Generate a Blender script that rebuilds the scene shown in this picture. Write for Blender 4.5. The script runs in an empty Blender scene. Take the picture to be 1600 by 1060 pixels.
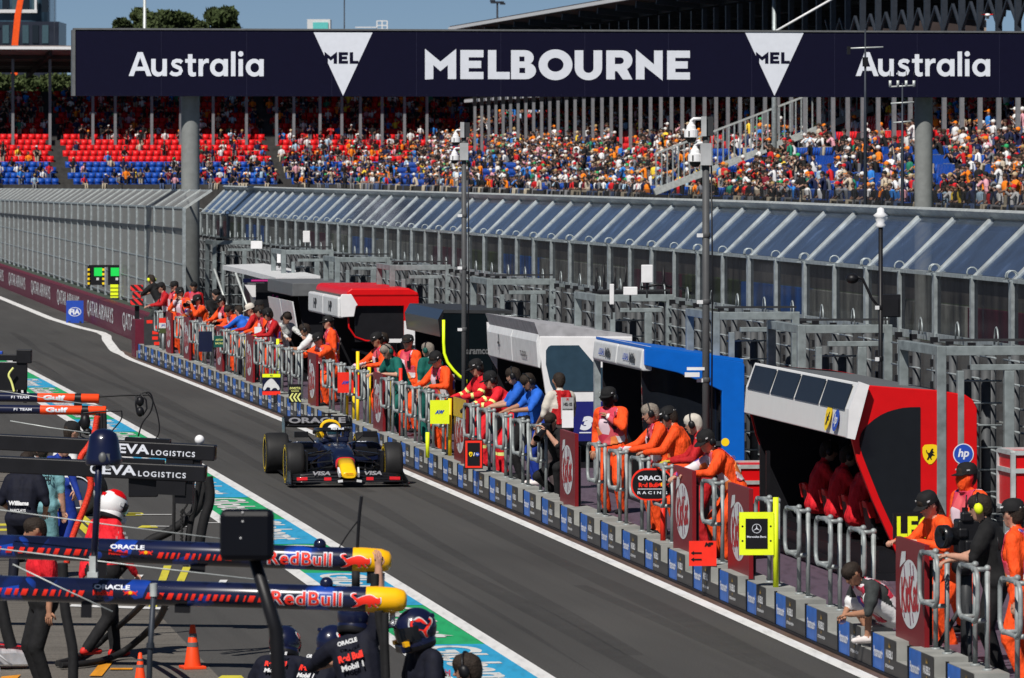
import bpy, bmesh, math, random
import numpy as np
from mathutils import Vector, Matrix
R = math.radians
random.seed(7)
rng = np.random.RandomState(11)
SC = bpy.context.scene
COL = SC.collection

# ---------------------------------------------------------------- camera, world, sun, exposure
H, F = 5.3, 8889.0                      # eye height (m); focal length in 1600-wide pixels (200 mm lens)
cam = bpy.data.cameras.new('camera')
cam.sensor_width = 36.0
cam.lens = F / 1600 * 36
cam.shift_y = -(530 - 250) / 1600
cam.clip_start, cam.clip_end = 0.5, 6000
cam.dof.use_dof = True
cam.dof.focus_distance = 84
cam.dof.aperture_fstop = 9.0
camo = bpy.data.objects.new('camera', cam)
camo.location = (0, 0, H)
camo.rotation_euler = (R(90), 0, 0)
COL.objects.link(camo)
SC.camera = camo
SUN = Vector((-.27, -.60, .75)).normalized()
w = bpy.data.worlds.new('World'); SC.world = w; w.use_nodes = True
nt = w.node_tree
sky = nt.nodes.new('ShaderNodeTexSky'); sky.sky_type = 'NISHITA'; sky.sun_disc = False
sky.sun_elevation = math.asin(SUN.z); sky.sun_rotation = math.atan2(SUN.x, SUN.y)
sky.air_density = 1.0; sky.altitude = 6000; sky.dust_density = 0.25; sky.ozone_density = 2.2
tcw = nt.nodes.new('ShaderNodeTexCoord'); mpw = nt.nodes.new('ShaderNodeMapping'); mpw.inputs['Location'].default_value = (0, 0, .02)
nt.links.new(tcw.outputs['Generated'], mpw.inputs['Vector']); nt.links.new(mpw.outputs[0], sky.inputs['Vector'])
nt.links.new(sky.outputs[0], nt.nodes['Background'].inputs[0])
nt.nodes['Background'].inputs[1].default_value = 0.05
sl = bpy.data.lights.new('sun', 'SUN'); sl.energy = 5.0; sl.angle = R(.53); sl.color = (1, .955, .89)
so = bpy.data.objects.new('sun', sl); so.rotation_euler = (-SUN).to_track_quat('-Z', 'Y').to_euler(); so.location = (-40, -60, 120)
COL.objects.link(so)
SC.view_settings.view_transform = 'Standard'; SC.view_settings.look = 'None'
SC.view_settings.exposure = 0.0; SC.view_settings.gamma = 1.0
SC.cycles.max_bounces = 8; SC.cycles.transparent_max_bounces = 24; SC.cycles.use_denoising = True

# ---------------------------------------------------------------- helpers
def G(px, py, z=0.0):                   # photo pixel -> point on the horizontal plane z
    Y = F * (H - z) / (py - 250.0); return Vector(((px - 800) * Y / F, Y, z))
def PY(px, py, Y):                      # photo pixel at a known distance
    return Vector(((px - 800) * Y / F, Y, H - (py - 250) * Y / F))
U = Vector((-.1435, .98965, 0)); N = Vector((.98965, .1435, 0)); ANG = math.atan2(.1435, .98965)
def cur(t):
    t = min(t, 158); return -.00011 * (t - 90) ** 2
def LN(D, t, z=0.0, curve=True):        # pit-lane coordinates: D metres right of the camera, t along the lane
    return N * (D + (cur(t) if curve else 0)) + U * t + Vector((0, 0, z))
def head(t):
    return ANG + (.00022 * (t - 90) if t < 158 else 0)
def tpx(D, px, curve=True):             # where along the lane an offset line crosses a photo column
    a, b = 25.0, 480.0
    for _ in range(50):
        m = (a + b) / 2; p = LN(D, m, 0, curve)
        if 800 + F * p.x / p.y > px: a = m
        else: b = m
    return (a + b) / 2

MATS = {}
def nodes_of(m):
    m.use_nodes = True; n = m.node_tree; return n, n.nodes, n.links, n.nodes['Principled BSDF']
def mat(name, col, rough=.5, metal=0., var=.12, scale=6., bump=0., coat=0., spec=.28, stretch=None, emit=0.):
    if name in MATS: return name
    m = bpy.data.materials.new(name); n, ns, lk, b = nodes_of(m)
    b.inputs['Roughness'].default_value = rough; b.inputs['Metallic'].default_value = metal
    b.inputs['Coat Weight'].default_value = coat; b.inputs['Coat Roughness'].default_value = .08
    b.inputs['Specular IOR Level'].default_value = spec
    tc = ns.new('ShaderNodeTexCoord'); nz = ns.new('ShaderNodeTexNoise')
    nz.inputs['Scale'].default_value = scale; nz.inputs['Detail'].default_value = 5
    if stretch:
        mp = ns.new('ShaderNodeMapping'); mp.inputs['Scale'].default_value = stretch
        lk.new(tc.outputs['Object'], mp.inputs['Vector']); lk.new(mp.outputs[0], nz.inputs['Vector'])
    else: lk.new(tc.outputs['Object'], nz.inputs['Vector'])
    rp = ns.new('ShaderNodeMapRange'); rp.inputs['From Min'].default_value = .3; rp.inputs['From Max'].default_value = .7
    rp.inputs['To Min'].default_value = 1 - var; rp.inputs['To Max'].default_value = 1 + var
    lk.new(nz.outputs[0], rp.inputs['Value'])
    mx = ns.new('ShaderNodeVectorMath'); mx.operation = 'SCALE'; mx.inputs[0].default_value = col[:3]
    oi = ns.new('ShaderNodeObjectInfo'); rr = ns.new('ShaderNodeMapRange'); rr.inputs['To Min'].default_value = .93; rr.inputs['To Max'].default_value = 1.07
    lk.new(oi.outputs['Random'], rr.inputs['Value']); ml = ns.new('ShaderNodeMath'); ml.operation = 'MULTIPLY'; lk.new(rp.outputs[0], ml.inputs[0]); lk.new(rr.outputs[0], ml.inputs[1])
    lk.new(ml.outputs[0], mx.inputs['Scale']); lk.new(mx.outputs[0], b.inputs['Base Color'])
    if bump:
        bp = ns.new('ShaderNodeBump'); bp.inputs['Strength'].default_value = bump; bp.inputs['Distance'].default_value = .045 if bump > .9 else .02
        lk.new(nz.outputs[0], bp.inputs['Height']); lk.new(bp.outputs[0], b.inputs['Normal'])
    if emit:
        b.inputs['Emission Color'].default_value = (*col[:3], 1); b.inputs['Emission Strength'].default_value = emit
    MATS[name] = m; return name
def ramp(ns, pts):
    r = ns.new('ShaderNodeValToRGB'); e = r.color_ramp.elements
    while len(e) < len(pts): e.new(.5)
    for k, (p, c) in zip(e, pts): k.position = p; k.color = (*c, 1)
    return r

TXT = {}
def flat_mesh(cu):
    o = bpy.data.objects.new('tmp', cu); COL.objects.link(o)
    dg = bpy.context.evaluated_depsgraph_get(); me = o.evaluated_get(dg).to_mesh()
    v = [(a.co.x, a.co.y) for a in me.vertices]; f = [tuple(p.vertices) for p in me.polygons]
    o.evaluated_get(dg).to_mesh_clear(); bpy.data.objects.remove(o); bpy.data.curves.remove(cu)
    return v, f
def glyphs(s, bold=.02, shear=0., space=1.0):
    k = (s, bold, shear, space)
    if k not in TXT:
        c = bpy.data.curves.new('t', 'FONT'); c.body = s; c.size = 1; c.offset = bold; c.shear = shear
        c.space_character = space; c.resolution_u = 4; c.fill_mode = 'BOTH'
        TXT[k] = flat_mesh(c)
    return TXT[k]
def loops2d(loops):
    c = bpy.data.curves.new('s', 'CURVE'); c.dimensions = '2D'; c.fill_mode = 'BOTH'
    for lp in loops:
        s = c.splines.new('POLY'); s.points.add(len(lp) - 1); s.use_cyclic_u = True
        for p, (x, y) in zip(s.points, lp): p.co = (x, y, 0, 1)
    return flat_mesh(c)
def fit(vf, w=None, h=None, cx=0., cy=0., rot=0.):  # scale into a box centred on cx, cy
    v, f = vf; a = np.array(v); lo, hi = a.min(0), a.max(0); d = hi - lo
    sx = (w / d[0]) if w else h / d[1]; sy = (h / d[1]) if h else sx
    a = (a - (lo + hi) / 2) * (sx, sy)
    if rot:
        c_, s_ = math.cos(rot), math.sin(rot); a = a @ np.array(((c_, s_), (-s_, c_)))
    return [(x + cx, y + cy) for x, y in a], f
def arc(cx, cy, rx, ry, a0, a1, n=12):
    return [(cx + rx * math.cos(R(a0 + (a1 - a0) * i / n)), cy + ry * math.sin(R(a0 + (a1 - a0) * i / n))) for i in range(n + 1)]
def smooth2(pts, it=2):
    for _ in range(it):
        q = []
        for i in range(len(pts)):
            a, b = pts[i], pts[(i + 1) % len(pts)]
            q += [(a[0] * .75 + b[0] * .25, a[1] * .75 + b[1] * .25), (a[0] * .25 + b[0] * .75, a[1] * .25 + b[1] * .75)]
        pts = q
    return pts

class M:
    def __init__(s): s.v = []; s.f = []; s.m = []; s.s = []; s.T = Matrix()
    def add(s, vs, fs, m=0, sm=False):
        b = len(s.v); T = s.T
        s.v += [tuple(T @ Vector(v)) for v in vs]
        s.f += [tuple(i + b for i in f) for f in fs]
        s.m += [m] * len(fs); s.s += [sm] * len(fs); return s
    def box(s, c, d, m=0, rot=None):
        x, y, z = d[0] / 2, d[1] / 2, d[2] / 2
        vs = [Vector((i, j, k)) for i in (-x, x) for j in (-y, y) for k in (-z, z)]
        if rot: vs = [rot @ v for v in vs]
        c = Vector(c)
        return s.add([v + c for v in vs], [(0, 1, 3, 2), (4, 6, 7, 5), (0, 4, 5, 1), (2, 3, 7, 6), (0, 2, 6, 4), (1, 5, 7, 3)], m)
    def bar(s, a, b, w, h, m=0, up=(0, 0, 1)):
        a, b = Vector(a), Vector(b); d = (b - a); L = d.length; d.normalize()
        x = d.cross(Vector(up))
        x = x.normalized() if x.length > 1e-4 else Vector((1, 0, 0))
        z = x.cross(d)
        return s.box((a + b) / 2, (w, L, h), m, Matrix((x, d, z)).transposed())
    def tube(s, pts, r, m=0, n=8, cap=True, sm=True, flat=1.0):
        P = [Vector(p) for p in pts]; rs = r if isinstance(r, (list, tuple)) else [r] * len(P)
        vs = []; fs = []; prev = None
        for i, p in enumerate(P):
            d = (P[min(i + 1, len(P) - 1)] - P[max(i - 1, 0)]).normalized()
            if prev is None:
                a = d.orthogonal().normalized() if abs(d.z) > .95 else d.cross(Vector((0, 0, 1))).normalized()
            else: a = (prev - d * prev.dot(d)).normalized()
            prev = a; b = d.cross(a)
            for k in range(n):
                q = 2 * math.pi * k / n; vs.append(p + a * math.cos(q) * rs[i] + b * math.sin(q) * rs[i] * flat)
        for i in range(len(P) - 1):
            for k in range(n):
                k2 = (k + 1) % n; fs.append((i * n + k, i * n + k2, (i + 1) * n + k2, (i + 1) * n + k))
        s.add(vs, fs, m, sm)
        if cap: s.add(vs[:n] + vs[-n:], [tuple(range(n - 1, -1, -1)), tuple(range(n, 2 * n))], m)
        return s
    def lathe(s, prof, m=0, n=16, c=(0, 0, 0), rot=None, sm=True):
        vs = []; c = Vector(c)
        for r, z in prof:
            for k in range(n):
                q = 2 * math.pi * k / n; v = Vector((r * math.cos(q), r * math.sin(q), z))
                vs.append((rot @ v if rot else v) + c)
        fs = [(i * n + k, i * n + (k + 1) % n, (i + 1) * n + (k + 1) % n, (i + 1) * n + k) for i in range(len(prof) - 1) for k in range(n)]
        return s.add(vs, fs, m, sm)
    def ell(s, c, r, m=0, n=12, k=8, rot=None):
        r = (r, r, r) if not isinstance(r, (tuple, list)) else r
        vs = []; c = Vector(c)
        for i in range(k + 1):
            a = math.pi * i / k - math.pi / 2
            for j in range(n):
                q = 2 * math.pi * j / n
                v = Vector((r[0] * math.cos(a) * math.cos(q), r[1] * math.cos(a) * math.sin(q), r[2] * math.sin(a)))
                vs.append((rot @ v if rot else v) + c)
        return s.add(vs, [(i * n + j, i * n + (j + 1) % n, (i + 1) * n + (j + 1) % n, (i + 1) * n + j) for i in range(k) for j in range(n)], m, True)
    def prism(s, poly, a, b, m=0, ax='Y', m2=None):  # polygon in the plane square to ax, pushed from a to b
        def p3(x, z, t): return (x, t, z) if ax == 'Y' else ((t, x, z) if ax == 'X' else (x, z, t))
        n = len(poly); vs = [p3(x, z, a) for x, z in poly] + [p3(x, z, b) for x, z in poly]
        s.add(vs, [tuple(range(n)), tuple(range(2 * n - 1, n - 1, -1))], m)
        return s.add(vs, [(i, n + i, n + (i + 1) % n, (i + 1) % n) for i in range(n)], m if m2 is None else m2)
    def loft(s, secs, m=0, sm=True, cap=True):
        n = len(secs[0]); vs = [p for q in secs for p in q]
        s.add(vs, [(i * n + k, i * n + (k + 1) % n, (i + 1) * n + (k + 1) % n, (i + 1) * n + k) for i in range(len(secs) - 1) for k in range(n)], m, sm)
        if cap: s.add(list(secs[0]) + list(secs[-1]), [tuple(range(n - 1, -1, -1)), tuple(range(n, 2 * n))], m)
        return s
    def decal(s, vf, o, x, y, m=0, off=.003):          # flat lettering / emblem laid just proud of a surface
        o, x, y = Vector(o), Vector(x).normalized(), Vector(y).normalized(); z = x.cross(y) * off
        return s.add([o + x * a + y * b + z for a, b in vf[0]], vf[1], m)
    def text(s, st, o, x, y, h, m=0, w=None, bold=.02, off=.003, shear=0., space=1., rot=0.):
        return s.decal(fit(glyphs(st, bold, shear, space), w, h, rot=rot), o, x, y, m, off)
    def build(s, name, mats, parent=None, bevel=0., **kw):
        me = bpy.data.meshes.new(name); me.from_pydata(s.v, [], s.f)
        for k in ([mats] if isinstance(mats, str) else mats): me.materials.append(MATS[k])
        me.polygons.foreach_set('material_index', s.m); me.polygons.foreach_set('use_smooth', s.s)
        bm = bmesh.new(); bm.from_mesh(me); bmesh.ops.remove_doubles(bm, verts=bm.verts, dist=1e-5)
        bmesh.ops.recalc_face_normals(bm, faces=bm.faces); bm.to_mesh(me); bm.free()
        return link(name, me, parent, bevel, **kw)
def link(name, me, parent=None, bevel=0., label=None, cat=None, group=None, kind=None, loc=None, rz=0.):
    o = bpy.data.objects.new(name, me); COL.objects.link(o)
    if parent: o.parent = parent
    if loc is not None: o.location = loc
    if rz: o.rotation_euler.z = rz
    if bevel:
        b = o.modifiers.new('bevel', 'BEVEL'); b.width = bevel; b.segments = 2; b.limit_method = 'ANGLE'
    tag(o, label, cat, group, kind); return o
def tag(o, label=None, cat=None, group=None, kind=None):
    if label: o['label'] = label
    if cat: o['category'] = cat
    if group: o['group'] = group
    if kind: o['kind'] = kind
    return o
def thing(name, label, cat, loc=(0, 0, 0), rz=0., group=None):
    o = bpy.data.objects.new(name, None); COL.objects.link(o); o.location = loc; o.rotation_euler.z = rz
    o.empty_display_size = .1
    return tag(o, label, cat, group)
def dup(root, loc, rz, label=None, group=None):
    def cp(o, par):
        c = o.copy(); COL.objects.link(c)
        if par: c.parent = par
        for ch in kids.get(o, ()): cp(ch, c)
        return c
    kids = {}
    for o in root.children_recursive: kids.setdefault(o.parent, []).append(o)
    c = cp(root, None); c.location = loc; c.rotation_euler.z = rz
    if label: c['label'] = label
    if group: c['group'] = group
    return c
def at(loc, rz): return Matrix.Translation(loc) @ Matrix.Rotation(rz, 4, 'Z')

# ---------------------------------------------------------------- materials
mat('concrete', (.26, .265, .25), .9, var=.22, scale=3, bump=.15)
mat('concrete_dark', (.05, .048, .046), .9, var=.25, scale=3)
mat('galv', (.34, .38, .39), .45, .35, var=.25, scale=9)
mat('galv_light', (.50, .53, .52), .45, .3, var=.18, scale=9)
mat('steel_grey', (.13, .135, .14), .5, .3, var=.15)
mat('steel_dark', (.035, .042, .055), .5, .3, var=.15)
mat('white', (.74, .74, .75), .4, var=.05)
mat('offwhite', (.62, .63, .64), .45, var=.08)
mat('letter', (.70, .73, .80), .5, var=.03)
mat('black', (.008, .008, .010), .45, var=.2)
mat('rubber', (.012, .012, .013), .75, var=.25, scale=20)
mat('tyre', (.014, .014, .015), .62, var=.25, scale=7, bump=.05)
mat('carbon', (.010, .010, .012), .3, var=.25, scale=30, coat=.3)
mat('dark_grey', (.035, .037, .04), .5, var=.15)
mat('mid_grey', (.12, .125, .13), .5, var=.12)
mat('gantry_grey', (.20, .21, .205), .5, var=.1)
mat('gate_grey', (.235, .27, .275), .5, .3, var=.28, scale=7)
mat('ladder_grey', (.075, .08, .085), .6, var=.2)
mat('sign_navy', (.0042, .0040, .019), .6, var=.05, spec=.12)
mat('navy', (.006, .009, .035), .3, var=.15, coat=.5)
mat('navy_cloth', (.0042, .0052, .014), .8, var=.25, scale=14, bump=.3)
mat('red', (.60, .004, .006), .4, var=.05)
mat('red_bright', (.85, .03, .015), .5, var=.06)
mat('red_paint', (.75, .02, .02), .4, var=.05)
mat('kit_red', (.18, .010, .014), .4, var=.05, spec=.3)
mat('rail_grey', (.27, .295, .295), .5, .2, var=.2, scale=12)
mat('maroon', (.115, .012, .028), .5, var=.1)
mat('hi_yellow', (.78, .90, .02), .5, var=.04)
mat('hi_orange', (.90, .07, .012), .5, var=.04)
mat('yellow', (.95, .48, .006), .35, var=.05, coat=.4)
mat('logo_yellow', (.9, .62, .01), .5, var=.04)
mat('blue_stand', (.002, .115, .52), .4, var=.06)
mat('logo_blue', (.02, .07, .42), .45, var=.04)
mat('ad_dark', (.045, .042, .04), .5, var=.2, scale=2)
mat('green_lamp', (.01, .60, .08), .5, var=.02, emit=.2)
mat('gold', (.35, .22, .05), .5)
mat('glass_dark', (.008, .010, .014), .08, var=.1, coat=.5)
mat('screen', (.012, .014, .018), .15)
mat('aston_green', (.005, .075, .06), .55, var=.12)
mat('skin', (.50, .27, .19), .6, var=.12, scale=30)
mat('skin_tan', (.36, .18, .11), .6, var=.12, scale=30)
mat('hair_dark', (.022, .015, .011), .75, var=.4, scale=60, bump=.5)
mat('hair_grey', (.22, .19, .16), .8, var=.3, scale=60, bump=.5)
mat('suit_orange', (.86, .078, .010), .75, var=.16, scale=8, bump=1., stretch=(1.6, 1.6, .8))
mat('suit_red', (.66, .012, .022), .75, var=.18, scale=8, bump=1., stretch=(1.6, 1.6, .8))
mat('jacket_red', (.46, .010, .014), .75, var=.2, scale=8, bump=1., stretch=(1.6, 1.6, .8))
mat('cloth_black', (.010, .010, .011), .85, var=.3, scale=12, bump=.5)
mat('cloth_charcoal', (.035, .040, .040), .85, var=.25, scale=12, bump=.5)
mat('cloth_white', (.66, .66, .66), .85, var=.1, scale=12, bump=.4)
mat('cloth_beige', (.55, .51, .45), .85, var=.1, scale=12, bump=.5)
mat('cloth_brown', (.06, .045, .045), .85, var=.2, scale=12, bump=.5)
mat('cloth_blue', (.018, .12, .56), .8, var=.15, scale=12, bump=.5)
mat('cloth_green', (.006, .105, .085), .8, var=.18, scale=12, bump=.5)
mat('cloth_aqua', (.20, .42, .46), .8, var=.12, scale=12, bump=.6)
mat('cloth_royal', (.01, .035, .26), .8, var=.2, scale=12, bump=.4)
mat('stripe', (.75, .78, .25), .4, var=.08)
mat('glove', (.5, .42, .05), .8, var=.2)
mat('shoe_red', (.55, .02, .015), .6)
mat('shoe_white', (.65, .60, .58), .6)
mat('silver', (.55, .56, .58), .3, .6, var=.2)
mat('brick', (.16, .07, .045), .9, var=.3, scale=5)
mat('leaf', (.055, .075, .024), .8, var=.45, scale=.5)
mat('leaf_dark', (.038, .055, .017), .85, var=.45, scale=.5)
mat('bark', (.07, .05, .035), .9)
mat('seat_red', (.74, .012, .016), .45, var=.1)
mat('seat_blue', (.010, .075, .40), .45, var=.12)
mat('pink', (.55, .03, .22), .5)

def asphalt(name, base, warm, cross=False):
    m = bpy.data.materials.new(name); n, ns, lk, b = nodes_of(m); b.inputs['Roughness'].default_value = .82
    b.inputs['Specular IOR Level'].default_value = .3
    tc = ns.new('ShaderNodeTexCoord'); mp = ns.new('ShaderNodeMapping'); mp.inputs['Rotation'].default_value = (0, 0, -ANG)
    lk.new(tc.outputs['Object'], mp.inputs['Vector'])
    def nz(sc, stretch, d=6):
        q = ns.new('ShaderNodeMapping'); q.inputs['Scale'].default_value = stretch; lk.new(mp.outputs[0], q.inputs['Vector'])
        k = ns.new('ShaderNodeTexNoise'); k.inputs['Scale'].default_value = sc; k.inputs['Detail'].default_value = d
        lk.new(q.outputs[0], k.inputs['Vector']); return k.outputs[0]
    a = nz(1.6, (1, .06, 1)); g = nz(55, (1, 1, 1), 3); l = nz(.35, (1, .25, 1), 3); st = nz(6, (.05, .9, 1) if cross else (1, .012, 1), 4)
    r1 = ramp(ns, [(.3, [x * .80 for x in base]), (.55, base), (.8, warm)])
    lk.new(l, r1.inputs[0])
    def mul(c, fac, lo, hi, fm=.3, fM=.7):
        mr = ns.new('ShaderNodeMapRange'); mr.inputs['From Min'].default_value = fm; mr.inputs['From Max'].default_value = fM
        mr.inputs['To Min'].default_value = lo; mr.inputs['To Max'].default_value = hi; lk.new(fac, mr.inputs['Value'])
        v = ns.new('ShaderNodeVectorMath'); v.operation = 'SCALE'; lk.new(c, v.inputs[0]); lk.new(mr.outputs[0], v.inputs['Scale']); return v.outputs[0]
    c = mul(r1.outputs[0], a, .90, 1.08); c = mul(c, g, .6, 1.4); c = mul(c, st, .72 if cross else .93, 1.04, .33, .52)
    lk.new(c, b.inputs['Base Color'])
    bp = ns.new('ShaderNodeBump'); bp.inputs['Strength'].default_value = .35; bp.inputs['Distance'].default_value = .01
    lk.new(g, bp.inputs['Height']); lk.new(bp.outputs[0], b.inputs['Normal']); MATS[name] = m
asphalt('asphalt', (.062, .060, .057), (.069, .065, .060))
asphalt('pit_slab', (.14, .127, .110), (.175, .157, .132), True)
def paint(name, col, wear=.25):
    m = bpy.data.materials.new(name); n, ns, lk, b = nodes_of(m); b.inputs['Roughness'].default_value = .6
    tc = ns.new('ShaderNodeTexCoord'); k = ns.new('ShaderNodeTexNoise'); k.inputs['Scale'].default_value = 9; k.inputs['Detail'].default_value = 8
    mp = ns.new('ShaderNodeMapping'); mp.inputs['Rotation'].default_value = (0, 0, -ANG); mp.inputs['Scale'].default_value = (1, .15, 1)
    lk.new(tc.outputs['Object'], mp.inputs['Vector']); lk.new(mp.outputs[0], k.inputs['Vector'])
    r = ramp(ns, [(.28, [x * (1 - wear) for x in col]), (.5, col), (.75, [min(1, x * 1.05) for x in col])]); lk.new(k.outputs[0], r.inputs[0])
    lk.new(r.outputs[0], b.inputs['Base Color']); MATS[name] = m
paint('line_white', (.72, .72, .71)); paint('line_yellow', (.62, .55, .04)); paint('line_orange', (.75, .30, .01))
paint('strip_green', (.012, .36, .12)); paint('strip_blue', (.025, .33, .58)); paint('strip_letter', (.62, .63, .62))
paint('grass', (.05, .09, .02), .5); paint('brick_apron', (.12, .075, .055), .4); paint('platform_purple', (.10, .07, .10), .4)

def see_through(name, col, alpha, rough=.6, metal=0., gloss=None, streaks=False):
    m = bpy.data.materials.new(name); n, ns, lk, b = nodes_of(m)
    b.inputs['Base Color'].default_value = (*col, 1); b.inputs['Roughness'].default_value = rough; b.inputs['Metallic'].default_value = metal
    b.inputs['IOR'].default_value = gloss or 1.45
    tr = ns.new('ShaderNodeBsdfTransparent'); mx = ns.new('ShaderNodeMixShader'); out = ns['Material Output']
    mx.inputs[0].default_value = alpha
    if streaks:
        tc = ns.new('ShaderNodeTexCoord'); mp = ns.new('ShaderNodeMapping'); mp.inputs['Scale'].default_value = streaks
        k = ns.new('ShaderNodeTexNoise'); k.inputs['Scale'].default_value = 1.; k.inputs['Detail'].default_value = 6
        lk.new(tc.outputs['Object'], mp.inputs['Vector']); lk.new(mp.outputs[0], k.inputs['Vector'])
        mr = ns.new('ShaderNodeMapRange'); mr.inputs['From Min'].default_value = .35; mr.inputs['From Max'].default_value = .75
        mr.inputs['To Min'].default_value = alpha * .8; mr.inputs['To Max'].default_value = min(1, alpha * 1.5)
        lk.new(k.outputs[0], mr.inputs['Value']); lk.new(mr.outputs[0], mx.inputs[0])
        r = ramp(ns, [(.4, col), (.62, col), (.72, [min(1, x * 1.5 + .01) for x in col])]); lk.new(k.outputs[0], r.inputs[0]); lk.new(r.outputs[0], b.inputs['Base Color'])
    lk.new(tr.outputs[0], mx.inputs[1]); lk.new(b.outputs[0], mx.inputs[2]); lk.new(mx.outputs[0], out.inputs['Surface'])
    MATS[name] = m
see_through('mesh_grey', (.34, .345, .33), .62, .6, .2)
see_through('mesh_light', (.30, .31, .31), .5, .6, .2)
see_through('net_black', (.008, .008, .009), .6, .8)
see_through('pane', (.008, .010, .016), .82, .15, 0, 1.06, streaks=(3, 3, .7))
see_through('pane_roof', (.28, .35, .46), .80, .12, .85, streaks=(2.2, 2.2, 2.2))

def vest_mat(name, cols, scale):
    m = bpy.data.materials.new(name); n, ns, lk, b = nodes_of(m); b.inputs['Roughness'].default_value = .7
    tc = ns.new('ShaderNodeTexCoord'); k = ns.new('ShaderNodeTexVoronoi'); k.inputs['Scale'].default_value = scale
    lk.new(tc.outputs['Object'], k.inputs['Vector'])
    sp = ns.new('ShaderNodeSeparateColor'); lk.new(k.outputs['Color'], sp.inputs[0])
    r = ramp(ns, cols); r.color_ramp.interpolation = 'CONSTANT'; lk.new(sp.outputs[0], r.inputs[0]); lk.new(r.outputs[0], b.inputs['Base Color']); MATS[name] = m
vest_mat('tabard', [(0, (.55, .03, .07)), (.28, (.66, .50, .56)), (.55, (.60, .08, .10)), (.68, (.08, .05, .30)), (.8, (.80, .22, .05)), (.9, (.7, .66, .68))], 6.5)
vest_mat('camo', [(0, (.55, .56, .55)), (.5, (.40, .42, .41)), (.75, (.28, .30, .29)), (.88, (.6, .6, .6))], 26)
# ================================================================= SETTING: ground, markings
def ribbon(name, d0, d1, t0, t1, z, m, step=2., dfun=None, curve=True):
    q = M(); n = max(1, int((t1 - t0) / step)); vs = []
    for i in range(n + 1):
        t = t0 + (t1 - t0) * i / n
        a, b = (d0, d1) if dfun is None else dfun(t)
        vs += [LN(a, t, z, curve), LN(b, t, z, curve)]
    q.add(vs, [(2 * i, 2 * i + 1, 2 * i + 3, 2 * i + 2) for i in range(n)])
    return q.build(name, m, kind='structure')
g = M(); g.add([(-2500, -60, 0), (2500, -60, 0), (2500, 4500, 0), (-2500, 4500, 0)], [(0, 1, 2, 3)])
g.build('ground', 'asphalt', kind='structure')
ribbon('pit_box_paving', -30, 5.5, 30, 130, .004, 'pit_slab')
ribbon('painted_strip', 7.86, 8.72, 30, 210, .004, 'strip_green')
for k in range(17):                                     # alternate bands with stretched lettering along the lane
    t0 = 29.2 + 10.9 * k + 5.2; ribbon('painted_band', 7.86, 8.72, t0, t0 + 5.4, .008, 'strip_blue')
q = M()
for k in range(34):
    t0 = 29.2 + 5.45 * k + .25; tm = t0 + 2.5
    if tm > 205: break
    q.decal(fit(glyphs('Globant', .03), 4.4, .60), LN(8.29, tm, .012), -U, N, 0, 0)
q.build('painted_lettering', 'strip_letter', kind='structure')
ribbon('lane_line', 8.72, 8.90, 30, 212, .008, 'line_white')
ribbon('lane_line', 7.68, 7.86, 30, 212, .008, 'line_white')
_k = [(30, 12.08), (151, 12.05), (158, 12.25), (164, 12.55), (167.5, 12.72), (171, 12.98), (174.5, 13.05), (180, 12.75), (190, 12.5), (230, 12.35), (300, 12.35)]
def linD(t):
    for (a, x), (b, y) in zip(_k, _k[1:]):
        if a <= t <= b: return x + (y - x) * (t - a) / (b - a)
    return _k[-1][1]
ribbon('lane_line', 0, 0, 30, 290, .008, 'line_white', 1.5, lambda t: (linD(t) - (.09 if t < 155 else .13), linD(t) + (.09 if t < 155 else .16)))
ribbon('brick_apron', 12.16, 12.5, 30, 158, .004, 'brick_apron')
ribbon('grass_verge', 36, 46, 40, 420, .004, 'grass', 10, curve=False)
see_through('rubber_mark', (.026, .025, .025), .13, .7, streaks=(2.5, 2.5, 2.5))
for d0, wd, t0, t1, am in ((9.75, .28, 34, 128, .10), (11.35, .30, 30, 120, .08), (10.2, .22, 60, 175, .18), (11.0, .16, 38, 70, .25), (9.35, .05, 30, 150, .03), (10.62, .20, 90, 165, .2), (9.2, .35, 105, 150, .25), (12.0, .12, 30, 60, .02)):
    ribbon('tyre_mark', 0, 0, t0, t1, .0045, 'rubber_mark', 1.5, lambda t: (d0 + am * math.sin(t * .07 + d0 * 5), d0 + wd + am * math.sin(t * .07 + d0 * 5) + .05 * math.sin(t * .31)))
q = M()                                                # yellow and white pit-box markings, small studs
for a, b, wd in [((100, 797), (176, 868), .12), ((116, 797), (190, 860), .12), ((262, 884), (238, 950), .10), ((292, 886), (272, 930), .10)]:
    p0, p1 = G(*a, .0085), G(*b, .0085); d = (p1 - p0); x = Vector((d.y, -d.x, 0)).normalized() * wd / 2
    q.add([p0 - x, p0 + x, p1 + x, p1 - x], [(0, 1, 2, 3)])
for px, py in [(207, 804), (231, 823), (8, 820), (210, 803), (360, 1059), (8, 828)]:
    p = G(px, py, .0085); q.add([p + Vector((-.14, -.25, 0)), p + Vector((.16, -.2, 0)), p + Vector((.1, .25, 0)), p + Vector((-.1, .25, 0))], [(0, 1, 2, 3)])
q.build('box_marking', 'line_yellow', kind='structure')
q = M()
for x0, y0, x1, y1, wd in [(212, 804, 268, 804, .05), (235, 822, 300, 823, .05), (110, 946, 262, 951, .16), (322, 817, 345, 817, .05), (212, 901, 222, 901, .3), (342, 909, 354, 909, .3)]:
    a, b = G(x0, y0, .0125), G(x1, y1, .0125); v = Vector((0, wd, 0)); q.add([a - v, b - v, b + v, a + v], [(0, 1, 2, 3)])
q.build('box_marking', 'line_white', kind='structure')
q = M()
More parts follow.
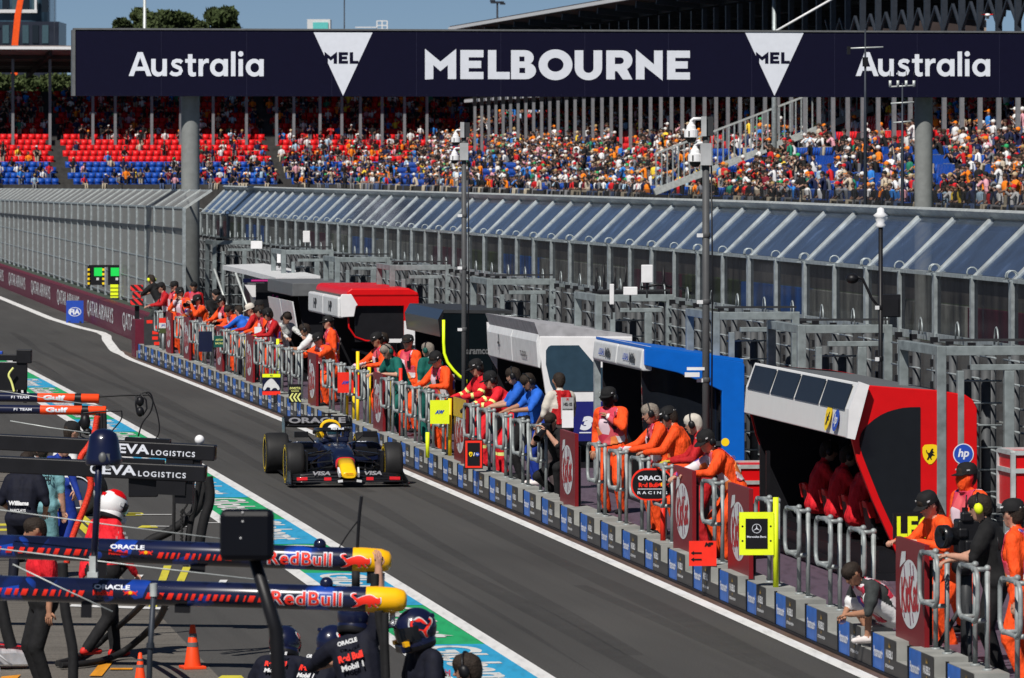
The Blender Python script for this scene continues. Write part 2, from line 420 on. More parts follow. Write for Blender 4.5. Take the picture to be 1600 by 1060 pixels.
for x0, y0, x1, y1, wd in [(0, 1043, 43, 1042, .10), (153, 1040, 172, 1066, .5), (172, 1045, 207, 1045, .09), (0, 1060, 30, 1057, .2)]:
    a, b = G(x0, y0, .0165), G(x1, y1 if y1 - y0 < 10 else y0, .0165); v = Vector((0, wd, 0)); q.add([a - v * (2.4 if wd == .5 else 1), b - v * (2.4 if wd == .5 else 1), b + v, a + v], [(0, 1, 2, 3)])
q.build('box_marking', 'line_orange', kind='structure')

# ================================================================= PIT WALL with its advertising blocks
PITCH = 1.83; T0 = 38.4; NB = 62; PZ = .40; DK = .20
pit_wall = thing('pit_wall', 'low stepped concrete pit wall carrying blue and black advertising panels along the lane', 'wall', LN(12.30, 90))
inv = Matrix.Translation(-pit_wall.location)
body = M()
for i in range(NB):
    t = T0 + i * PITCH; body.T = inv @ at(LN(12.30, t), head(t)); L = PITCH + .003
    body.box((1.95, L / 2, .10), (3.9, L, .20))                       # footing / lower course
    body.box((.17, .62, .30), (.34, 1.22, .20)); body.box((2.15, L / 2, .202), (3.5, L, .004))
body.build('wall_course', 'concrete', pit_wall)
body = M()
for i in range(NB):
    t = T0 + i * PITCH; body.T = inv @ at(LN(12.72, t, DK + .006), head(t)); body.box((1.5, PITCH / 2, .002), (3.0, PITCH + .002, .012))
body.build('deck', 'platform_purple', pit_wall)
mat('ad_blue', (.035, .14, .50), .45, var=.3, scale=3)
q = M(); e = -.006
def adq(y0, y1, z0, z1, m): q.add([(e, y1, z0), (e, y0, z0), (e, y0, z1), (e, y1, z1)], [(0, 1, 2, 3)], m)
adq(.62, 1.20, .04, .396, 1); adq(.03, .62, .04, .396, 0); adq(-.59, .03, .04, .196, 0)
q.box((e, 1.215, .21), (.03, .03, .40), 2); q.box((-.008, .32, .018), (.03, PITCH, .036), 2)
X_, Y_ = (0, -1, 0), (0, 0, 1)
q.text('Paramount+', (e, .91, .215), X_, Y_, .11, 3, .46, .03, .004)
q.text('NUEBLS', (e, .34, .24), X_, Y_, .085, 4, .34, .05, .004)
q.text('STREAM NOW', (e, .33, .115), X_, Y_, .035, 4, .42, .04, .004)
q.decal(fit(loops2d([[(0, 0), (.2, .5), (.1, 1), (.35, .55), (.5, .2), (.65, .55), (.9, 1), (.8, .5), (1, 0), (.5, -.1)]]), .10, .06), (e, .34, .335), X_, Y_, 5, .004)
q.decal(fit(loops2d([[(0, 0), (.5, -1), (1, 0), (.5, .6)]]), .05, .04), (e, .34, .165), X_, Y_, 5, .004)
adm = None
for i in range(NB):
    t = T0 + i * PITCH
    if adm is None:
        o = q.build('advert_panel', ['ad_dark', 'ad_blue', 'black', 'letter', 'offwhite', 'gold'], pit_wall); adm = o.data
    else: o = link('advert_panel', adm, pit_wall)
    o.location = LN(12.30, t) - pit_wall.location; o.rotation_euler.z = head(t)

# ---- maroon airline wall further down
qw = thing('barrier_wall', 'maroon barrier wall with white airline lettering at the far end of the lane', 'wall', LN(12.95, 200, 0, False), ANG)
q = M(); q.box((.15, 50, .44), (.3, 186, .88)); q.build('wall_face', 'maroon', qw)
q = M()
for k in range(9):
    q.text('QATAR AIRWAYS', (0, -35 + 15.3 * k, .46), (0, -1, 0), (0, 0, 1), .56, 0, 11.5, .012, .01)
q.build('lettering', 'offwhite', qw)
q = M(); q.box((.5, 50, .80), (.7, 186, .14)); q.build('wall_top', 'mat_green' if 'mat_green' in MATS else mat('verge_mat', (.05, .065, .05), .9), qw)

# ================================================================= FENCES
def fence(name, label, D, t0, t1, pitch, zk, zt, over, curve, meshm, roofm, low):
    th = thing(name, label, 'fence', LN(D, (t0 + t1) / 2, 0, curve)); iv = Matrix.Translation(-th.location)
    n = int((t1 - t0) / pitch); pane = M(); roof = M(); rail = M(); lowm = M(); pts = []
    for i in range(n + 1):
        t = t0 + i * pitch; k = zk(t); h = zt(t)
        a = iv @ LN(D, t, 0, curve); b = iv @ LN(D, t, k, curve); c = iv @ LN(D + over, t, h, curve); pts.append((a, b, c))
        q = M(); wd = .15 if i % 2 else .09
        q.bar(a, b, .09, wd, 0, U); q.bar(b - Vector((0, 0, .02)), c + (c - b) * .02, .07, wd * .8, 1, U)
        if low:
            for s in ((-.05, .05) if i % 2 else (0,)):
                p = b + U * s + Vector((0, 0, .06)) - N * .02
                q.tube([p + N * .07 * math.cos(x) + Vector((0, 0, .07 * math.sin(x))) for x in np.linspace(-.6, 3.7, 8)], .011, 0, 5)
            q.bar(b + N * .02, b - N * .14, .06, .02, 0)
        q.build('post', ['galv', 'galv_light'], th)
    mid = 2.95
    for (a, b, c), (a2, b2, c2) in zip(pts, pts[1:]):
        lo = Vector((0, 0, mid if low else 1.0))
        pane.add([a + lo, a2 + lo, b2, b], [(0, 1, 2, 3)]); d = (c - b) * .04; d2 = (c2 - b2) * .04
        roof.add([b + d, b2 + d2, c - d, c2 - d2], [(0, 1, 3, 2)])
        rail.bar(c, c2, .05, .26 if low else .05, 1, (c - b).cross(U) if low else (0, 0, 1))
        rail.bar(b, b2, .05, .05, 0)
        if low:
            rail.bar(a + lo, a2 + lo, .06, .10, 0); lowm.add([a + Vector((0, 0, .4)), a2 + Vector((0, 0, .4)), a2 + lo, a + lo], [(0, 1, 2, 3)])
            for z in (1.1, 2.0): rail.bar(a + Vector((0, 0, z)), a2 + Vector((0, 0, z)), .018, .018, 1)
            ld = M()
            for f_ in (.3, .72):
                c0 = a + (a2 - a) * f_ - N * .12; ld.tube([c0 + Vector((0, 0, .2)), c0 + Vector((0, 0, 2.9))], .055, 0, 8)
                for z in np.arange(.5, 2.9, .29): ld.tube([c0 + U * -.42 - N * .05 + Vector((0, 0, z)), c0 + U * .42 - N * .05 + Vector((0, 0, z))], .014, 1, 5); ld.box(c0 + U * .08 - N * .03 + Vector((0, 0, z + .1)), (.10, .10, .10), 2)
                for k in range(1 if f_ < .5 else 0): hp = c0 + U * (k * .5 - .25) + Vector((0, 0, 2.98)); ld.tube([hp + U * .11 * math.cos(x) + Vector((0, 0, .22 * math.sin(x))) for x in np.linspace(0, 3.14, 7)], .013, 1, 5)
            ld.build('rung_ladder', ['ladder_grey', 'galv', 'black'], th)
        else:
            z = Vector((0, 0, b.z - .62)); rail.bar(a + z, a2 + z, .09, .09, 2)
            for zz in (1.0, 1.7, 2.4): rail.bar(a + Vector((0, 0, zz)), a2 + Vector((0, 0, zz)), .03, .03, 0)
    rail.build('rail', ['galv', 'galv_light', 'dark_grey'], th)
    pane.build('upright_pane', meshm, th); roof.build('canted_pane', roofm, th)
    if low: lowm.build('lower_mesh', 'net_grey' if 'net_grey' in MATS else see_through('net_grey', (.05, .055, .06), .45, .6, 0, 1.06) or 'net_grey', th)
    return th
fence('debris_fence', 'galvanised debris fence with clear canted panels behind the team stands', 16.4, 62.5, 178, 2.25,
      lambda t: 3.79 - .0016 * max(0, t - 90), lambda t: 4.53 - .0016 * max(0, t - 90), .78, True, 'pane', 'pane_roof', True)
fence('debris_fence', 'grey wire mesh debris fence above the maroon airline wall', 13.6, 157, 275, 3.3,
      lambda t: 3.97 - .0046 * (t - 157), lambda t: 4.45 - .0046 * (t - 157), .75, False, 'mesh_grey', 'mesh_light', False)
# ---- box-shaped gate frames between fence and stands
GATES = [(335, 'first'), (443, 'second'), (527, 'third'), (613, 'fourth'), (765, 'fifth'), (935, 'sixth'), (1118, 'seventh'), (1252, 'eighth'), (1470, 'ninth')]
GDESC = ['farthest one, in front of the left mesh fence', 'between the pink-trimmed and the dark grey stands', 'above the dark grey stand', 'over the red and white stand with rounded roof',
         'behind the white stand with the navy base', 'above the blue stand, with white antenna boxes on top', 'behind the blue stand beside the tall camera pole', 'behind the white visor of the red stand', 'nearest one, crossing the red end wall of the nearest stand']
def gate(D, t, label):
    th = thing('gate_frame', 'galvanised box gate frame, ' + label, 'gate frame', LN(D, t, DK), head(t), 'gate frames along the debris fence')
    W, L, Hh, s = 1.2, 2.2, 2.85, .115
    for x, y in ((0, 0), (W, 0), (0, L)):
        q = M(); q.box((x, y, Hh / 2), (s, s, Hh)); q.build('upright', 'gate_grey', th, .008)
    q = M(); zc = Hh - s / 2
    q.box((W / 2, 0, zc), (W - s, s, s)); q.box((0, L / 2, zc), (s, L - s, s))
    q.box((W / 2 + .12, 0, Hh - .26), (W - .5, .09, .07)); q.box((.24, 0, Hh / 2 - .15), (.08, .09, Hh - .3)); q.box((W - .36, 0, Hh / 2 - .15), (.12, .09, Hh - .3))
    q.build('top_frame', 'gate_grey', th, .006)
    q = M()
    for x in (.42, .66): q.tube([(x, .45, 0), (x, .45, Hh - .3)], .06, 0, 8)
    for k in range(9):
        z = .25 + k * .27; q.tube([(.24, .38, z), (.84, .38, z)], .013, 1, 5)
    q.build('turnstile', ['ladder_grey', 'galv'], th)
    q = M(); q.box((W / 2, .0, Hh + .07), (W * 1.02, .05, .03)); q.build('cable_tray', 'dark_grey', th)
    return th
for (px, _), d in zip(GATES, GDESC):
    gate(15.05, tpx(15.05, px), d)

# ================================================================= OVERHEAD SIGN
SGN = thing('overhead_sign', 'dark navy overhead sign reading Australia and MELBOURNE in pale letters', 'sign', LN(14.6, 166.4, 0, False), ANG)
q = M(); sx0, sx1, zb, zt_ = -3.42, 31.5, 7.16, 9.08
q.box(((sx0 + sx1) / 2, -.55, (zb + zt_) / 2), (sx1 - sx0, .5, zt_ - zb)); q.build('panel', 'sign_navy', SGN)
q = M(); [q.box((sx0 + 2.5 * k, -.801, (zb + zt_) / 2), (.012, .004, zt_ - zb - .02)) for k in range(1, 14)]; [q.box((sx0 + .3 + .5 * k, -.801, z_), (.02, .004, .02)) for k in range(68) for z_ in (zb + .05, zt_ - .05)]; q.build('panel_seam', mat('seam_navy', (.012, .012, .035), .6), SGN)
q = M(); q.box(((sx0 + sx1) / 2, -.55, zt_ + .03), (sx1 - sx0 + .1, .56, .05)); q.box((sx0 - .05, -.55, (zb + zt_) / 2), (.09, .56, zt_ - zb)); q.build('frame', 'mid_grey', SGN)
for x in (0, 21.95):
    q = M(); q.lathe([(.27, 0), (.27, zb + 1.2)], 0, 28, (x, 0, 0)); q.lathe([(.36, 0), (.36, .04), (.27, .05)], 0, 28, (x, 0, 0)); q.build('column', 'gantry_grey', SGN)
SY = 166.4
def sgx(px):                            # photo column -> x on the sign face
    a, b = -6., 34.
    for _ in range(40):
        m = (a + b) / 2; p = LN(14.6, 166.4, 0, False) + N * m - U * .8
        if 800 + F * p.x / p.y < px: a = m
        else: b = m
    return a
def sgz(px, py):
    p = LN(14.6, 166.4, 0, False) + N * sgx(px) - U * .8; return H - (py - 250) * p.y / F
def rect(x, y, w_, h_): return [(x, y), (x + w_, y), (x + w_, y + h_), (x, y + h_)]
GL = {'M': [[(0, -.02), (0, 1.04), (.48, .60), (.97, 1.04), (.97, 0), (.71, 0), (.71, .48), (.48, .27), (.26, .48), (.26, 0)]],
      'E': [[(0, 0), (0, 1), (.72, 1), (.72, .75), (.26, .75), (.26, .63), (.65, .63), (.65, .38), (.26, .38), (.26, .25), (.72, .25), (.72, 0)]],
      'L': [[(0, 0), (0, 1), (.26, 1), (.26, .25), (.68, .25), (.68, 0)]],
      'B': [[(0, 0), (0, 1), (.42, 1)] + arc(.44, .74, .27, .26, 80, -65, 8) + arc(.46, .29, .32, .29, 60, -90, 9), rect(.26, .61, .16, .17), rect(.26, .21, .18, .18)],
      'O': [arc(.53, .5, .53, .53, 0, 350, 34), arc(.53, .5, .25, .24, 0, 350, 30)],
      'U': [[(0, 1), (.27, 1), (.27, .40)] + arc(.43, .38, .16, .16, 180, 360, 8) + [(.59, .40), (.59, 1), (.86, 1), (.86, .42)] + arc(.43, .40, .43, .43, 0, -180, 16)],
      'R': [[(0, 0), (0, 1), (.46, 1)] + arc(.50, .66, .32, .34, 85, -62, 10) + [(.82, 0), (.52, 0), (.34, .28), (.27, .28), (.27, 0)], [(.27, .53), (.27, .76), (.44, .76)] + arc(.45, .645, .10, .11, 80, -80, 6) + [(.44, .53)]],
      'N': [[(0, 0), (0, 1.04), (.57, .52), (.57, 1), (.84, 1), (.84, -.04), (.27, .46), (.27, 0)]]}
ADV = {'M': 1.10, 'E': .86, 'L': .72, 'B': .86, 'O': 1.13, 'U': .99, 'R': .93, 'N': .98}
q = M(); x = 0; lps = []
for ch in 'MELBOURNE':
    lps += [[(a + x, b) for a, b in lp] for lp in GL[ch]]; x += ADV[ch]
def sdec(vf_maker, px0, px1, py0, py1, m=0):
    x0, x1 = sgx(px0), sgx(px1); z1, z0 = sgz((px0 + px1) / 2, py0), sgz((px0 + px1) / 2, py1)
    q.decal(fit(vf_maker, x1 - x0, z1 - z0), ((x0 + x1) / 2, -.80, (z0 + z1) / 2), (1, 0, 0), (0, 0, 1), m, .006)
sdec(loops2d(lps), 664, 1078, 77, 126); q.build('lettering', 'letter', SGN)
def stroke(path, w_):
    L_, R_ = [], []
    for i, p in enumerate(path):
        a, b = path[max(0, i - 1)], path[min(len(path) - 1, i + 1)]; d = Vector((b[0] - a[0], b[1] - a[1])).normalized(); L_.append((p[0] - d.y * w_ / 2, p[1] + d.x * w_ / 2)); R_.append((p[0] + d.y * w_ / 2, p[1] - d.x * w_ / 2))
    return L_ + R_[::-1]
LC = {'A': ([[(0, 0), (.38, 1), (.60, 1), (.98, 0), (.77, 0), (.69, .22), (.29, .22), (.21, 0)], [(.355, .39), (.49, .77), (.625, .39)]], .96),
      'u': ([[(0, .72), (.19, .72), (.19, .31)] + arc(.335, .31, .145, .15, 180, 360, 10) + [(.48, .72), (.67, .72), (.67, 0), (.48, 0), (.48, .06), (.40, .0)] + arc(.28, .28, .28, .30, 270, 180, 8)], .79),
      's': ([stroke([(.52, .57), (.44, .635), (.30, .65), (.17, .60), (.14, .52), (.19, .44), (.31, .385), (.44, .33), (.48, .23), (.43, .12), (.29, .07), (.14, .085), (.03, .16)], .165)], .66),
      't': ([[(.12, .72), (.12, .92), (.31, .92), (.31, .72), (.46, .72), (.46, .56), (.31, .56), (.31, .24), (.33, .17), (.38, .15), (.46, .17), (.46, .01), (.36, -.02), (.24, -.01), (.15, .06), (.12, .18), (.12, .56), (0, .56), (0, .72)]], .57),
      'r': ([[(0, 0), (0, .72), (.19, .72), (.19, .62), (.25, .70), (.34, .74), (.44, .73), (.44, .55), (.34, .56), (.24, .51), (.19, .40), (.19, 0)]], .49),
      'a': ([arc(.36, .36, .36, .375, 52, 308, 22) + [(.58, 0), (.77, 0), (.77, .72), (.58, .72)], arc(.385, .36, .185, .20, 0, 345, 22)], .90),
      'l': ([rect(0, 0, .19, 1.04)], .32), 'i': ([rect(0, 0, .19, .72), arc(.095, .94, .115, .115, 0, 340, 16)], .31)}
lp2 = []; x = 0
for ch in 'Australia': lp2 += [[(a + x, b) for a, b in lp] for lp in LC[ch][0]]; x += LC[ch][1]
for a, b in ((201, 412), (1337, 1547)): q = M(); sdec(loops2d(lp2), a, b, 80, 120); q.build('lettering', 'letter', SGN)
for px0 in (490, 1164):
    q = M(); sdec(loops2d([[(0, 1), (1, 1), (.5, 0)]]), px0, px0 + 92, 51, 150)
    x = 0; l2 = []
    for ch in 'MEL': l2 += [[(a + x, b) for a, b in lp] for lp in GL[ch]]; x += ADV[ch]
    q2 = fit(loops2d(l2), sgx(px0 + 70) - sgx(px0 + 17), sgz(px0, 81) - sgz(px0, 100)); xc = (sgx(px0 + 70) + sgx(px0 + 17)) / 2
    q.decal(q2, (xc, -.80, sgz(px0, 90.5)), (1, 0, 0), (0, 0, 1), 1, .012)
    o = q.build('triangle_emblem', ['letter', 'sign_navy'], SGN)
# ================================================================= GRANDSTANDS
def stand(name, label, o, ux, uy, length, rows, run, rise, z0, roof, cols, colz, colrow, brace=None, roofm='roof_brown'):
    """ux: along the rows, uy: away from the track; rows climb along uy"""
    th = thing(name, label, 'grandstand', o); ux = Vector(ux).normalized(); uy = Vector(uy).normalized()
    MT = Matrix((ux, uy, Vector((0, 0, 1)))).transposed().to_4x4()
    prof = [(-.6, 0), (-.6, z0)]
    for r in range(rows): prof += [(r * run, z0 + r * rise), (r * run + .002, z0 + (r + 1) * rise)]
    prof += [(rows * run, z0 + rows * rise), (rows * run, 0)]
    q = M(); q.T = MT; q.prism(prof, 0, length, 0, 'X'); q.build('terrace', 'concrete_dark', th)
    for a, b, zf, zr, d0, d1 in roof:
        q = M(); q.T = MT; q.prism([(d0, zf), (d1, zr), (d1, zr + .35), (d0, zf + .35)], a, b, 0, 'X')
        k = a + 2
        while k < b: q.bar((k, d0 + .3, zf - .25), (k, d1 - .3, zr - .25), .25, .4, 1); k += 7.3
        for f_ in (.2, .5, .8): q.bar((a, d0 + (d1 - d0) * f_, zf + (zr - zf) * f_ - .2), (b, d0 + (d1 - d0) * f_, zf + (zr - zf) * f_ - .2), .2, .3, 1)
        q.box(((a + b) / 2, d0 - .06, zf + .16), (b - a, .1, .22), 2)
        q.box(((a + b) / 2, d1, (zr + zf) / 2 - 2.4), (b - a, .2, .1), 0) if False else None
        if zf > 14.5: q.box((94, d1, 11.8), (76, .2, 4.2), 0)
        if roofm == 'roof_bounce_lit': q.box(((a + b) / 2, 16, 8.6), (b - a, .2, 4.2), 1)  # dark back wall added to keep sky light off the shaded rows
        q.build('roof', [roofm, 'steel_dark' if roofm == 'roof_brown' else 'roof_brown', 'white'], th)
    for x in cols:
        q = M(); q.T = MT; zt = colz(x)
        zs = min(zt, 9.35) if brace else zt; q.box((x, colrow * run + .4, (z0 + colrow * rise + zs) / 2), (.21, .19, zs - z0 - colrow * rise), 0)
        if zs < zt: q.box((x, colrow * run + .4, (zs + zt) / 2), (.30, .26, zt - zs), 1 if x > 150 else 2)  # upper length darker: roof shade put into the column colour
        q.build('column', ['col_grey', 'steel_dark', 'black'], th)
    if brace:
        for x in brace[0]:
            q = M(); q.T = MT; y = colrow * run + .4
            for s in (-1, 1): q.bar((x, y, brace[1]), (x + s * brace[2] / 2, y, brace[1] + 1.3), .12, .12)
            q.build('brace', 'steel_dark', th)
    return th, MT
mat('roof_bounce_lit', (.20, .165, .155), .8, var=.25, scale=.6); mat('roof_brown', (.045, .032, .03), .8, var=.25, scale=.6); mat('col_grey', (.20, .205, .22), .5, .1, var=.12)  # left roof paler: bounced light on its underside is put into the colour
LO = Vector((-56, 434, 0)); LUX = Vector((1, .2, 0)).normalized(); LUY = Vector((-.2, 1, 0)).normalized()
def lx_(px):
    x = 20.
    for _ in range(8): p = LO + LUX * x + LUY * 6.0; x += ((px - 800) / F * p.y - p.x) / LUX.x
    return x
lcol = [lx_(px) for px in (20, 78, 145, 180, 237, 282, 333, 385, 432, 459, 500, 534, 563, 597, 632, 667)]
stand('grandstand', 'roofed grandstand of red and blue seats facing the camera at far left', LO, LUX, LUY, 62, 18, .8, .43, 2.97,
      [(-10, 62, 13.8, 12.3, 2.5, 19)], lcol, lambda x: 13.2, 7, None, 'roof_bounce_lit')
RT0, RT1 = 190, 476
RO = LN(52, RT1, 0, False); RUX = -U; RUY = N
rl = RT1 - RT0
rcol = [RT1 - (420 - k * 3.72) for k in range(62)]
rst, RMT = stand('grandstand', 'long crowded grandstand along the main straight behind the clear fence', RO, RUX, RUY, rl, 18, .95, .41, 3.0,
      [(56, 196, 14.9, 13.5, 4.2, 19), (48, rl, 9.6, 9.4, 6.5, 19)], rcol, lambda x: 14.0 if x < 198 else 17.5, 6,  # second slab: unseen deck behind the sign, added to shade the upper rows
      (rcol[36:], 11.2, 3.72))
# far canopy behind, seen right of the long roof
cn = thing('canopy_roof', 'far dark canopy roof with pale truss edge above the right of the sign', 'roof', (22, 372, 0))
q = M(); q.prism([(-9, 16.3), (8.3, 14.3), (8.3, 12.0), (-9, 11.6)], -6, 14, 0, 'Y'); q.build('roof_slab', 'roof_brown', cn)
q = M(); q.bar((-9, -6.2, 16.4), (8.4, -6.2, 14.35), .3, .22); q.box((8.45, 4, 13), (.14, 20, 2.6)); q.build('fascia', mat('truss_beige', (.30, .24, .20), .7), cn)
q = M()
for x in (-7, -2, 3, 8): q.box((x, 2, 5.8), (.5, .5, 11.6))
q.build('column', 'steel_dark', cn)
# stair railing climbing through the crowd
q = M(); sr = thing('stair_railing', 'grey picket stair railing climbing through the crowd below the right triangle emblem', 'railing', LN(52, 296, 3.7, False), ANG)
q.bar((-1.5, 0, -.1), (12.5, 0, 5.2), .35, .34); q.build('stringer', 'galv_light', sr); q = M(); q.bar((-1.5, 0, 1.9), (12.5, 0, 7.2), .08, .10); q.build('handrail', 'galv_light', sr)
q = M()
for k in range(46): q.box((k * .3 - 1.4, 0, .95 + k * .3 * .379), (.07, .05, 1.95))
q.build('picket', 'galv', sr)
q = M(); q.add([LN(51.3, t, z, False) for t, z in ((200, 2.6), (330, 2.5), (330, 3.6), (200, 4.15))], [(0, 1, 2, 3)])
for t in range(200, 331, 6): q.bar(LN(51.32, t, 0, False), LN(51.32, t, 3.9, False), .06, .06, 1)
q.build('safety_net', ['net_black', 'steel_dark'], label='black safety net strung along the front of the long grandstand', cat='net')
q = M()
for k in range(30):
    t = 60 + k * 12; q.box(LN(37, t, .5, False), (.3, 11.6, 1.0), k % 5 if k % 5 < 4 else 0, Matrix.Rotation(ANG, 3, 'Z'))
q.build('track_barrier', ['concrete', 'blue_stand', 'leaf', 'maroon'], label='far track barrier with coloured panels seen dimly through the clear fence', cat='barrier')
q = M(); q.box(LN(50.4, 300, 1.25, False), (.3, 250, 2.5), 0, Matrix.Rotation(ANG, 3, 'Z')); q.build('retaining_wall', 'dark_grey', label='dark retaining wall under the front row of the long grandstand', cat='wall')

# ================================================================= SEATS
def seat_arr():
    q = M(); q.box((0, .02, .03), (.49, .36, .05)); q.box((0, .2, .26), (.49, .05, .42), 0, Matrix.Rotation(R(-8), 3, 'X')); q.box((0, .08, -.12), (.06, .2, .26)); return q
SQ = seat_arr(); SV = np.array(SQ.v); SF = np.array(SQ.f)
def place_rows(o, ux, uy, length, rows, run, rise, z0, pitch, skip, density):
    out = []
    for r in range(rows):
        x = .4 + (r % 2) * .2
        while x < length - .3:
            p = o + ux * x + uy * (r * run + .32) + Vector((0, 0, z0 + (r + 1) * rise))
            px = 800 + F * p.x / p.y; py = 250 - F * (p.z - H) / p.y
            if -15 < px < 1615 and py > 135 and not skip(x, r):
                out.append((p, r, x, px, py, rng.rand() < density(px, r)))
            x += pitch
    return out
def ldens(px, r): return (.26 if r < 8 else .62) + (.18 if r < 3 else 0) + (.34 if px > 300 and r < 6 else 0) + (.22 if px > 440 and r < 9 else 0) - (.12 if px < 430 and 6 <= r < 9 else 0)
def rdens(px, r): return .67 + .20 * math.sin(px * .021 + r) * math.sin(px * .0083 + r * 1.7)
def lskip(x, r): return abs((x % 17) - 5) < .55
def rskip(x, r): return abs((x % 22) - 15.5) < .6 or -3.2 < (RT1 - x) - 296 < .9
LS = place_rows(LO, LUX, LUY, 62, 17, .8, .43, 2.97, .55, lskip, ldens)
blobs = [(rng.uniform(560, 1600), rng.uniform(0, 13), rng.uniform(14, 46), rng.uniform(.8, 2.4)) for _ in range(46)]
_rd = rdens
def rdens(px, r): return .12 if any(((px - a) / c) ** 2 + ((r - b) / d) ** 2 < 1 for a, b, c, d in blobs) else _rd(px, r) + .08
RS = place_rows(RO, RUX, RUY, rl, 14, .95, .41, 3.0, .68, rskip, rdens)
la = math.atan2(LUX.y, LUX.x); ra = math.atan2(RUX.y, RUX.x)
def seat_xf(ang): return np.array(((math.cos(ang), -math.sin(ang), 0), (math.sin(ang), math.cos(ang), 0), (0, 0, 1)))
SROT = {0: seat_xf(la), 1: seat_xf(ra)}
allseats = [(p, r, px, py, occ, 0) for p, r, x, px, py, occ in LS] + [(p, r, px, py, occ, 1) for p, r, x, px, py, occ in RS]
allseats.sort(key=lambda s: (s[4] or s[3] > 305, s[0].y))
def big_mesh(name, V, FQ, mi, mats, **kw):
    me = bpy.data.meshes.new(name); nv = len(V); nf = len(FQ)
    me.vertices.add(nv); me.vertices.foreach_set('co', np.asarray(V, np.float32).ravel())
    me.loops.add(nf * 4); me.loops.foreach_set('vertex_index', np.asarray(FQ, np.int32).ravel())
    me.polygons.add(nf); me.polygons.foreach_set('loop_start', np.arange(0, nf * 4, 4, dtype=np.int32))
    me.polygons.foreach_set('material_index', np.asarray(mi, np.int32)); me.update(calc_edges=True)
    for m in mats: me.materials.append(MATS[m])
    return link(name, me, **kw)
seat_me = {}
for c in ('seat_red', 'seat_blue'):
    o = SQ.build('stadium_seat', c); seat_me[c] = o.data; bpy.data.objects.remove(o)
def under(px):
    for a, b, s in ((-20, 112, 'left of the sign'), (112, 200, 'below the left edge of the sign'), (200, 284, 'below the first Australia'), (284, 312, 'beside the left gantry column'), (312, 420, 'under the first Australia ending'), (420, 490, 'before the left triangle'),
                    (490, 582, 'below the left triangle'), (582, 664, 'just left of MELBOURNE'), (664, 765, 'below the letters ME'), (765, 850, 'below the letters LB'), (850, 950, 'below the letters OU'),
                    (950, 1080, 'below the letters RNE'), (1080, 1164, 'before the right triangle'), (1164, 1256, 'below the right triangle'), (1256, 1337, 'past the right triangle'),
                    (1337, 1425, 'left of the right gantry column'), (1425, 1456, 'by the right gantry column'), (1456, 1540, 'past the right column'), (1540, 1640, 'at the right edge')):
        if a <= px < b: return s
    return 'in the stand'
ORD = ['front', 'second', 'third', 'fourth', 'fifth', 'sixth', 'seventh', 'eighth', 'ninth', 'tenth', 'eleventh', 'twelfth', 'thirteenth', 'fourteenth', 'fifteenth', 'sixteenth', 'seventeenth', 'eighteenth']
rest = []
for i, (p, r, px, py, occ, st) in enumerate(allseats):
    c = 'seat_blue' if r < (6 if st else 4) else 'seat_red'
    if i < 300:
        link('stadium_seat', seat_me[c], label='empty %s plastic seat in the %s row, %s' % (c[5:], ORD[r], under(px)), cat='seat', group='empty seats in the grandstands', loc=p, rz=(la, ra)[st])
    else: rest.append((p, c, st))
V = []; Q = []; mi = []; b = 0
for p, c, st in rest:
    V.append(SV @ SROT[st].T + np.array(p)); Q.append(SF + b); b += len(SV); mi += [0 if c == 'seat_blue' else 1] * len(SF)
big_mesh('stadium_seating', np.concatenate(V), np.concatenate(Q), mi, ['seat_blue', 'seat_red'], kind='stuff', label='the many further red and blue seats of the grandstands', cat='seats', group='empty seats in the grandstands')

# ================================================================= CROWD
def fan(sit, arm, lean):
    """one small spectator as quads: slots 0 skin, 1 shirt, 2 trousers, 3 hat"""
    q = M(); n = 6
    hz = .0 if sit else .42
    if sit:
        for s in (-1, 1):
            q.tube([(.09 * s, .02, .02), (.10 * s, -.38, .04), (.10 * s, -.42, -.38)], [.085, .07, .05], 2, 5, False)
    else:
        for s in (-1, 1): q.tube([(.09 * s, 0, .45), (.09 * s, -.02, .0), (.10 * s, 0, -.42)], [.09, .07, .06], 2, 5, False)
    L = lean
    q.tube([(0, .02, hz - .02), (0, .0, hz + .15), (0, -.05 * L, hz + .36), (0, -.09 * L, hz + .50), (0, -.10 * L, hz + .56)], [.15, .15, .185, .15, .05], 1, 8, False, True, .62)
    q.tube([(0, -.10 * L, hz + .52), (0, -.11 * L, hz + .62)], .05, 0, 5, False)
    hc = Vector((0, -.13 * L, hz + .70)); q.ell(hc, (.085, .10, .12), 0, 8, 6)
    q.ell(hc + Vector((0, .012, .035)), (.098, .115, .105), 3, 8, 4)
    if arm != 3: q.box(hc + Vector((0, -.14, .05)), (.13, .12, .02), 3)
    for s in (-1, 1):
        sh = Vector((.19 * s, -.08 * L, hz + .48))
        if arm == 1 and s == 1: el, ha = sh + Vector((.12, -.1, .12)), hc + Vector((.1, -.1, .05))
        elif arm == 2: el, ha = sh + Vector((.08 * s, -.15, -.18)), Vector((.06 * s, -.3, hz + .45))
        else: el, ha = sh + Vector((.07 * s, .0, -.26)), Vector((.12 * s, -.24, hz + .1))
        q.tube([sh, el], [.065, .055], 1, 5, False); q.tube([el, ha], [.045, .035], 0, 5, False)
    return q
PROT = [fan(1, 0, 1), fan(1, 1, .4), fan(1, 2, 1.4), fan(0, 0, .3), fan(1, 0, 1.8), fan(0, 2, .6), fan(1, 3, .6)]
for q in PROT:                          # quads only, for the bulk mesh
    q.A = np.array(q.v); q.Q = np.array([f if len(f) == 4 else (f[0], f[1], f[2], f[2]) for f in q.f]); q.MI = np.array(q.m)
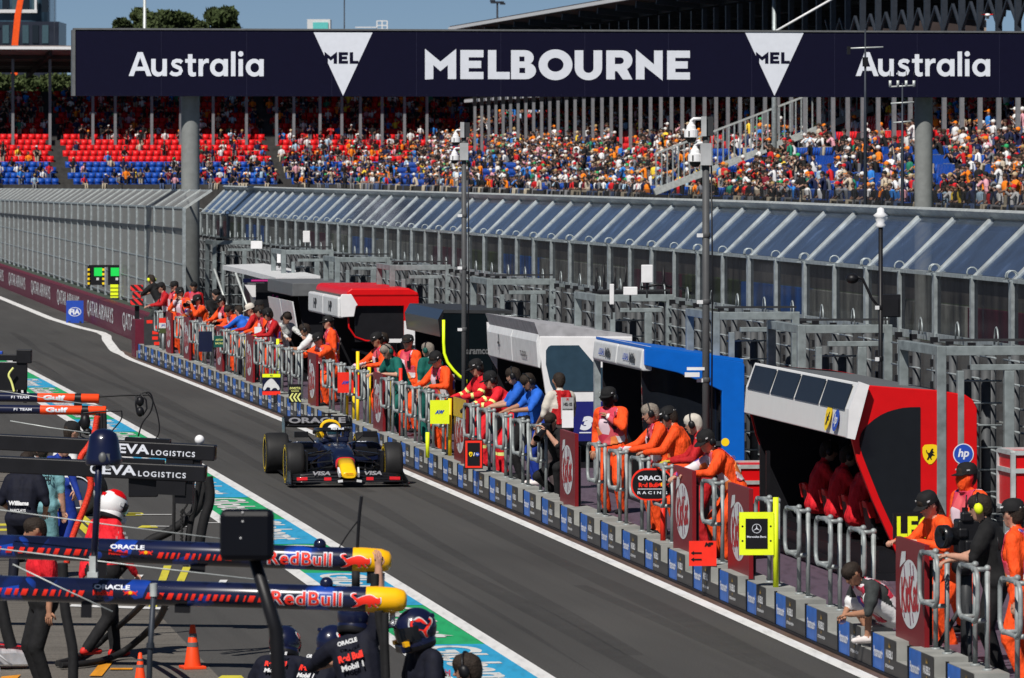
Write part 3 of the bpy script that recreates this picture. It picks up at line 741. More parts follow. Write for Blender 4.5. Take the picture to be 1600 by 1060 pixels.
SH = [('black', (.012, .012, .013), 44), ('white', (.72, .72, .72), 18), ('orange', (.85, .22, .012), 7), ('red', (.55, .015, .02), 10), ('navy', (.012, .018, .06), 17), ('grey', (.16, .17, .19), 7),
      ('blue', (.03, .20, .60), 6), ('green', (.02, .20, .12), 3), ('pale blue', (.40, .55, .68), 4), ('pink', (.68, .34, .40), 3), ('beige', (.52, .44, .34), 5), ('yellow', (.85, .60, .05), 2), ('maroon', (.20, .015, .03), 3)]
HA = [('white', (.72, .72, .71), 15), ('black', (.012, .012, .012), 38), ('orange', (.88, .23, .012), 10), ('red', (.60, .012, .02), 9), ('straw', (.50, .39, .25), 6), ('brown hair', (.045, .028, .018), 28), ('green', (.03, .35, .12), 3), ('navy', (.015, .025, .09), 6), ('blond hair', (.36, .24, .10), 5)]
TR = [('t_black', (.014, .014, .016)), ('t_denim', (.05, .08, .17)), ('t_beige', (.38, .33, .25)), ('t_grey', (.16, .16, .17))]
SK = [('s_light', (.36, .21, .155)), ('s_mid', (.25, .135, .09)), ('s_dark', (.09, .045, .03))]
for n_, c_, _ in SH: mat('sh_' + n_, c_, .85, var=.12)
for n_, c_, _ in HA: mat('ha_' + n_, c_, .8, var=.1)
for n_, c_ in TR + SK: mat(n_, c_, .8, var=.1)
shp = np.array([x[2] for x in SH], float); shp /= shp.sum(); hap = np.array([x[2] for x in HA], float); hap /= hap.sum()
crowd = [(s, i) for i, s in enumerate(allseats) if s[4] and s[3] < 335]
crowd.sort(key=lambda s: s[0][0].y)
fan_me = []
for q in PROT:
    o = q.build('spectator', ['s_light', 'sh_black', 't_black', 'ha_white']); fan_me.append(o.data); bpy.data.objects.remove(o)
palette = ['s_light', 's_mid', 's_dark'] + ['sh_' + x[0] for x in SH] + [x[0] for x in TR] + ['ha_' + x[0] for x in HA]
pidx = {n_: i for i, n_ in enumerate(palette)}
V = []; Q = []; mi = []; b = 0; ci = 0
for (s, _) in crowd:
    p, r, px, py, occ, st = s; k = rng.choice(len(PROT), p=[.22, .14, .14, .18, .14, .11, .07]); a = (la, ra)[st] + rng.uniform(-.75, .75) + (-.25 if st else 0)
    hs = SH[rng.choice(len(SH), p=shp)][0]; hh = HA[rng.choice(len(HA), p=hap)][0]
    sk = SK[rng.choice(3, p=[.6, .32, .08])][0]; tr = TR[rng.choice(4)][0]; sc = rng.uniform(.98, 1.14) if st else rng.uniform(.94, 1.08)
    pos = p + Vector((rng.uniform(-.08, .08), rng.uniform(-.1, .05), 0))
    if ci < 300 and 0 < px < 1600:
        ci += 1
        act = ('seated', 'shading face', 'clapping', 'standing', 'leaning', 'waving', 'upright')[k]
        o = link('spectator', fan_me[k], loc=pos, rz=a, cat='spectator', group='spectators in the long grandstand',
                 label='%s spectator, %s shirt, %s, %s row, %s' % (act, hs, hh if 'hair' in hh else hh + ' hat', ORD[r], under(px)))
        o.scale = (sc,) * 3
        for j, mn in enumerate((sk, 'sh_' + hs, tr, 'ha_' + hh)):
            o.material_slots[j].link = 'OBJECT'; o.material_slots[j].material = MATS[mn]
        continue
    q = PROT[k]; rot = seat_xf(a)
    V.append(q.A @ rot.T * sc + np.array(pos)); Q.append(q.Q + b); b += len(q.A)
    lut = np.array([pidx[sk], pidx['sh_' + hs], pidx[tr], pidx['ha_' + hh]]); mi.append(lut[q.MI])
V = np.concatenate(V); Q = np.concatenate(Q); mi = np.concatenate(mi)
me = bpy.data.meshes.new('crowd'); tri = Q[:, 2] == Q[:, 3]
Fl = [tuple(f[:3]) if t_ else tuple(f) for f, t_ in zip(Q.tolist(), tri)]
me.from_pydata(V.tolist(), [], Fl); me.polygons.foreach_set('material_index', mi.astype(np.int32))
me.polygons.foreach_set('use_smooth', np.ones(len(Fl), bool))
for n_ in palette: me.materials.append(MATS[n_])
link('crowd', me, kind='stuff', label='the dense crowd of further spectators filling both grandstands', cat='crowd', group='spectators in the long grandstand')

# ================================================================= BACKGROUND
def tree(pos, h, rx, label, dark, seed):
    r_ = np.random.RandomState(seed); th = thing('tree', label, 'tree', pos, 0, 'round trees beyond the sign')
    q = M(); q.tube([(0, 0, 0), (.3, 0, h * .45), (.2, 0, h * .75)], [.6, .45, .2], 0, 7)
    for k in range(6):
        a = k * 1.05; q.tube([(.2, 0, h * (.4 + .05 * k)), (math.cos(a) * rx * .5, math.sin(a) * rx * .5, h * (.62 + .03 * k))], [.25, .07], 0, 5)
    q.build('trunk', 'bark', th)
    q = M(); cl = [(0, 0, h * .84, rx * .5), (rx * .35, -.5, h * .78, rx * .5), (-rx * .4, -.5, h * .78, rx * .48)]
    for k in range(26):
        a = r_.uniform(0, 6.28); u = r_.uniform(0, 1) ** .5; z = r_.uniform(-.55, 1)
        cl.append((math.cos(a) * u * rx * .8 * math.sqrt(max(.1, 1 - z * z * .8)), math.sin(a) * u * rx * .8, h * .72 + z * h * .25, r_.uniform(.34, .5) * rx))
    vs = []; fs = []
    for k in range(11000):
        cx, cy, cz, cr = cl[r_.randint(len(cl))]; d = r_.normal(size=3); d /= np.linalg.norm(d); rr = cr * r_.uniform(.7, 1.05)
        p = np.array((cx, cy, cz)) + d * rr * (1, 1, .75); s = r_.uniform(.25, .55)
        t1 = r_.normal(size=3); t1 /= np.linalg.norm(t1); t2 = np.cross(d + .5 * r_.normal(size=3), t1); t2 /= np.linalg.norm(t2) + 1e-6
        b_ = len(vs); vs += [tuple(p - t1 * s), tuple(p + t2 * s * .6), tuple(p + t1 * s), tuple(p - t2 * s * .6)]; fs.append((b_, b_ + 1, b_ + 2, b_ + 3))
    me = bpy.data.meshes.new('crown'); me.from_pydata(vs, [], fs); me.materials.append(MATS['leaf_dark' if dark else 'leaf'])
    me.polygons.foreach_set('use_smooth', np.zeros(len(fs), bool)); link('crown', me, th)
for i, (px, top, wd, lab) in enumerate([(192, 26, 34, 'small round tree leftmost in the dark clump left of the flag pole'), (222, 15, 62, 'broad dark tree just left of the tall pale pole'), (263, 16, 58, 'broad dark tree just right of the tall pale pole'),
                                        (300, 22, 52, 'lower round tree between the two broad dark trees'), (350, 11, 70, 'tall domed tree at the right end of the clump')]):
    Y = 600 + 8 * i; h = H + (250 - top) * Y / F; tree(((px - 800) * Y / F, Y, 0), h, wd * 1.12 * Y / F / 2, lab, i % 2 == 0, 40 + i)
for i, px in enumerate((5, 40, 78, 108)):
    Y = 480 + 4 * i; tree(((px - 800) * Y / F, Y, 0), H + (250 - 122) * Y / F, 1.9, ('leafy tree seen under the far left grandstand roof, ' + ['leftmost', 'second from the left', 'third from the left', 'nearest the sign edge'][i]), i % 2, 60 + i)
def ptxz(px, py, Y): return ((px - 800) * Y / F, H + (250 - py) * Y / F)
bt = thing('tower_block', 'dark glass tower with pale balcony bands and planted terraces at top left', 'building', (-68, 720, 0))
q = M(); Yb = 720
x0 = ptxz(-60, 0, Yb)[0] + 68; x1 = ptxz(76, 0, Yb)[0] + 68; x2 = ptxz(92, 0, Yb)[0] + 68; zT = ptxz(0, 34, Yb)[1]
q.box(((x0 + x2) / 2, 6, zT / 2), (x2 - x0, 12, zT)); q.build('podium', mat('tower_dark', (.022, .026, .04), .3, var=.3, scale=.4), bt)
q = M(); pl = [(x0, 0)] + [(x1 - 2.2 + 2.2 * math.cos(R(a)), 2.6 + 2.6 * math.sin(R(a))) for a in range(-90, 1, 15)] + [(x1, 12), (x0, 12)]
q.prism(pl, zT, zT + 14, 0, 'Z'); q.build('upper_floors', 'glass_tower' if 'glass_tower' in MATS else mat('glass_tower', (.03, .06, .09), .15, var=.5, scale=.5), bt)
q = M()
for zz in (ptxz(0, 18, Yb)[1],):
    q.box(((x0 + x1 - 1.4) / 2, -.5, zz), (x1 - 1.4 - x0, .5, .42)); q.bar((x1 - 1.6, -.5, zz), (x1 - 1.6, -.5, zz + 1.5), .3, .3)
q.build('balcony_band', 'offwhite', bt)
mat('pane_teal', (.05, .09, .11), .15)
for k in range(9):
    for z_, h_, w_ in ((zT - 1.6, 2.3, .8), (zT + 2.0, 1.6, .9)): q = M(); q.box((x0 + .6 + k * 1.25, -.08, z_), (w_, .1, h_)); q.build('window', ('pane_teal', 'glass_dark')[(k + (h_ < 2)) % 2], bt)
vs = []; fs = []
for k in range(2600):
    c = [(-8.5, -.6, zT - .4, 1.4), (-1.6, -.8, zT - 2.0, 1.4), (1.2, -.6, zT, .9), (-4.5, -.6, zT - .9, 1.1), (-.2, -.8, zT - 3, 1.0)][rng.randint(5)]
    p = np.array(c[:3]) + rng.normal(size=3) * c[3] * (.6, .3, .5); t1 = rng.normal(size=3) * .12; t2 = rng.normal(size=3) * .12; b_ = len(vs)
    vs += [tuple(p - t1), tuple(p - t2), tuple(p + t1), tuple(p + t2)]; fs.append((b_, b_ + 1, b_ + 2, b_ + 3))
me = bpy.data.meshes.new('terrace_planting'); me.from_pydata(vs, [], fs); me.materials.append(MATS['leaf']); link('terrace_planting', me, bt)
q = M(); q.tube([(ptxz(21, 88, 520)[0], 520, 3), (*[ptxz(23, 76, 520)[0]], 520, ptxz(0, 76, 520)[1]), (ptxz(28, 24, 520)[0], 520, ptxz(0, 24, 520)[1]), (ptxz(36, -20, 520)[0], 520, ptxz(0, -20, 520)[1])], [.42, .42, .40, .34], 0, 4, True, False)
q.build('crane_arm', mat('crane_orange', (.85, .09, .01), .5), label='orange lifting arm rising behind the far left grandstand roof', cat='crane')
q = M(); a = ptxz(481, 31, 640); b2 = ptxz(517, 48, 640); q.box(((a[0] + b2[0]) / 2, 640, a[1] / 2), (b2[0] - a[0], 4, a[1])); hb = thing('rooftop_block', 'small white rooftop block with a turquoise window above the sign', 'building')
q.build('wall', 'offwhite', hb); q = M(); q.box(((a[0] + b2[0]) / 2 + .2, 637.9, a[1] - .9), (1.7, .1, 1.1)); q.build('window', mat('turquoise', (.12, .5, .48), .3), hb)
sc_ = thing('scaffold', 'distant pale scaffold frame on a roof just above the sign', 'scaffold'); q = M()
for px in (589, 597, 605): q.bar((ptxz(px, 50, 640)[0], 640, 18), (ptxz(px, 33, 640)[0], 640, ptxz(0, 33, 640)[1]), .14, .14)
for py in (33, 40, 46): q.bar((ptxz(589, 0, 640)[0], 640, ptxz(0, py, 640)[1]), (ptxz(605, 0, 640)[0], 640, ptxz(0, py, 640)[1]), .12, .12)
q.bar((ptxz(555, 0, 640)[0], 640, ptxz(0, 43, 640)[1]), (ptxz(589, 0, 640)[0], 640, ptxz(0, 43, 640)[1]), .3, .12); q.build('frame', 'offwhite', sc_)
q = M(); q.box((ptxz(580, 0, 645)[0], 645, 10), (4.5, 6, 19.2)); q.build('plinth', 'mid_grey', sc_)
def mast(px, Y, ytop, r, label, m='galv', extra=None, base=0.):
    x = (px - 800) * Y / F; th = thing('mast', label, 'mast', (x, Y, base)); z = H + (250 - ytop) * Y / F - base
    q = M(); q.tube([(0, 0, 0), (0, 0, z * .6), (0, 0, z)], [r, r * .9, r * .7], 0, 8); q.build('pole', m, th)
    return th, z
mast(226, 472, -20, .17, 'tall pale pole standing in front of the round trees', 'galv_light')
mast(538, 480, -20, .07, 'thin dark mast above the left triangle of the sign', 'steel_dark')
th, z = mast(777, 420, 4, .10, 'floodlight mast with a small lamp head left of the long dark roof', 'steel_dark')
q = M(); q.box((0, 0, z), (1.0, .3, .16)); q.box((-.35, 0, z + .12), (.4, .3, .14)); q.box((.4, 0, z - .1), (.4, .3, .14)); q.build('lamp_head', 'steel_dark', th)
mast(1210, 301, -20, .16, 'pale lamp pole rising beside the right triangle of the sign', 'galv')
mast(85, 700, -30, .035, 'hair-thin dark aerial beside the glass tower', 'steel_dark')
q = M(); q.tube([(ptxz(1207, 52, 240)[0], 240, ptxz(0, 52, 240)[1]), (ptxz(1305, -4, 240)[0], 240, ptxz(0, -4, 240)[1])], .055, 0, 6); q.build('stay_cable', 'white', label='white stay cable slanting above the right triangle of the sign', cat='cable')
dr = thing('drone', 'tiny white and red quadcopter drone hovering above the second Australia', 'drone', (*ptxz(1543, 24, 180)[:1], 180, ptxz(0, 24, 180)[1])); q = M()
q.ell((0, 0, 0), (.1, .12, .06), 0); q.box((0, -.05, -.08), (.09, .09, .07), 1); q.build('body', ['white', 'dark_grey'], dr)
for sx in (-1, 1):
    for sy in (-1, 1):
        q = M(); q.tube([(0, 0, 0), (.2 * sx, .18 * sy, .03)], .014, 0, 5); q.lathe([(.03, .0), (.03, .07)], 1, 8, (.2 * sx, .18 * sy, .02)); q.box((.2 * sx, .18 * sy, .095), (.16, .02, .008), 1, Matrix.Rotation(.6 * sx, 3, 'Z')); q.build('rotor_arm', ['red_paint', 'dark_grey'], dr)
# ================================================================= PEOPLE
def unit(v): v = Vector(v); return v.normalized() if v.length > 1e-6 else Vector((0, 0, 1))
def ik(a, b, l1, l2, pole):
    a, b = Vector(a), Vector(b); d = b - a; L = min(d.length, (l1 + l2) * .995); dn = unit(d); b = a + dn * L
    x = (l1 * l1 - l2 * l2 + L * L) / (2 * L); h = math.sqrt(max(0, l1 * l1 - x * x)); p = Vector(pole); p = unit(p - dn * p.dot(dn))
    return a + dn * x + p * h, b
def remesh(q, voxel, it=3):
    me = bpy.data.meshes.new('tmp'); me.from_pydata(q.v, [], q.f); o = bpy.data.objects.new('tmp', me); COL.objects.link(o)
    bm = bmesh.new(); bm.from_mesh(me); bmesh.ops.remove_doubles(bm, verts=bm.verts, dist=1e-5); bmesh.ops.recalc_face_normals(bm, faces=bm.faces); bm.to_mesh(me); bm.free()
    r = o.modifiers.new('r', 'REMESH'); r.mode = 'VOXEL'; r.voxel_size = voxel; r.use_smooth_shade = True
    s = o.modifiers.new('s', 'SMOOTH'); s.iterations = it; s.factor = .5
    dg = bpy.context.evaluated_depsgraph_get(); e = o.evaluated_get(dg).to_mesh()
    nv = len(e.vertices); V = np.empty(nv * 3, np.float32); e.vertices.foreach_get('co', V); V = V.reshape(-1, 3)
    Fs = [tuple(p.vertices) for p in e.polygons]
    o.evaluated_get(dg).to_mesh_clear(); bpy.data.objects.remove(o); bpy.data.meshes.remove(me); return V, Fs
def person(label, loc, rz, out, pose=None, hat=None, extra=None, voxel=.017, name='person', h=1.0, group=None):
    """local frame: faces -Y, left hand at +X. out: skin, hair, top, sleeve ('long'/'short'), legs, shoe, vest, stripes, fat"""
    P = dict(lean=4, side=0, twist=0, hip=(0, 0, .93), feet=((.12, .02, .08), (-.12, .02, .08)), hands=((.27, -.06, .82), (-.27, -.06, .82)), look=(0, -8), elbow=((.6, .9, -.3), (-.6, .9, -.3)), knee=((.15, -1, 0), (-.15, -1, 0)))
    P.update(pose or {})
    skin, hair, top, leg, shoe = out.get('skin', 'skin'), out.get('hair', 'hair_dark'), out['top'], out.get('legs', out['top']), out.get('shoe', 'cloth_black')
    fat = out.get('fat', 1.08); hip = Vector(P['hip'])
    Rt = Matrix.Rotation(R(P['twist']), 3, 'Z') @ Matrix.Rotation(R(P['lean']), 3, 'X') @ Matrix.Rotation(R(P['side']), 3, 'Y')
    up = Rt @ Vector((0, 0, 1)); rt = Rt @ Vector((1, 0, 0)); fw = Rt @ Vector((0, -1, 0))
    chest = hip + up * .36; shc = hip + up * .49; neck = hip + up * .56 + fw * .01
    Rh = Matrix.Rotation(R(P['twist'] + P['look'][0]), 3, 'Z') @ Matrix.Rotation(R(P['lean'] * .45 - P['look'][1]), 3, 'X')
    hu, hf, hr = Rh @ Vector((0, 0, 1)), Rh @ Vector((0, -1, 0)), Rh @ Vector((1, 0, 0))
    hc = neck + hu * .145 + hf * .025
    mats = [skin, hair, top, leg, shoe, out.get('glove', skin), 'stripe', 'black']
    prims = []                          # (a, b, r0, r1, tag, stripes)
    def cap(a, b, r0, r1, tag, st=()): prims.append((Vector(a), Vector(b), r0, r1, tag, st))
    f = fat
    cap(hip + rt * .075, hip - rt * .075, .125 * f, .125 * f, 3); cap(hip + up * .06 + rt * .06, hip + up * .06 - rt * .06, .118 * f, .118 * f, 2)
    for s in (-1, 1):
        cap(hip + up * .1 + rt * .055 * s, chest + rt * .075 * s, .112 * f, .122 * f, 2); cap(chest + rt * .075 * s, shc + rt * .1 * s - up * .02, .12 * f, .085 * f, 2)
    cap(shc + rt * .17, shc - rt * .17, .068 * f, .068 * f, 2); cap(shc + up * .01, neck, .085, .062, 2)
    cap(neck - up * .02, hc - hu * .05, .054, .052, 0)
    cap(hc - hu * .015 + hf * .005, hc + hu * .035, .088, .092, 0); cap(hc - hu * .075 + hf * .05, hc - hu * .03 + hf * .03, .05, .07, 0)
    cap(hc + hf * .095 + hu * .01, hc + hf * .115 - hu * .02, .012, .017, 0)
    for s in (-1, 1): cap(hc + hr * .088 * s - hu * .02, hc + hr * .09 * s + hu * .02, .016, .019, 0)
    if hair: cap(hc - hf * .03 + hu * .04, hc + hf * .02 + hu * .055, .098, .093, 1); cap(hc - hf * .05 - hu * .03, hc - hf * .045 + hu * .02, .075, .085, 1)
    if out.get('long_hair'): cap(hc - hf * .06, neck - hf * .09 - up * .16, .075, .05, 1)
    if out.get('beard'): cap(hc - hu * .085 + hf * .055, hc - hu * .06 + hf * .06, .052, .045, 1)
    if out.get('mask'): cap(hc - hu * .09 + hf * .04, hc - hu * .02 + hf * .04, .075, .09, 2)
    wr = []; st_on = out.get('stripes')
    for i, s in enumerate((1, -1)):
        sh = shc + rt * .185 * s - up * .01; e, wv = ik(sh, P['hands'][i], .295, .265, P['elbow'][i]); wr.append((e, wv, s))
        sl = 2; fo = 2 if out.get('sleeve', 'long') == 'long' else 0; k = 1.0 if fo == 0 else f
        cap(sh, e, .062 * f, .05 * (f if fo else 1.05), 2, ((.72, .86, 6),) if st_on else ()); cap(e, wv, .046 * k, .033 * k, fo, ((.35, .52, 6),) if st_on else ())
        if fo == 0: cap(sh, sh + (e - sh) * .62, .07 * f, .068 * f, 2)
        kn, ft = ik(hip + rt * .095 * s - up * .02, P['feet'][i], .45, .42, P['knee'][i])
        sk = out.get('shorts'); f2 = f * 1.04
        cap(hip + rt * .09 * s - up * .03, kn, .092 * f, .068 * f2, 3); cap(kn, ft, .060 * f2 if not sk else .052, .05 * f2 if not sk else .036, 0 if sk else 3, ((.3, .42, 6),) if st_on else ())
        fd = P.get('toe', ((0, -1, 0), (0, -1, 0)))[i]; fd = unit(fd)
        cap(ft - Vector((0, 0, .035)) - fd * .05, ft - Vector((0, 0, .045)) + fd * .16, .045, .035, 4)
    for e, wv, s in wr:
        d = unit(wv - e); pn = Vector(P.get('palm', (0, 0, -1))); pn = unit(pn - d * pn.dot(d)); sd = d.cross(pn)
        for o_ in (-.022, .022): cap(wv + d * .01 + sd * o_ * .5, wv + d * .085 + sd * o_, .021, .017, 5)
    q = M()
    for a, b, r0, r1, tg, _ in prims:
        d = b - a; L = max(d.length, 1e-4); d = d / L
        pts = [a - d * r0 * c for c in (.97, .7)] + [a, b] + [b + d * r1 * c for c in (.7, .97)]
        q.tube(pts, [r0 * .24, r0 * .71, r0, r1, r1 * .71, r1 * .24], 0, 10)
    V, Fs = remesh(q, voxel)
    C = np.array([V[list(t)].mean(0) for t in Fs]); best = np.full(len(C), 9.); tg = np.zeros(len(C), int)
    for a, b, r0, r1, t_, st in prims:
        A = np.array(a); B = np.array(b); d = B - A; L2 = max(d @ d, 1e-9); u = np.clip((C - A) @ d / L2, 0, 1)
        ds = np.linalg.norm(C - A - u[:, None] * d, axis=1) - (r0 + (r1 - r0) * u); k = ds < best
        best[k] = ds[k]; tt = np.full(len(C), t_)
        for s0, s1, m_ in st: tt[(u > s0) & (u < s1)] = m_
        tg[k] = tt[k]
    q = M()
    q.v = [tuple(v) for v in V.tolist()]; q.f = list(Fs); q.m = tg.tolist(); q.s = [True] * len(Fs)
    for e, wv, s in wr:                 # fingers, unequal and curled, and a thumb from the side of the palm
        d = unit(wv - e); pn = Vector(P.get('palm', (0, 0, -1))); pn = unit(pn - d * pn.dot(d)); sd = d.cross(pn); cu = P.get('curl', .5)
        for k, L in enumerate((.070, .080, .075, .058)):
            b0 = wv + d * .085 + sd * (.031 - .0205 * k) * s; m1 = b0 + (d * math.cos(cu * .5) + pn * math.sin(cu * .5)) * L * .5; m2 = m1 + (d * math.cos(cu * 1.6) + pn * math.sin(cu * 1.6)) * L * .5
            q.tube([b0 - d * .02, b0, m1, m2], [.0095, .0095, .0088, .0065], 5, 6)
        b0 = wv + d * .03 + sd * .03 * s; q.tube([b0, b0 + (sd * s * .8 + d * .7 + pn * .2) * .035, b0 + (sd * s * .55 + d + pn * .5) * .06], [.012, .011, .008], 5, 6)
    if not out.get('noface'):
        for s in (-1, 1):
            q.ell(hc + hf * .088 + hr * .034 * s + hu * .022, (.011, .011, .007), 7, 6, 4); q.box(hc + hf * .094 + hr * .034 * s + hu * .043, (.03, .008, .007), 1, Rh)
        q.box(hc + hf * .098 - hu * .052, (.04, .008, .008), 0, Rh)
    th = thing(name, label, 'person', loc, rz, group); th.scale = (h,) * 3
    q.build('body', mats, th)
    MH = Matrix.Translation(hc) @ Rh.to_4x4(); MTo = Matrix.Translation(hip) @ Rt.to_4x4()
    if out.get('vest'):                 # bib worn over the body: torso faces pushed outwards
        tors = np.where(tg == 2)[0]; hz = np.array(hip); upa = np.array(up); rta = np.array(rt)
        sel = [i for i in tors if .02 < (C[i] - hz) @ upa < .56 and abs((C[i] - hz) @ rta) < .19 - (.06 if (C[i] - hz) @ upa > .3 else 0)]
        used = sorted({v for i in sel for v in Fs[i]}); mp = {v: k for k, v in enumerate(used)}
        me = bpy.data.meshes.new('bib'); me.from_pydata([tuple(V[v]) for v in used], [], [tuple(mp[v] for v in Fs[i]) for i in sel])
        nr = [tuple(x.normal) for x in me.vertices]
        for v, n_ in zip(me.vertices, nr): v.co += Vector(n_) * .013
        me.polygons.foreach_set('use_smooth', [True] * len(me.polygons)); me.materials.append(MATS[out['vest']]); b = link('bib', me, th)
        sm = b.modifiers.new('s', 'SOLIDIFY'); sm.thickness = .008
    if out.get('logo'): out['logo'](th, MTo)
    if out.get('vest') == 'tabard':
        q = M(); q.T = MTo; q.box((.11, -.165, .33), (.055, .035, .12)); q.tube([(.125, -.165, .38), (.13, -.16, .52)], .008, 0, 5); q.build('radio', 'black', th)
        q = M(); q.T = MTo; q.text('PIT LANE', (0, .178, .36), (-1, 0, 0), (0, 0, 1), .05, 0, .24, .04, 0); q.text('MARSHAL', (0, .178, .27), (-1, 0, 0), (0, 0, 1), .04, 0, .22, .04, 0); q.build('bib_print', 'offwhite', th)
    for hh in ([hat] if isinstance(hat, str) else (hat or [])): HATS[hh](th, MH)
    if extra: extra(th, MH, MTo, hc)
    return th
def h_cap(c, logo=None):
    def fn(th, T):
        q = M(); q.T = T
        q.lathe([(.112, -.005), (.113, .03), (.103, .075), (.075, .105), (.03, .118), (0, .119)], 0, 18, (0, .008, .035)); q.tube([(0, .008, .033), (0, .008, .04)], .112, 0, 18)
        vs = []
        for k in range(9):
            a = R(-65 + 130 * k / 8); vs += [(math.sin(a) * .1, .0 - math.cos(a) * .1, .035), (math.sin(a) * .088, -.07 - math.cos(a) * .115, .018)]
        q.add(vs, [(2 * k, 2 * k + 1, 2 * k + 3, 2 * k + 2) for k in range(8)], 0, True); q.add([(x, y, z + .006) for x, y, z in vs], [(2 * k, 2 * k + 1, 2 * k + 3, 2 * k + 2) for k in range(8)], 0, True)
        if logo:
            for s in (-1, 1): q.box((.098 * s, -.03, .075), (.01, .07, .014), 1)
            q.box((0, .112, .06), (.07, .012, .012), 1)
        q.build('cap', [c, 'offwhite'], th)
    return fn
def h_muffs(c):
    def fn(th, T):
        q = M(); q.T = T; q.tube([(math.cos(a) * .118, .01, .02 + math.sin(a) * .125) for a in np.linspace(0, math.pi, 12)], .010, 1, 6)
        for s in (-1, 1): q.ell((.112 * s, .01, -.005), (.032, .045, .055), 0, 10, 8)
        q.build('ear_defenders', [c, 'black'], th)
    return fn
def h_headset(th, T):
    h_muffs('black')(th, T); q = M(); q.T = T; q.tube([(.115, -.02, -.03), (.10, -.09, -.075), (.05, -.125, -.07)], .006, 0, 5); q.ell((.045, -.127, -.07), .014, 0, 8, 6); q.build('microphone', 'black', th)
BULL = smooth2([(.20, .62), (.34, .76), (.50, .86), (.62, .90), (.74, .84), (.84, .70), (.91, .67), (.98, .76), (.99, .64), (1.0, .48), (.97, .34), (.89, .28), (.85, .36), (.79, .34), (.83, .21), (.92, .12), (.85, .04), (.77, .14), (.73, .30), (.66, .26), (.70, .12), (.64, .02), (.56, .07), (.60, .18), (.53, .31), (.42, .28), (.33, .20), (.24, .09), (.12, .02), (.0, .0), (.08, .11), (.18, .21), (.22, .35), (.15, .46), (.11, .58), (.02, .70), (-.02, .84), (.03, .97), (.14, 1.0), (.20, .93), (.13, .91), (.06, .89), (.07, .80), (.14, .72)], 1)
HATS = {'cap': h_cap('cloth_black', 1), 'cap_plain': h_cap('cloth_black'), 'cap_green': h_cap('cloth_green', 1), 'cap_beige': h_cap('cloth_beige'), 'muffs': h_muffs('black'), 'muffs_yellow': h_muffs('hi_yellow'), 'headset': h_headset, 'muffs_green': h_muffs('aston_green')}
def helmet(shell, trim, bull=True, vis='glass_dark'):
    def fn(th, T):
        q = M(); q.T = T
        q.ell((0, .008, .018), (.146, .168, .160), 0, 24, 16); q.lathe([(.135, -.115), (.140, -.09), (.132, -.05)], 0, 20, (0, .0, -.0)); q.box((0, -.135, -.10), (.15, .085, .07), 0)
        q.lathe([(.118, -.150), (.134, -.14), (.138, -.10)], 2, 20)
        q.build('helmet', [shell, trim, 'black'], th, .012)
        q = M(); q.T = T; vs = []
        for k in range(13):
            a = R(-78 + 156 * k / 12); c_, s_ = math.sin(a), -math.cos(a); vs += [(c_ * .150, .008 + s_ * .176, .065), (c_ * .154, .008 + s_ * .181, .01), (c_ * .146, .008 + s_ * .176, -.05)]
        q.add(vs, [(3 * k + j, 3 * k + j + 1, 3 * k + 4 + j, 3 * k + 3 + j) for k in range(12) for j in (0, 1)], 0, True); q.build('visor', vis, th)
        q = M(); q.T = T
        for s in (-1, 1):
            if bull:
                for m_, g_ in ((1, 1.16), (0, 1.0)):
                    pv, pf = fit(loops2d([BULL]), .17 * g_, .15 * g_, rot=R(28)); vs = []
                    for a, b in pv:
                        yy, zz = -.0 - a, .045 + b; e = (yy - .008) / .168, (zz - .018) / .16; k = max(0.05, 1 - e[0] ** 2 - e[1] ** 2); vs.append((s * .146 * math.sqrt(k) + s * (.004 + .002 * (1 - m_)), yy, zz))
                    q.add(vs, pf, m_)
                q.box((s * .10, -.145, -.06), (.05, .04, .035), 2)
            else: q.box((s * .1495, .0, .03), (.004, .05, .03), 1)
        q.build('emblem', ['red_bright', 'offwhite', 'yellow'], th)
        if not bull:
            q = M(); q.T = T; q.lathe([(.128, .085), (.105, .124), (.06, .156), (0, .166)], 0, 24, (0, .006, .022)); q.box((0, .15, .06), (.06, .03, .09), 0); q.build('crown_stripe', trim, th)
        if bull: q = M(); q.T = T; q.box((0, -.205, .10), (.16, .09, .010)); q.box((.08, .12, .09), (.05, .05, .03)); q.build('peak', shell, th, .004)
    return fn
HATS['bull'] = helmet('navy', 'red_bright'); HATS['red_white'] = helmet('white', 'red', False); HATS['black_helmet'] = helmet('black', 'offwhite', False)
def back_logo(items):
    def fn(th, T):
        for st, z, hh, w_, m, bd in items: q = M(); q.T = T; q.text(st, (0, .168, z), (-1, 0, 0), (0, 0, 1), hh, m, w_, bd, 0); q.build('shirt_print', ['offwhite', 'red_bright', 'yellow', 'black'], th)
    return fn
# ---- who stands where along the pit wall: D metres from the camera line, photo column, height of the standing surface
def on_wall(px, D, z=None):
    t = tpx(D, px); return LN(D, t, PZ + .01 if z is None else z), head(t)
MARSH = dict(top='suit_orange', shoe='cloth_black', vest='tabard', fat=1.26)
FIRE = dict(top='suit_red', stripes=True, fat=1.30, noface=False, glove='cloth_black')
RAIL = dict(lean=11, hip=(0, .06, .92), hands=((.22, -.42, 1.14), (-.22, -.44, 1.12)), look=(0, -18), elbow=((.8, .5, -.6), (-.8, .5, -.6)), curl=.9)
LEANR = dict(lean=30, hip=(0, .20, .88), hands=((.20, -.50, 1.10), (-.14, -.52, 1.06)), look=(10, -10), elbow=((.7, .4, -.7), (-.7, .4, -.7)), curl=.9)
STAND = dict(lean=3)
FOLD = dict(lean=6, hands=((-.10, -.26, 1.10), (.10, -.28, 1.16)), elbow=((.8, -.1, -.8), (-.8, -.1, -.8)))
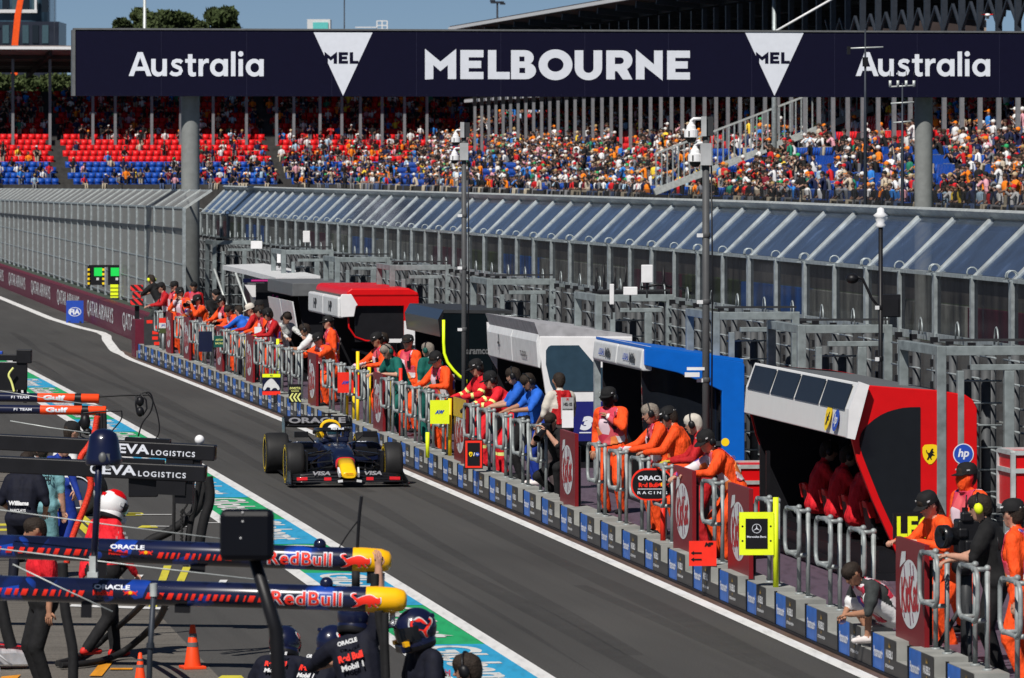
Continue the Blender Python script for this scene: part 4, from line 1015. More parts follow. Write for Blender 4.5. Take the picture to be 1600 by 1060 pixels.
CAMR = dict(lean=14, hands=((.10, -.30, 1.42), (-.10, -.30, 1.42)), elbow=((.5, -.3, -.9), (-.5, -.3, -.9)), look=(0, -4))
CROUCH = dict(hip=(0, .16, .36), lean=26, feet=((.14, -.05, .08), (-.16, .10, .08)), knee=((.3, -1, .5), (-.3, -1, .5)), hands=((.08, -.36, .86), (-.08, -.36, .86)), elbow=((.5, -.2, -.9), (-.5, -.2, -.9)))
SIT = dict(hip=(0, .05, .55), lean=12, feet=((.13, -.42, .08), (-.13, -.42, .08)), hands=((.16, -.45, .80), (-.16, -.45, .80)), elbow=((.7, .3, -.8), (-.7, .3, -.8)))
L90 = -1.5708                          # towards the lane
def still(th, T, big=.22):
    q = M(); q.T = T; q.box((0, -.16, -.02), (.15, .08, .11)); q.lathe([(.045, 0), (.05, big * .7), (.062, big)], 0, 14, (0, -.20, -.02), Matrix.Rotation(R(90), 3, 'X')); return q
def x_camera(th, MH, MTo, hc):
    still(th, MH).build('camera', 'black', th)
def W(px, D, rz, label, out, pose, hat=None, extra=None, dz=0., **k):
    loc, a = on_wall(px + (8 if px > 700 else 4), D); loc.z += dz + (DK - PZ)
    k.setdefault('h', 1.03); j = random.Random(px); pose = dict(pose)
    if 'lean' in pose: pose['lean'] += j.uniform(-4, 5); pose['side'] = j.uniform(-4, 4); pose['twist'] = j.uniform(-10, 10); pose['look'] = (pose.get('look', (0, -8))[0] + j.uniform(-22, 22), pose.get('look', (0, -8))[1] + j.uniform(-6, 6))
    out = dict(out); out['fat'] = max(1.16, out.get('fat', 1.1))
    return person(label, loc, a + rz, out, pose, hat, extra, voxel=k.pop('voxel', .02 if px < 560 else .017), **k)
Bk = dict
W(239, 13.25, L90 - .7, 'person in black shirt and yellow ear defenders leaning over the far wall end', Bk(top='cloth_black', sleeve='short', legs='cloth_charcoal'), LEANR, ['muffs_yellow'], dz=.25)
W(256, 13.2, L90, 'person in dark cap and pink and white bib at the far end of the wall', Bk(top='jacket_red', vest='tabard', legs='cloth_charcoal'), RAIL, ['cap_plain'])
W(269, 13.4, L90 + .3, 'marshal in orange suit and black cap half hidden behind the farthest bib wearers', MARSH, STAND, ['cap_plain'])
W(285, 13.1, L90 + .9, 'marshal in orange suit and pale bib standing full length at the farthest gap', MARSH, CAMR, ['cap'])
W(298, 13.9, .2, 'person in black balaclava behind the far marshals', Bk(top='jacket_red', hair='cloth_black', skin='skin_tan', mask=False, vest='tabard', fat=1.15), STAND)
W(309, 13.0, L90 + .4, 'marshal in orange suit raising a small camera over the farthest railings', MARSH, dict(CAMR, hip=(0, .1, .84)), ['cap'], x_camera)
W(329, 13.6, .5, 'person all in black standing under the farthest stand awning', Bk(top='cloth_black', hair='cloth_black', fat=1.15), FOLD)
W(351, 13.3, L90 + .5, 'marshal in orange suit with black cap left of the blue jacket', MARSH, RAIL, ['cap'])
W(364, 13.15, L90 + .2, 'marshal in orange suit and pink bib directly left of the blue jacket', MARSH, LEANR, ['muffs'])
W(377, 13.1, L90 - .9, 'person in bright blue jacket seen from behind at the far railings', Bk(top='cloth_blue', legs='navy_cloth', logo=back_logo([('ALPINE', .40, .05, .18, 0, .04)])), LEANR)
W(395, 13.1, L90 - .2, 'person in red jacket with yellow gloves right of the blue jacket', Bk(top='jacket_red', glove='glove', fat=1.12), RAIL, ['cap_beige'])
W(404, 13.4, L90, 'person in red suit and navy cap behind the white notice card', Bk(top='suit_red', fat=1.1), STAND, ['cap_plain'])
W(413, 13.25, L90 + .3, 'marshal in orange suit just right of the white notice card', MARSH, RAIL, ['muffs'])
W(424, 13.1, L90 + .1, 'marshal in deep red jacket with bib and black ear defenders at the far railings', Bk(top='jacket_red', vest='tabard', fat=1.15, glove='glove'), RAIL, ['cap_plain', 'muffs'])
W(442, 13.4, .3, 'person in grey and white patterned overalls left of the leaning white shirt', Bk(top='camo', fat=1.15, legs='camo'), dict(LEANR, hip=(0, .3, .9)), ['muffs'])
W(487, 13.15, L90 - .3, 'dark haired person in white shirt with bare arms leaning on the railings', Bk(top='cloth_white', sleeve='short', legs='cloth_white', skin='skin_tan'), LEANR, ['headset'])
W(500, 13.1, L90 + .5, 'marshal in orange suit bent low over the railings right of the white shirt', MARSH, dict(LEANR, hip=(0, .25, .74)), ['cap'])
W(514, 13.45, L90 + .2, 'taller marshal in orange suit with black cap standing behind the bent one', MARSH, STAND, ['cap'])
W(592, 13.15, L90 + .4, 'marshal in orange suit and pink bib with black hat left of the green team shirts', dict(MARSH, skin='skin_tan'), RAIL, ['cap'])
W(603, 13.35, L90, 'person in red fire suit with yellow bands between the orange marshal and the green shirt', FIRE, RAIL, ['muffs'])
W(620, 12.95, L90 + .35, 'grey haired person in green shirt and trousers with green ear defenders straddling the wall', Bk(top='cloth_green', sleeve='short', hair='hair_grey', shoe='cloth_green'), dict(RAIL, lean=26, feet=((.10, -.34, .10), (-.14, .1, .08))), ['muffs_green'])
W(638, 13.4, L90 + .6, 'marshal in orange suit and black cap between the two green shirts', MARSH, STAND, ['cap'])
W(668, 13.2, L90 - .9, 'broad grey haired person in green shirt seen from behind, number one on the shoulders', Bk(top='cloth_green', sleeve='short', hair='hair_grey', fat=1.2, logo=back_logo([('1', .50, .07, .04, 0, .03), ('aramco', .26, .045, .2, 0, .03)])), STAND, ['muffs_green'])
W(688, 12.98, L90 + .5, 'marshal in orange suit and black cap above the yellow pit board', MARSH, RAIL, ['cap'])
W(747, 13.05, L90 + .2, 'person in red fire suit and black cap, left one of the pair with yellow bands', FIRE, RAIL, ['cap', 'muffs'])
W(775, 13.0, L90 + .1, 'person in red fire suit with yellow bands leaning, right one of the pair', FIRE, LEANR, ['cap_plain', 'muffs'])
W(803, 13.1, L90 - .1, 'person in blue shirt and black shorts resting hands on the railings', Bk(top='cloth_blue', sleeve='short', legs='cloth_black', skin='skin'), RAIL, ['headset'])
W(830, 13.15, L90 + .1, 'person in blue and white shirt and blue trousers looking down over the railings', Bk(top='cloth_blue', legs='cloth_royal', sleeve='short', shoe='shoe_white', skin='skin_tan'), dict(RAIL, look=(0, -30)), ['headset'])
W(868, 13.3, L90 - 1.1, 'photographer in beige shirt and red bib seen from behind, dark curly hair', Bk(top='cloth_beige', sleeve='short', legs='cloth_brown', vest='jacket_red', skin='skin_tan', logo=lambda th, T: (lambda q: (setattr(q, 'T', T), q.box((0, .175, .30), (.22, .012, .32), 0), q.text('F1', (0, .182, .43), (-1, 0, 0), (0, 0, 1), .04, 1, None, .03), q.text('1482-105', (0, .182, .36), (-1, 0, 0), (0, 0, 1), .05, 2, .16, .02), q.text('PHOTOGRAPHER', (0, .182, .28), (-1, 0, 0), (0, 0, 1), .028, 2, .18, .02), q.build('bib_card', ['offwhite', 'red_bright', 'dark_grey'], th)))(M())), dict(STAND, hands=((.2, -.3, 1.0), (-.2, -.3, 1.0))))
W(862, 12.68, L90 + .7, 'photographer in black crouching on the wall with a long lens beside the tall red board', Bk(top='cloth_black', sleeve='short', skin='skin', fat=1.05), dict(CROUCH, hip=(0, .2, .55), hands=((.1, -.34, 1.02), (-.1, -.34, 1.02)), feet=((.14, -.12, .08), (-.16, .16, .08))), None, lambda th, MH, MTo, hc: still(th, MH, .34).build('camera', 'black', th), h=.98, dz=.1)
W(951, 13.2, L90 + .9, 'marshal in orange suit with black face covering and bib holding a phone to the mouth', dict(MARSH, skin='cloth_black', hair='cloth_black', glove='skin_tan', noface=True), dict(STAND, hands=((.05, -.22, 1.36), (-.25, -.12, .9)), elbow=((.9, -.1, -.6), (-.6, .9, -.3))), ['cap', 'muffs'])
W(1020, 13.05, L90 + .1, 'grey haired marshal in orange suit leaning on the railings behind the oval pit board', dict(MARSH, hair='hair_grey'), RAIL, ['headset'])
W(1055, 13.2, L90 - .35, 'tall marshal in plain orange suit and black cap right of the grey haired one', dict(MARSH, vest=None), dict(RAIL, lean=16), ['cap', 'muffs'])
W(1092, 13.15, L90 - .1, 'person in red and white race suit with beige hood and black ear defenders', Bk(top='jacket_red', hair='cloth_beige', glove='glove', vest=None, fat=1.15, logo=lambda th, T: (lambda q: (setattr(q, 'T', T), q.box((.14, -.02, .18), (.17, .24, .07), 0), q.box((-.06, .15, .40), (.02, .03, .07), 0), q.box((-.02, .15, .40), (.02, .03, .07), 0), q.build('suit_panel', 'offwhite', th)))(M())), RAIL, ['muffs'])
W(1117, 12.98, L90 + .25, 'marshal in orange suit and black cap leaning far down right of the beige hood', MARSH, LEANR, ['cap', 'muffs'])
W(1468, 13.2, L90 + .3, 'long haired marshal in orange suit and black cap left of the television camera', dict(MARSH, long_hair=True, vest=None), dict(RAIL, lean=18, hip=(0, .1, .86)), ['cap'], dz=-.08)
W(1507, 13.75, L90 + .5, 'marshal with black cap and red neck cover pulled over the face behind the television camera', dict(MARSH, top='suit_orange', mask=True, skin='suit_red', noface=True), STAND, ['cap'])
W(1550, 12.9, L90 - .2, 'camera operator in black shirt with yellow ear defenders', Bk(top='cloth_black', sleeve='short', legs='cloth_black', hair='hair_dark', fat=1.28), dict(lean=8, hands=((.10, -.44, 1.16), (-.2, -.44, 1.10)), elbow=((.7, .1, -.9), (-.7, .1, -.9)), curl=1.0), ['muffs_yellow'])
W(1594, 12.9, L90 - .4, 'marshal in orange suit and black cap at the right edge of the photo', dict(MARSH, hair='hair_dark'), STAND, ['cap'])
W(1368, 12.50, L90 + .15, 'photographer in charcoal shirt and pale shorts bent over while squatting on the wall', Bk(top='cloth_charcoal', legs='cloth_white', shorts=True, sleeve='short', skin='skin_tan', shoe='shoe_white', vest='tabard', fat=1.12),
  dict(CROUCH, lean=48, hip=(0, .14, .27), feet=((.13, -.20, .06), (-.13, -.06, .06)), knee=((.35, -1, .9), (-.35, -1, .9)), hands=((.10, -.40, .30), (-.12, -.38, .28)), look=(0, -20)), None, dz=.05, h=.95)
# crew sitting under the red stand
for i, (dt, lab) in enumerate(((1.1, 'nearest'), (2.4, 'middle'), (3.7, 'farthest'))):
    t = 68.2 + dt; person('red shirted person seated under the red stand, %s of the three' % lab, LN(14.45, t, DK + .12), head(t) - L90, Bk(top='suit_red', legs='suit_red', fat=1.05), SIT, ['headset'])

# ---- garage side
def G_(px, py, rz, label, out, pose, hat=None, extra=None, **k):
    return person(label, G(px, py), rz, out, pose, hat, extra, **k)
WALK = dict(lean=3, feet=((.10, -.22, .08), (-.10, .28, .14)), hands=((.24, .12, .86), (-.26, -.22, .92)))
def sleeve_print(st, mt):
    def fn(th, T):
        q = M(); q.T = T
        for k, s in enumerate(st): q.text(s, (-.266, -.03, .42 - k * .045), (0, -1, 0), (0, 0, 1), .03, 0, None, .04, 0)
        q.build('sleeve_print', mt, th)
    return fn
G_(162, 1030, 2.25, 'crew member in red shirt, black trousers and white and red helmet, walking', Bk(top='suit_red', legs='cloth_black', shoe='shoe_red', logo=None, fat=1.2), dict(WALK, look=(0, -22)), ['red_white'], lambda th, a, T, c: sleeve_print(['PUMA', 'UniCredit', 'VGW'], 'offwhite')(th, T), h=1.0)
G_(68, 1086, -1.2, 'dark haired person in red shirt and black trousers, one arm hanging, lower left', Bk(top='suit_red', legs='cloth_black', sleeve='short', skin='skin_tan', fat=1.18), dict(STAND, hands=((.27, -.02, .80), (-.27, -.02, .80))))
G_(34, 930, 2.9, 'crew member in dark navy shirt seen from behind, white sponsor words on the back', Bk(top='navy_cloth', legs='navy_cloth', sleeve='short', fat=1.15, hair='hair_dark', logo=back_logo([('Williams', .16, .055, .26, 0, .05), ('BARCLAYS', .07, .035, .20, 0, .03)])), dict(STAND, lean=14, hands=((.2, -.3, 1.0), (-.2, -.3, 1.0))))
G_(66, 905, 3.1, 'crew member in pale aqua overalls with sponsor words across the back', Bk(top='cloth_aqua', legs='cloth_aqua', fat=1.12, sleeve='short', logo=back_logo([('ATLASSIAN', .42, .05, .27, 3, .02), ('KOMATSU', .34, .06, .27, 3, .06)])), STAND)
G_(38, 880, 2.6, 'crew member in white shirt with blue lettering bending between the booms', Bk(top='cloth_white', legs='cloth_royal', hair='hair_dark', logo=back_logo([('HUGO', .40, .05, .15, 1, .03), ('VISA', .28, .08, .22, 0, .05)])), dict(lean=34, hip=(0, .1, .88), hands=((.2, -.4, .7), (-.2, -.4, .7))))
G_(78, 872, .9, 'brown haired crew member in blue bending left of the orange boom ends', Bk(top='cloth_royal', legs='cloth_royal', fat=1.05), dict(lean=30, hip=(0, .1, .88), hands=((.2, -.4, .7), (-.2, -.4, .7))))
G_(94, 862, 2.2, 'crew member in white and blue overalls with blue cap behind the lower orange boom', Bk(top='cloth_white', legs='cloth_royal', fat=1.1), dict(STAND, lean=12), ['cap_plain'])
RB = dict(top='navy_cloth', legs='navy_cloth', sleeve='short', fat=1.1)
RBL = back_logo([('ORACLE', .47, .038, .17, 0, .05), ('Red Bull', .345, .06, .21, 1, .05), ('Mobil 1', .265, .05, .19, 0, .04)])
def nearG(px, ytop, Y, hgt): p = PY(px, ytop, Y); return Vector((p.x, p.y, p.z - hgt))
def NP(px, ytop, Y, hgt, rz, label, out, pose, hat=None, extra=None): 
    p = nearG(px, ytop, Y, hgt); p.z = 0 if abs(p.z) < .35 else p.z
    return person(label, p, rz, out, pose, hat, extra, voxel=.014)
NP(668, 945, 44.5, 1.80, -1.15, 'helmeted crew member in navy shirt facing left, right of the yellow boom tip', dict(RB, logo=RBL), dict(STAND, look=(0, -14), hands=((.24, -.25, .95), (-.24, -.25, .95))), ['bull'])
NP(572, 946, 46.0, 1.80, 2.85, 'helmeted crew member in navy shirt seen from behind reaching up to the lower boom', dict(RB, logo=RBL), dict(lean=12, side=17, hands=((.36, -.40, 1.20), (-.07, -.12, 2.03)), elbow=((.8, .1, -.4), (-.8, .1, .2)), look=(-10, -14)), ['bull'])
NP(486, 988, 52, .98, 2.5, 'crouching helmeted crew member in navy, middle one of the three helmets at the bottom', dict(RB, logo=RBL), dict(lean=36, hip=(0, .1, .28), feet=((.14, -.25, .08), (-.14, .2, .08)), hands=((.2, -.5, .5), (-.2, -.5, .5))), ['bull'])
NP(430, 1002, 53, .86, 2.9, 'crouching helmeted crew member in navy, left one of the three helmets at the bottom', dict(RB, logo=RBL), dict(lean=44, hip=(0, .1, .24), feet=((.14, -.25, .08), (-.14, .2, .08)), hands=((.2, -.5, .4), (-.2, -.5, .4)), look=(10, -10)), ['bull'])
NP(620, 1028, 43.5, 1.2, 2.8, 'dark curly head at the bottom edge left of the standing helmet', dict(RB), dict(lean=20, hip=(0, .1, .50), feet=((.14, -.2, .08), (-.14, .15, .08)), hands=((.2, -.4, .8), (-.2, -.4, .8))))
NP(742, 1006, 44.5, 1.42, -1.9, 'short haired person in navy with a black headset at the bottom edge', dict(RB, hair='hair_dark'), dict(lean=10, hip=(0, .1, .62), feet=((.14, -.2, .08), (-.14, .15, .08)), hands=((.2, -.4, .8), (-.2, -.4, .8))), ['headset'])
NP(98, 1037, 43, 1.15, 2.2, 'navy helmet top at the bottom edge below the black trousers', dict(RB), dict(lean=20, hip=(0, .1, .46), feet=((.14, -.2, .08), (-.14, .15, .08)), hands=((.2, -.4, .7), (-.2, -.4, .7))), ['bull'])
NP(296, 1046, 43, 1.12, 2.2, 'navy helmet top at the bottom edge below the taller traffic cone', dict(RB), dict(lean=20, hip=(0, .1, .44), feet=((.14, -.2, .08), (-.14, .15, .08)), hands=((.2, -.4, .7), (-.2, -.4, .7))), ['bull'])
# ================================================================= RAILINGS, KITKAT BOARDS
KPX = [1421, 1153, 1066, 886, 718, 590, 487, 389, 342, 291, 263]
KT = [tpx(12.42, p) for p in KPX]
def rail_proto(label, loc, rz):
    th = thing('loop_railing', label, 'railing', loc, rz, 'loop railings along the pit wall')
    for y in (-.27, .27):
        q = M(); q.tube([(0, y, 0), (0, y, 1.02)], .026, 0, 10); q.ell((0, y, 1.03), .036, 0, 10, 6); q.lathe([(.05, 0), (.05, .015), (.03, .02)], 0, 10, (0, y, 0)); q.build('post', 'rail_grey', th)
    q = M(); x = -.13; zz = .50; c = .13
    lp = [(-.50 + c * 0, 1.02)] ; pts = []
    for cy, cz, a0 in ((.43 - c, 1.03 - c, 90), (.43 - c, zz + c, 0), (-.43 + c, zz + c, -90), (-.43 + c, 1.03 - c, -180)):
        for k in range(5): a = R(a0 - 22.5 * k); pts.append((x, cy + c * math.cos(a), cz + c * math.sin(a)))
    pts.append(pts[0]); q.tube(pts, .024, 0, 8)
    for y in (-.27, .27):
        for z in (1.02, zz + .0): q.tube([(0, y, z), (x, y, z)], .025, 0, 8); q.ell((x, y, z), .032, 0, 8, 6)
    q.build('loop', 'rail_grey', th); th.scale.z = .95
    return th
proto = None; k = 0
near = [(0, ''),]
SPOT = [(1600, 'by the camera operator'), (1425, 'right of the nearest red board'), (1330, 'below the red end wall of the nearest stand'), (1180, 'below the red seats of the nearest stand'), (1085, 'by the yellow-framed board'), (1000, 'by the oval board'), (900, 'in front of the blue stand'), (730, 'by the fire suits and blue shirts'),
        (600, 'by the green shirts'), (495, 'between the orange and the black chevron boards'), (395, 'by the bull board'), (300, 'by the green and navy boards'), (0, 'at the far end of the wall')]
RAILT = []
for i in range(NB):
    t = T0 + i * PITCH + .62
    if t > 148 or t < 47 or any(abs(t - kt) < 1.02 for kt in KT): continue
    RAILT.append(t)
for t in RAILT:
    p = LN(12.50, t, PZ); px = 800 + F * p.x / p.y
    s = next(x[1] for x in SPOT if px >= x[0]); lab = 'galvanised loop railing on the pit wall, ' + s
    if proto is None: proto = rail_proto(lab, p, head(t))
    else: dup(proto, p, head(t), lab)
KD = ['nearest, beside the television camera', 'behind the yellow-framed board', 'right of the oval board', 'beside the crouching photographer', 'yellowish one by the lime pit board', 'right of the orange pit board', 'by the leaning white shirt',
      'behind the person in the blue jacket', 'behind the small green board', 'by the farthest orange marshal', 'farthest, at the lane end']
ovl = [(math.cos(R(a)) * .5, math.sin(R(a)) * .36) for a in range(0, 360, 9)]
mat('kit_fade', (.60, .36, .03), .4); mat('kit_word', (.40, .012, .02), .4); mat('kit_dark', (.09, .012, .05), .4)
kme = None
for n_, (t, lab) in enumerate(zip(KT, KD)):
    th = thing('advert_board', 'tall dark red board with white oval, ' + lab, 'advert board', LN(12.42, t, PZ - .03), head(t), 'dark red oval boards along the wall'); th.scale.z = .92
    q = M(); q.box((.03, 0, .575), (.05, 1.42, 1.15), 0); q.box((.075, .0, .5), (.05, 1.3, .9), 1)
    if n_ == 4: q.box((.0, 0, .98), (.012, 1.42, .33), 2)
    q.build('panel', ['kit_red', 'black', 'kit_fade'], th)
    q = M(); o = (.003, -.02, .56); X_, Y_ = (0, -1, 0), (0, 0, 1)
    q.decal(fit(loops2d([ovl]), 1.02, .76), o, X_, Y_, 0, .002); q.decal(fit(loops2d([[(0, 0), (.3, .1), (.32, .22), (.1, .2)]]), .3, .2, -.36, .36), o, X_, Y_, 0, .002)
    q.text('KitKat', o, X_, Y_, .40, 1, .86, .03, .006, .12, .93, .10)
    for xx, tp, bt_ in ((-.28, .30, -.28), (.02, .35, -.34), (.16, .33, -.30)): q.bar((-.003, -xx - .02, .56 + tp), (-.003, -xx - .02 - .05, .56 + .17), .016, .004, 2, (1, 0, 0)); q.bar((-.003, -xx + .0, .56 - .20), (-.003, -xx - .05, .56 + bt_), .016, .004, 2, (1, 0, 0))
    q.build('emblem', ['offwhite', 'kit_word', 'kit_dark'], th)

# ================================================================= PIT BOARDS (signs held or hung on the railings)
def board(label, px, py, wpx, hpx, D, draw, mats, name='pit_board', pole=None, rz=.05):
    t = tpx(D, px); p = LN(D, t); sc = F / p.y; z = H - (py - 250) / sc; w_, h_ = wpx / sc, hpx / sc
    th = thing(name, label, 'pit board', (p.x, p.y, 0), rz)
    q = M(); draw(q, w_, h_, z, th); q.build('panel', mats, th)
    if pole:
        q = M(); x, zt, m = pole; q.tube([(x, .03, PZ - .02), (x, .03, zt)], .033, 0, 8); q.build('pole', m, th)
    return th
FX, FZ = (1, 0, 0), (0, 0, 1)
def plain(m=0): return lambda q, w, h, z, th: q.box((0, 0, z), (w, .02, h), m)
def b_aw(q, w, h, z, th): q.box((0, 0, z), (w, .02, h), 0); q.text('AW', (0, -.011, z), FX, FZ, h * .17, 1, w * .5, .07, .004, .35)
board('square orange pit board with small blue letters hung on the railings', 540, 598, 25, 32, 12.32, b_aw, ['red_bright', 'logo_blue'], pole=(.16, 1.0, 'logo_yellow'))
board('square lime yellow pit board with dark blue letters below the bending marshal', 687, 644, 30, 37, 12.3, b_aw, ['hi_yellow', 'logo_blue'], pole=(-.20, .80, 'hi_yellow'))
def b_fer(q, w, h, z, th):
    q.box((0, 0, z), (w, .03, h), 0); q.box((0, -.017, z), (w * .9, .006, h * .92), 1); q.box((0, -.021, z), (w * .68, .006, h * .78), 0)
    shield(q, (-w * .16, -.025, z), FX, FZ, w * .19, h * .16, 2, 0); q.decal(fit(loops2d([arc(0, 0, 1, 1, 0, 345, 20)]), w * .22), (w * .2, -.025, z), FX, FZ, 3, .002); q.text('hp', (w * .2, -.027, z), FX, FZ, h * .08, 4, None, .03, .003, .2)
    q.bar((w * .0, -.026, z - h * .06), (w * .05, -.026, z + h * .06), .012, .002, 4, (0, 1, 0))
HORSE = smooth2([(.18, .0), (.30, .02), (.30, .10), (.42, .22), (.46, .08), (.60, .02), (.62, .08), (.54, .14), (.56, .30), (.70, .40), (.86, .34), (.88, .42), (.74, .50), (.66, .62), (.78, .60), (.86, .66), (.74, .70), (.68, .82), (.78, .92), (.66, .98), (.56, .94), (.48, .80), (.40, .62), (.26, .60), (.14, .70), (.10, .90), (.03, .80), (.08, .62), (.22, .50), (.26, .34), (.20, .18), (.10, .10)], 1)
def shield(q, o, X_, Y_, w, h, my, mb):
    sh = smooth2([(-.5, .5), (0, .56), (.5, .5), (.5, -.02), (.32, -.34), (0, -.58), (-.32, -.34), (-.5, -.02)], 1)
    q.decal(fit(loops2d([sh]), w, h), o, X_, Y_, my, .003); q.decal(fit(loops2d([HORSE]), w * .55, h * .58), o, X_, Y_, mb, .006)
board('black pit board with a red border, yellow shield and round blue emblem', 740, 710, 29, 46, 12.2, b_fer, ['black', 'red_bright', 'logo_yellow', 'logo_blue', 'letter'])
def b_mer(q, w, h, z, th):
    q.box((0, 0, z), (w, .025, h), 0); q.box((-.0, -.015, z), (w * .64, .006, h * .70), 1)
    rg = loops2d([arc(0, 0, 1, 1, 0, 352, 32), arc(0, 0, .9, .9, 0, 352, 32)]); o = (0, -.018, z + h * .12); q.decal(fit(rg, w * .27), o, FX, FZ, 2, .002)
    st = []
    for k in range(3):
        a = 90 + 120 * k; st += [(math.cos(R(a)), math.sin(R(a))), (.13 * math.cos(R(a + 60)), .13 * math.sin(R(a + 60)))]
    sv, sf = loops2d([st]); q.decal(([(x * w * .125, y * w * .125) for x, y in sv], sf), o, FX, FZ, 2, .003)
    q.text('Mercedes-Benz', (0, -.018, z - h * .07), FX, FZ, h * .05, 2, w * .56, .012)
    for sx in (-1, 1):
        for sz in (-1, 1): q.lathe([(.012, 0), (0, .004)], 1, 8, (sx * w * .41, -.014, z + sz * h * .17), Matrix.Rotation(R(90), 3, 'X'))
board('large fluorescent yellow framed black pit board with a ringed star', 1182, 834, 54, 67, 12.2, b_mer, ['hi_yellow', 'black', 'letter'], pole=(.225, 1.43, 'hi_yellow'))
def b_orc(q, w, h, z, th):
    r = h * .46; out = arc(w / 2 - r, r - h / 2, r, r, -90, 0, 8) + arc(w / 2 - r, h / 2 - r, r, r, 0, 90, 8) + arc(-w / 2 + r, h / 2 - r, r, r, 90, 180, 8) + arc(-w / 2 + r, -h / 2 + r, r, r, 180, 270, 8)
    q.prism([(x, y + z) for x, y in out], -.012, .012, 1); q.prism([(x * .94, y * .89 + z) for x, y in out], -.017, -.013, 0)
    q.text('ORACLE', (0, -.018, z + h * .20), FX, FZ, h * .15, 2, w * .68, .03); q.text('Red Bull', (-w * .10, -.018, z - h * .02), FX, FZ, h * .14, 3, w * .44, .05)
    q.text('R A C I N G', (0, -.018, z - h * .26), FX, FZ, h * .09, 2, w * .70, .015); q.box((0, -.0185, z - h * .145), (w * .68, .002, h * .018), 2)
    for s in (-1, 1): q.decal(fit(loops2d([[(x * s, y) for x, y in BULL]]), w * .16, h * .14, w * .25 - s * w * .075), (0, -.018, z - h * .01), FX, FZ, 3, .003)
    q.decal(fit(loops2d([arc(0, 0, 1, 1, 0, 345, 16)]), h * .14), (w * .25, -.018, z - h * .0), FX, FZ, 4, .005)
board('oval black pit board with red rim and white team lettering over the railings', 1019, 757, 66, 50, 12.32, b_orc, ['black', 'red_bright', 'letter', 'red_bright', 'yellow'], pole=(.14, .95, 'red_bright'))
def b_mp(q, w, h, z, th):
    q.box((0, 0, z), (w, .02, h), 0); q.text('MP', (w * .22, -.012, z + h * .36), FX, FZ, h * .17, 1, w * .32, .06, .003, .3)
    for k in (.02, -.24): q.decal(fit(loops2d([[(0, .5), (.3, 1), (.3, .68), (1, .68), (1, .32), (.3, .32), (.3, 0)]]), w * .40, h * .17), (-w * .24, -.012, z + h * k), FX, FZ, 1)
board('orange red pit board with two black arrows pointing left', 1098, 865, 43, 39, 12.2, b_mp, ['red_bright', 'black'])
def b_bull(q, w, h, z, th):
    q.box((0, 0, z), (w, .02, h), 0); q.box((0, -.012, z + h * .42), (w, .006, h * .16), 1); q.box((0, -.012, z - h * .41), (w, .006, h * .18), 2)
    q.decal(fit(loops2d([smooth2([(0, .0), (.04, .35), (.2, .72), (.45, 1), (.62, .92), (.8, .6), (.95, .34), (1, .1), (.9, .0), (.78, .22), (.6, .2), (.5, 0), (.42, .02), (.44, .22), (.24, .3), (.14, .02)], 1)]), w * .92, h * .56), (0, -.012, z), FX, FZ, 3); q.text('RB', (0, -.016, z + h * .42), FX, FZ, h * .08, 4)
board('navy pit board with a white charging bull between yellow and red bands', 424, 601, 28, 33, 12.2, b_bull, ['navy', 'hi_yellow', 'red_bright', 'offwhite', 'dark_grey'])
def b_chev(q, w, h, z, th):
    q.box((0, 0, z), (w, .02, h), 0); q.text('INVICTA', (0, -.012, z + h * .28), FX, FZ, h * .13, 1, w * .85, .03, .003, .2); q.text('RACING', (0, -.012, z + h * .13), FX, FZ, h * .08, 1, w * .6, .02, .003, .2)
    for k in range(3): q.decal(fit(loops2d([[(0, .5), (.6, 1), (1, 1), (.4, .5), (1, 0), (.6, 0)]]), w * .36, h * .46), (-w * .28 + k * w * .29, -.012, z - h * .21), FX, FZ, 1)
board('black pit board with three yellow chevrons pointing left', 461, 615, 20, 29, 12.2, b_chev, ['black', 'stripe'])
board('plain navy pit board at the far railings', 321, 534, 21, 32, 12.3, plain(), ['navy'])
def b_gr(q, w, h, z, th): q.box((0, 0, z), (w, .02, h), 0); q.text('ASTON', (0, -.012, z + h * .15), FX, FZ, h * .16, 1, w * .7, .02); q.text('RACING', (0, -.012, z - h * .15), FX, FZ, h * .16, 1, w * .7, .02)
board('small green pit board with thin yellow writing right of the navy one', 343, 534, 18, 18, 12.3, b_gr, ['aston_green', 'stripe'])
def b_fl(q, w, h, z, th):
    for k, m in ((1, 0), (0, 1), (-1, 2)): q.box((0, 0, z + k * h / 3), (w, .02, h / 3 - .001), m)
    q.text('JPG', (0, -.012, z), FX, FZ, h * .16, 3, None, .02)
board('small orange, white and green banded pit board at the far railings', 255, 509, 13, 24, 12.5, b_fl, ['red_bright', 'offwhite', 'leaf', 'logo_blue'], pole=(.0, .9, 'galv'))
def b_pl(q, w, h, z, th):
    q.box((0, 0, z), (w, .02, h), 0)
    for k in range(5): q.box((rng.uniform(-.3, .3) * w, -.012, z + (k - 2) * h * .17), (w * .3, .004, h * .1), 1)
board('tall dark grey pit board with red panels at the far end of the wall', 240, 520, 30, 50, 12.6, b_pl, ['dark_grey', 'red_bright'])
for lab, px, py, w_, h_, D in (('small white notice card above the far railings beside the red jacket', 403, 520, 11, 18, 12.9), ('white notice card in front of the photographer in beige', 887, 655, 18, 27, 12.72)):
    board(lab, px, py, w_, h_, D, plain(), ['white'], 'notice_card', pole=(0, 1.15, 'dark_grey'))
def b_le(q, w, h, z, th): q.box((0, 0, z), (w, .03, h), 0); q.text('LEC', (w * .02, -.018, z), FX, FZ, h * .80, 1, w * .86, .035)
board('black number board with fluorescent yellow capital letters by the red end wall', 1428, 824, 66, 44, 13.0, b_le, ['black', 'hi_yellow'])
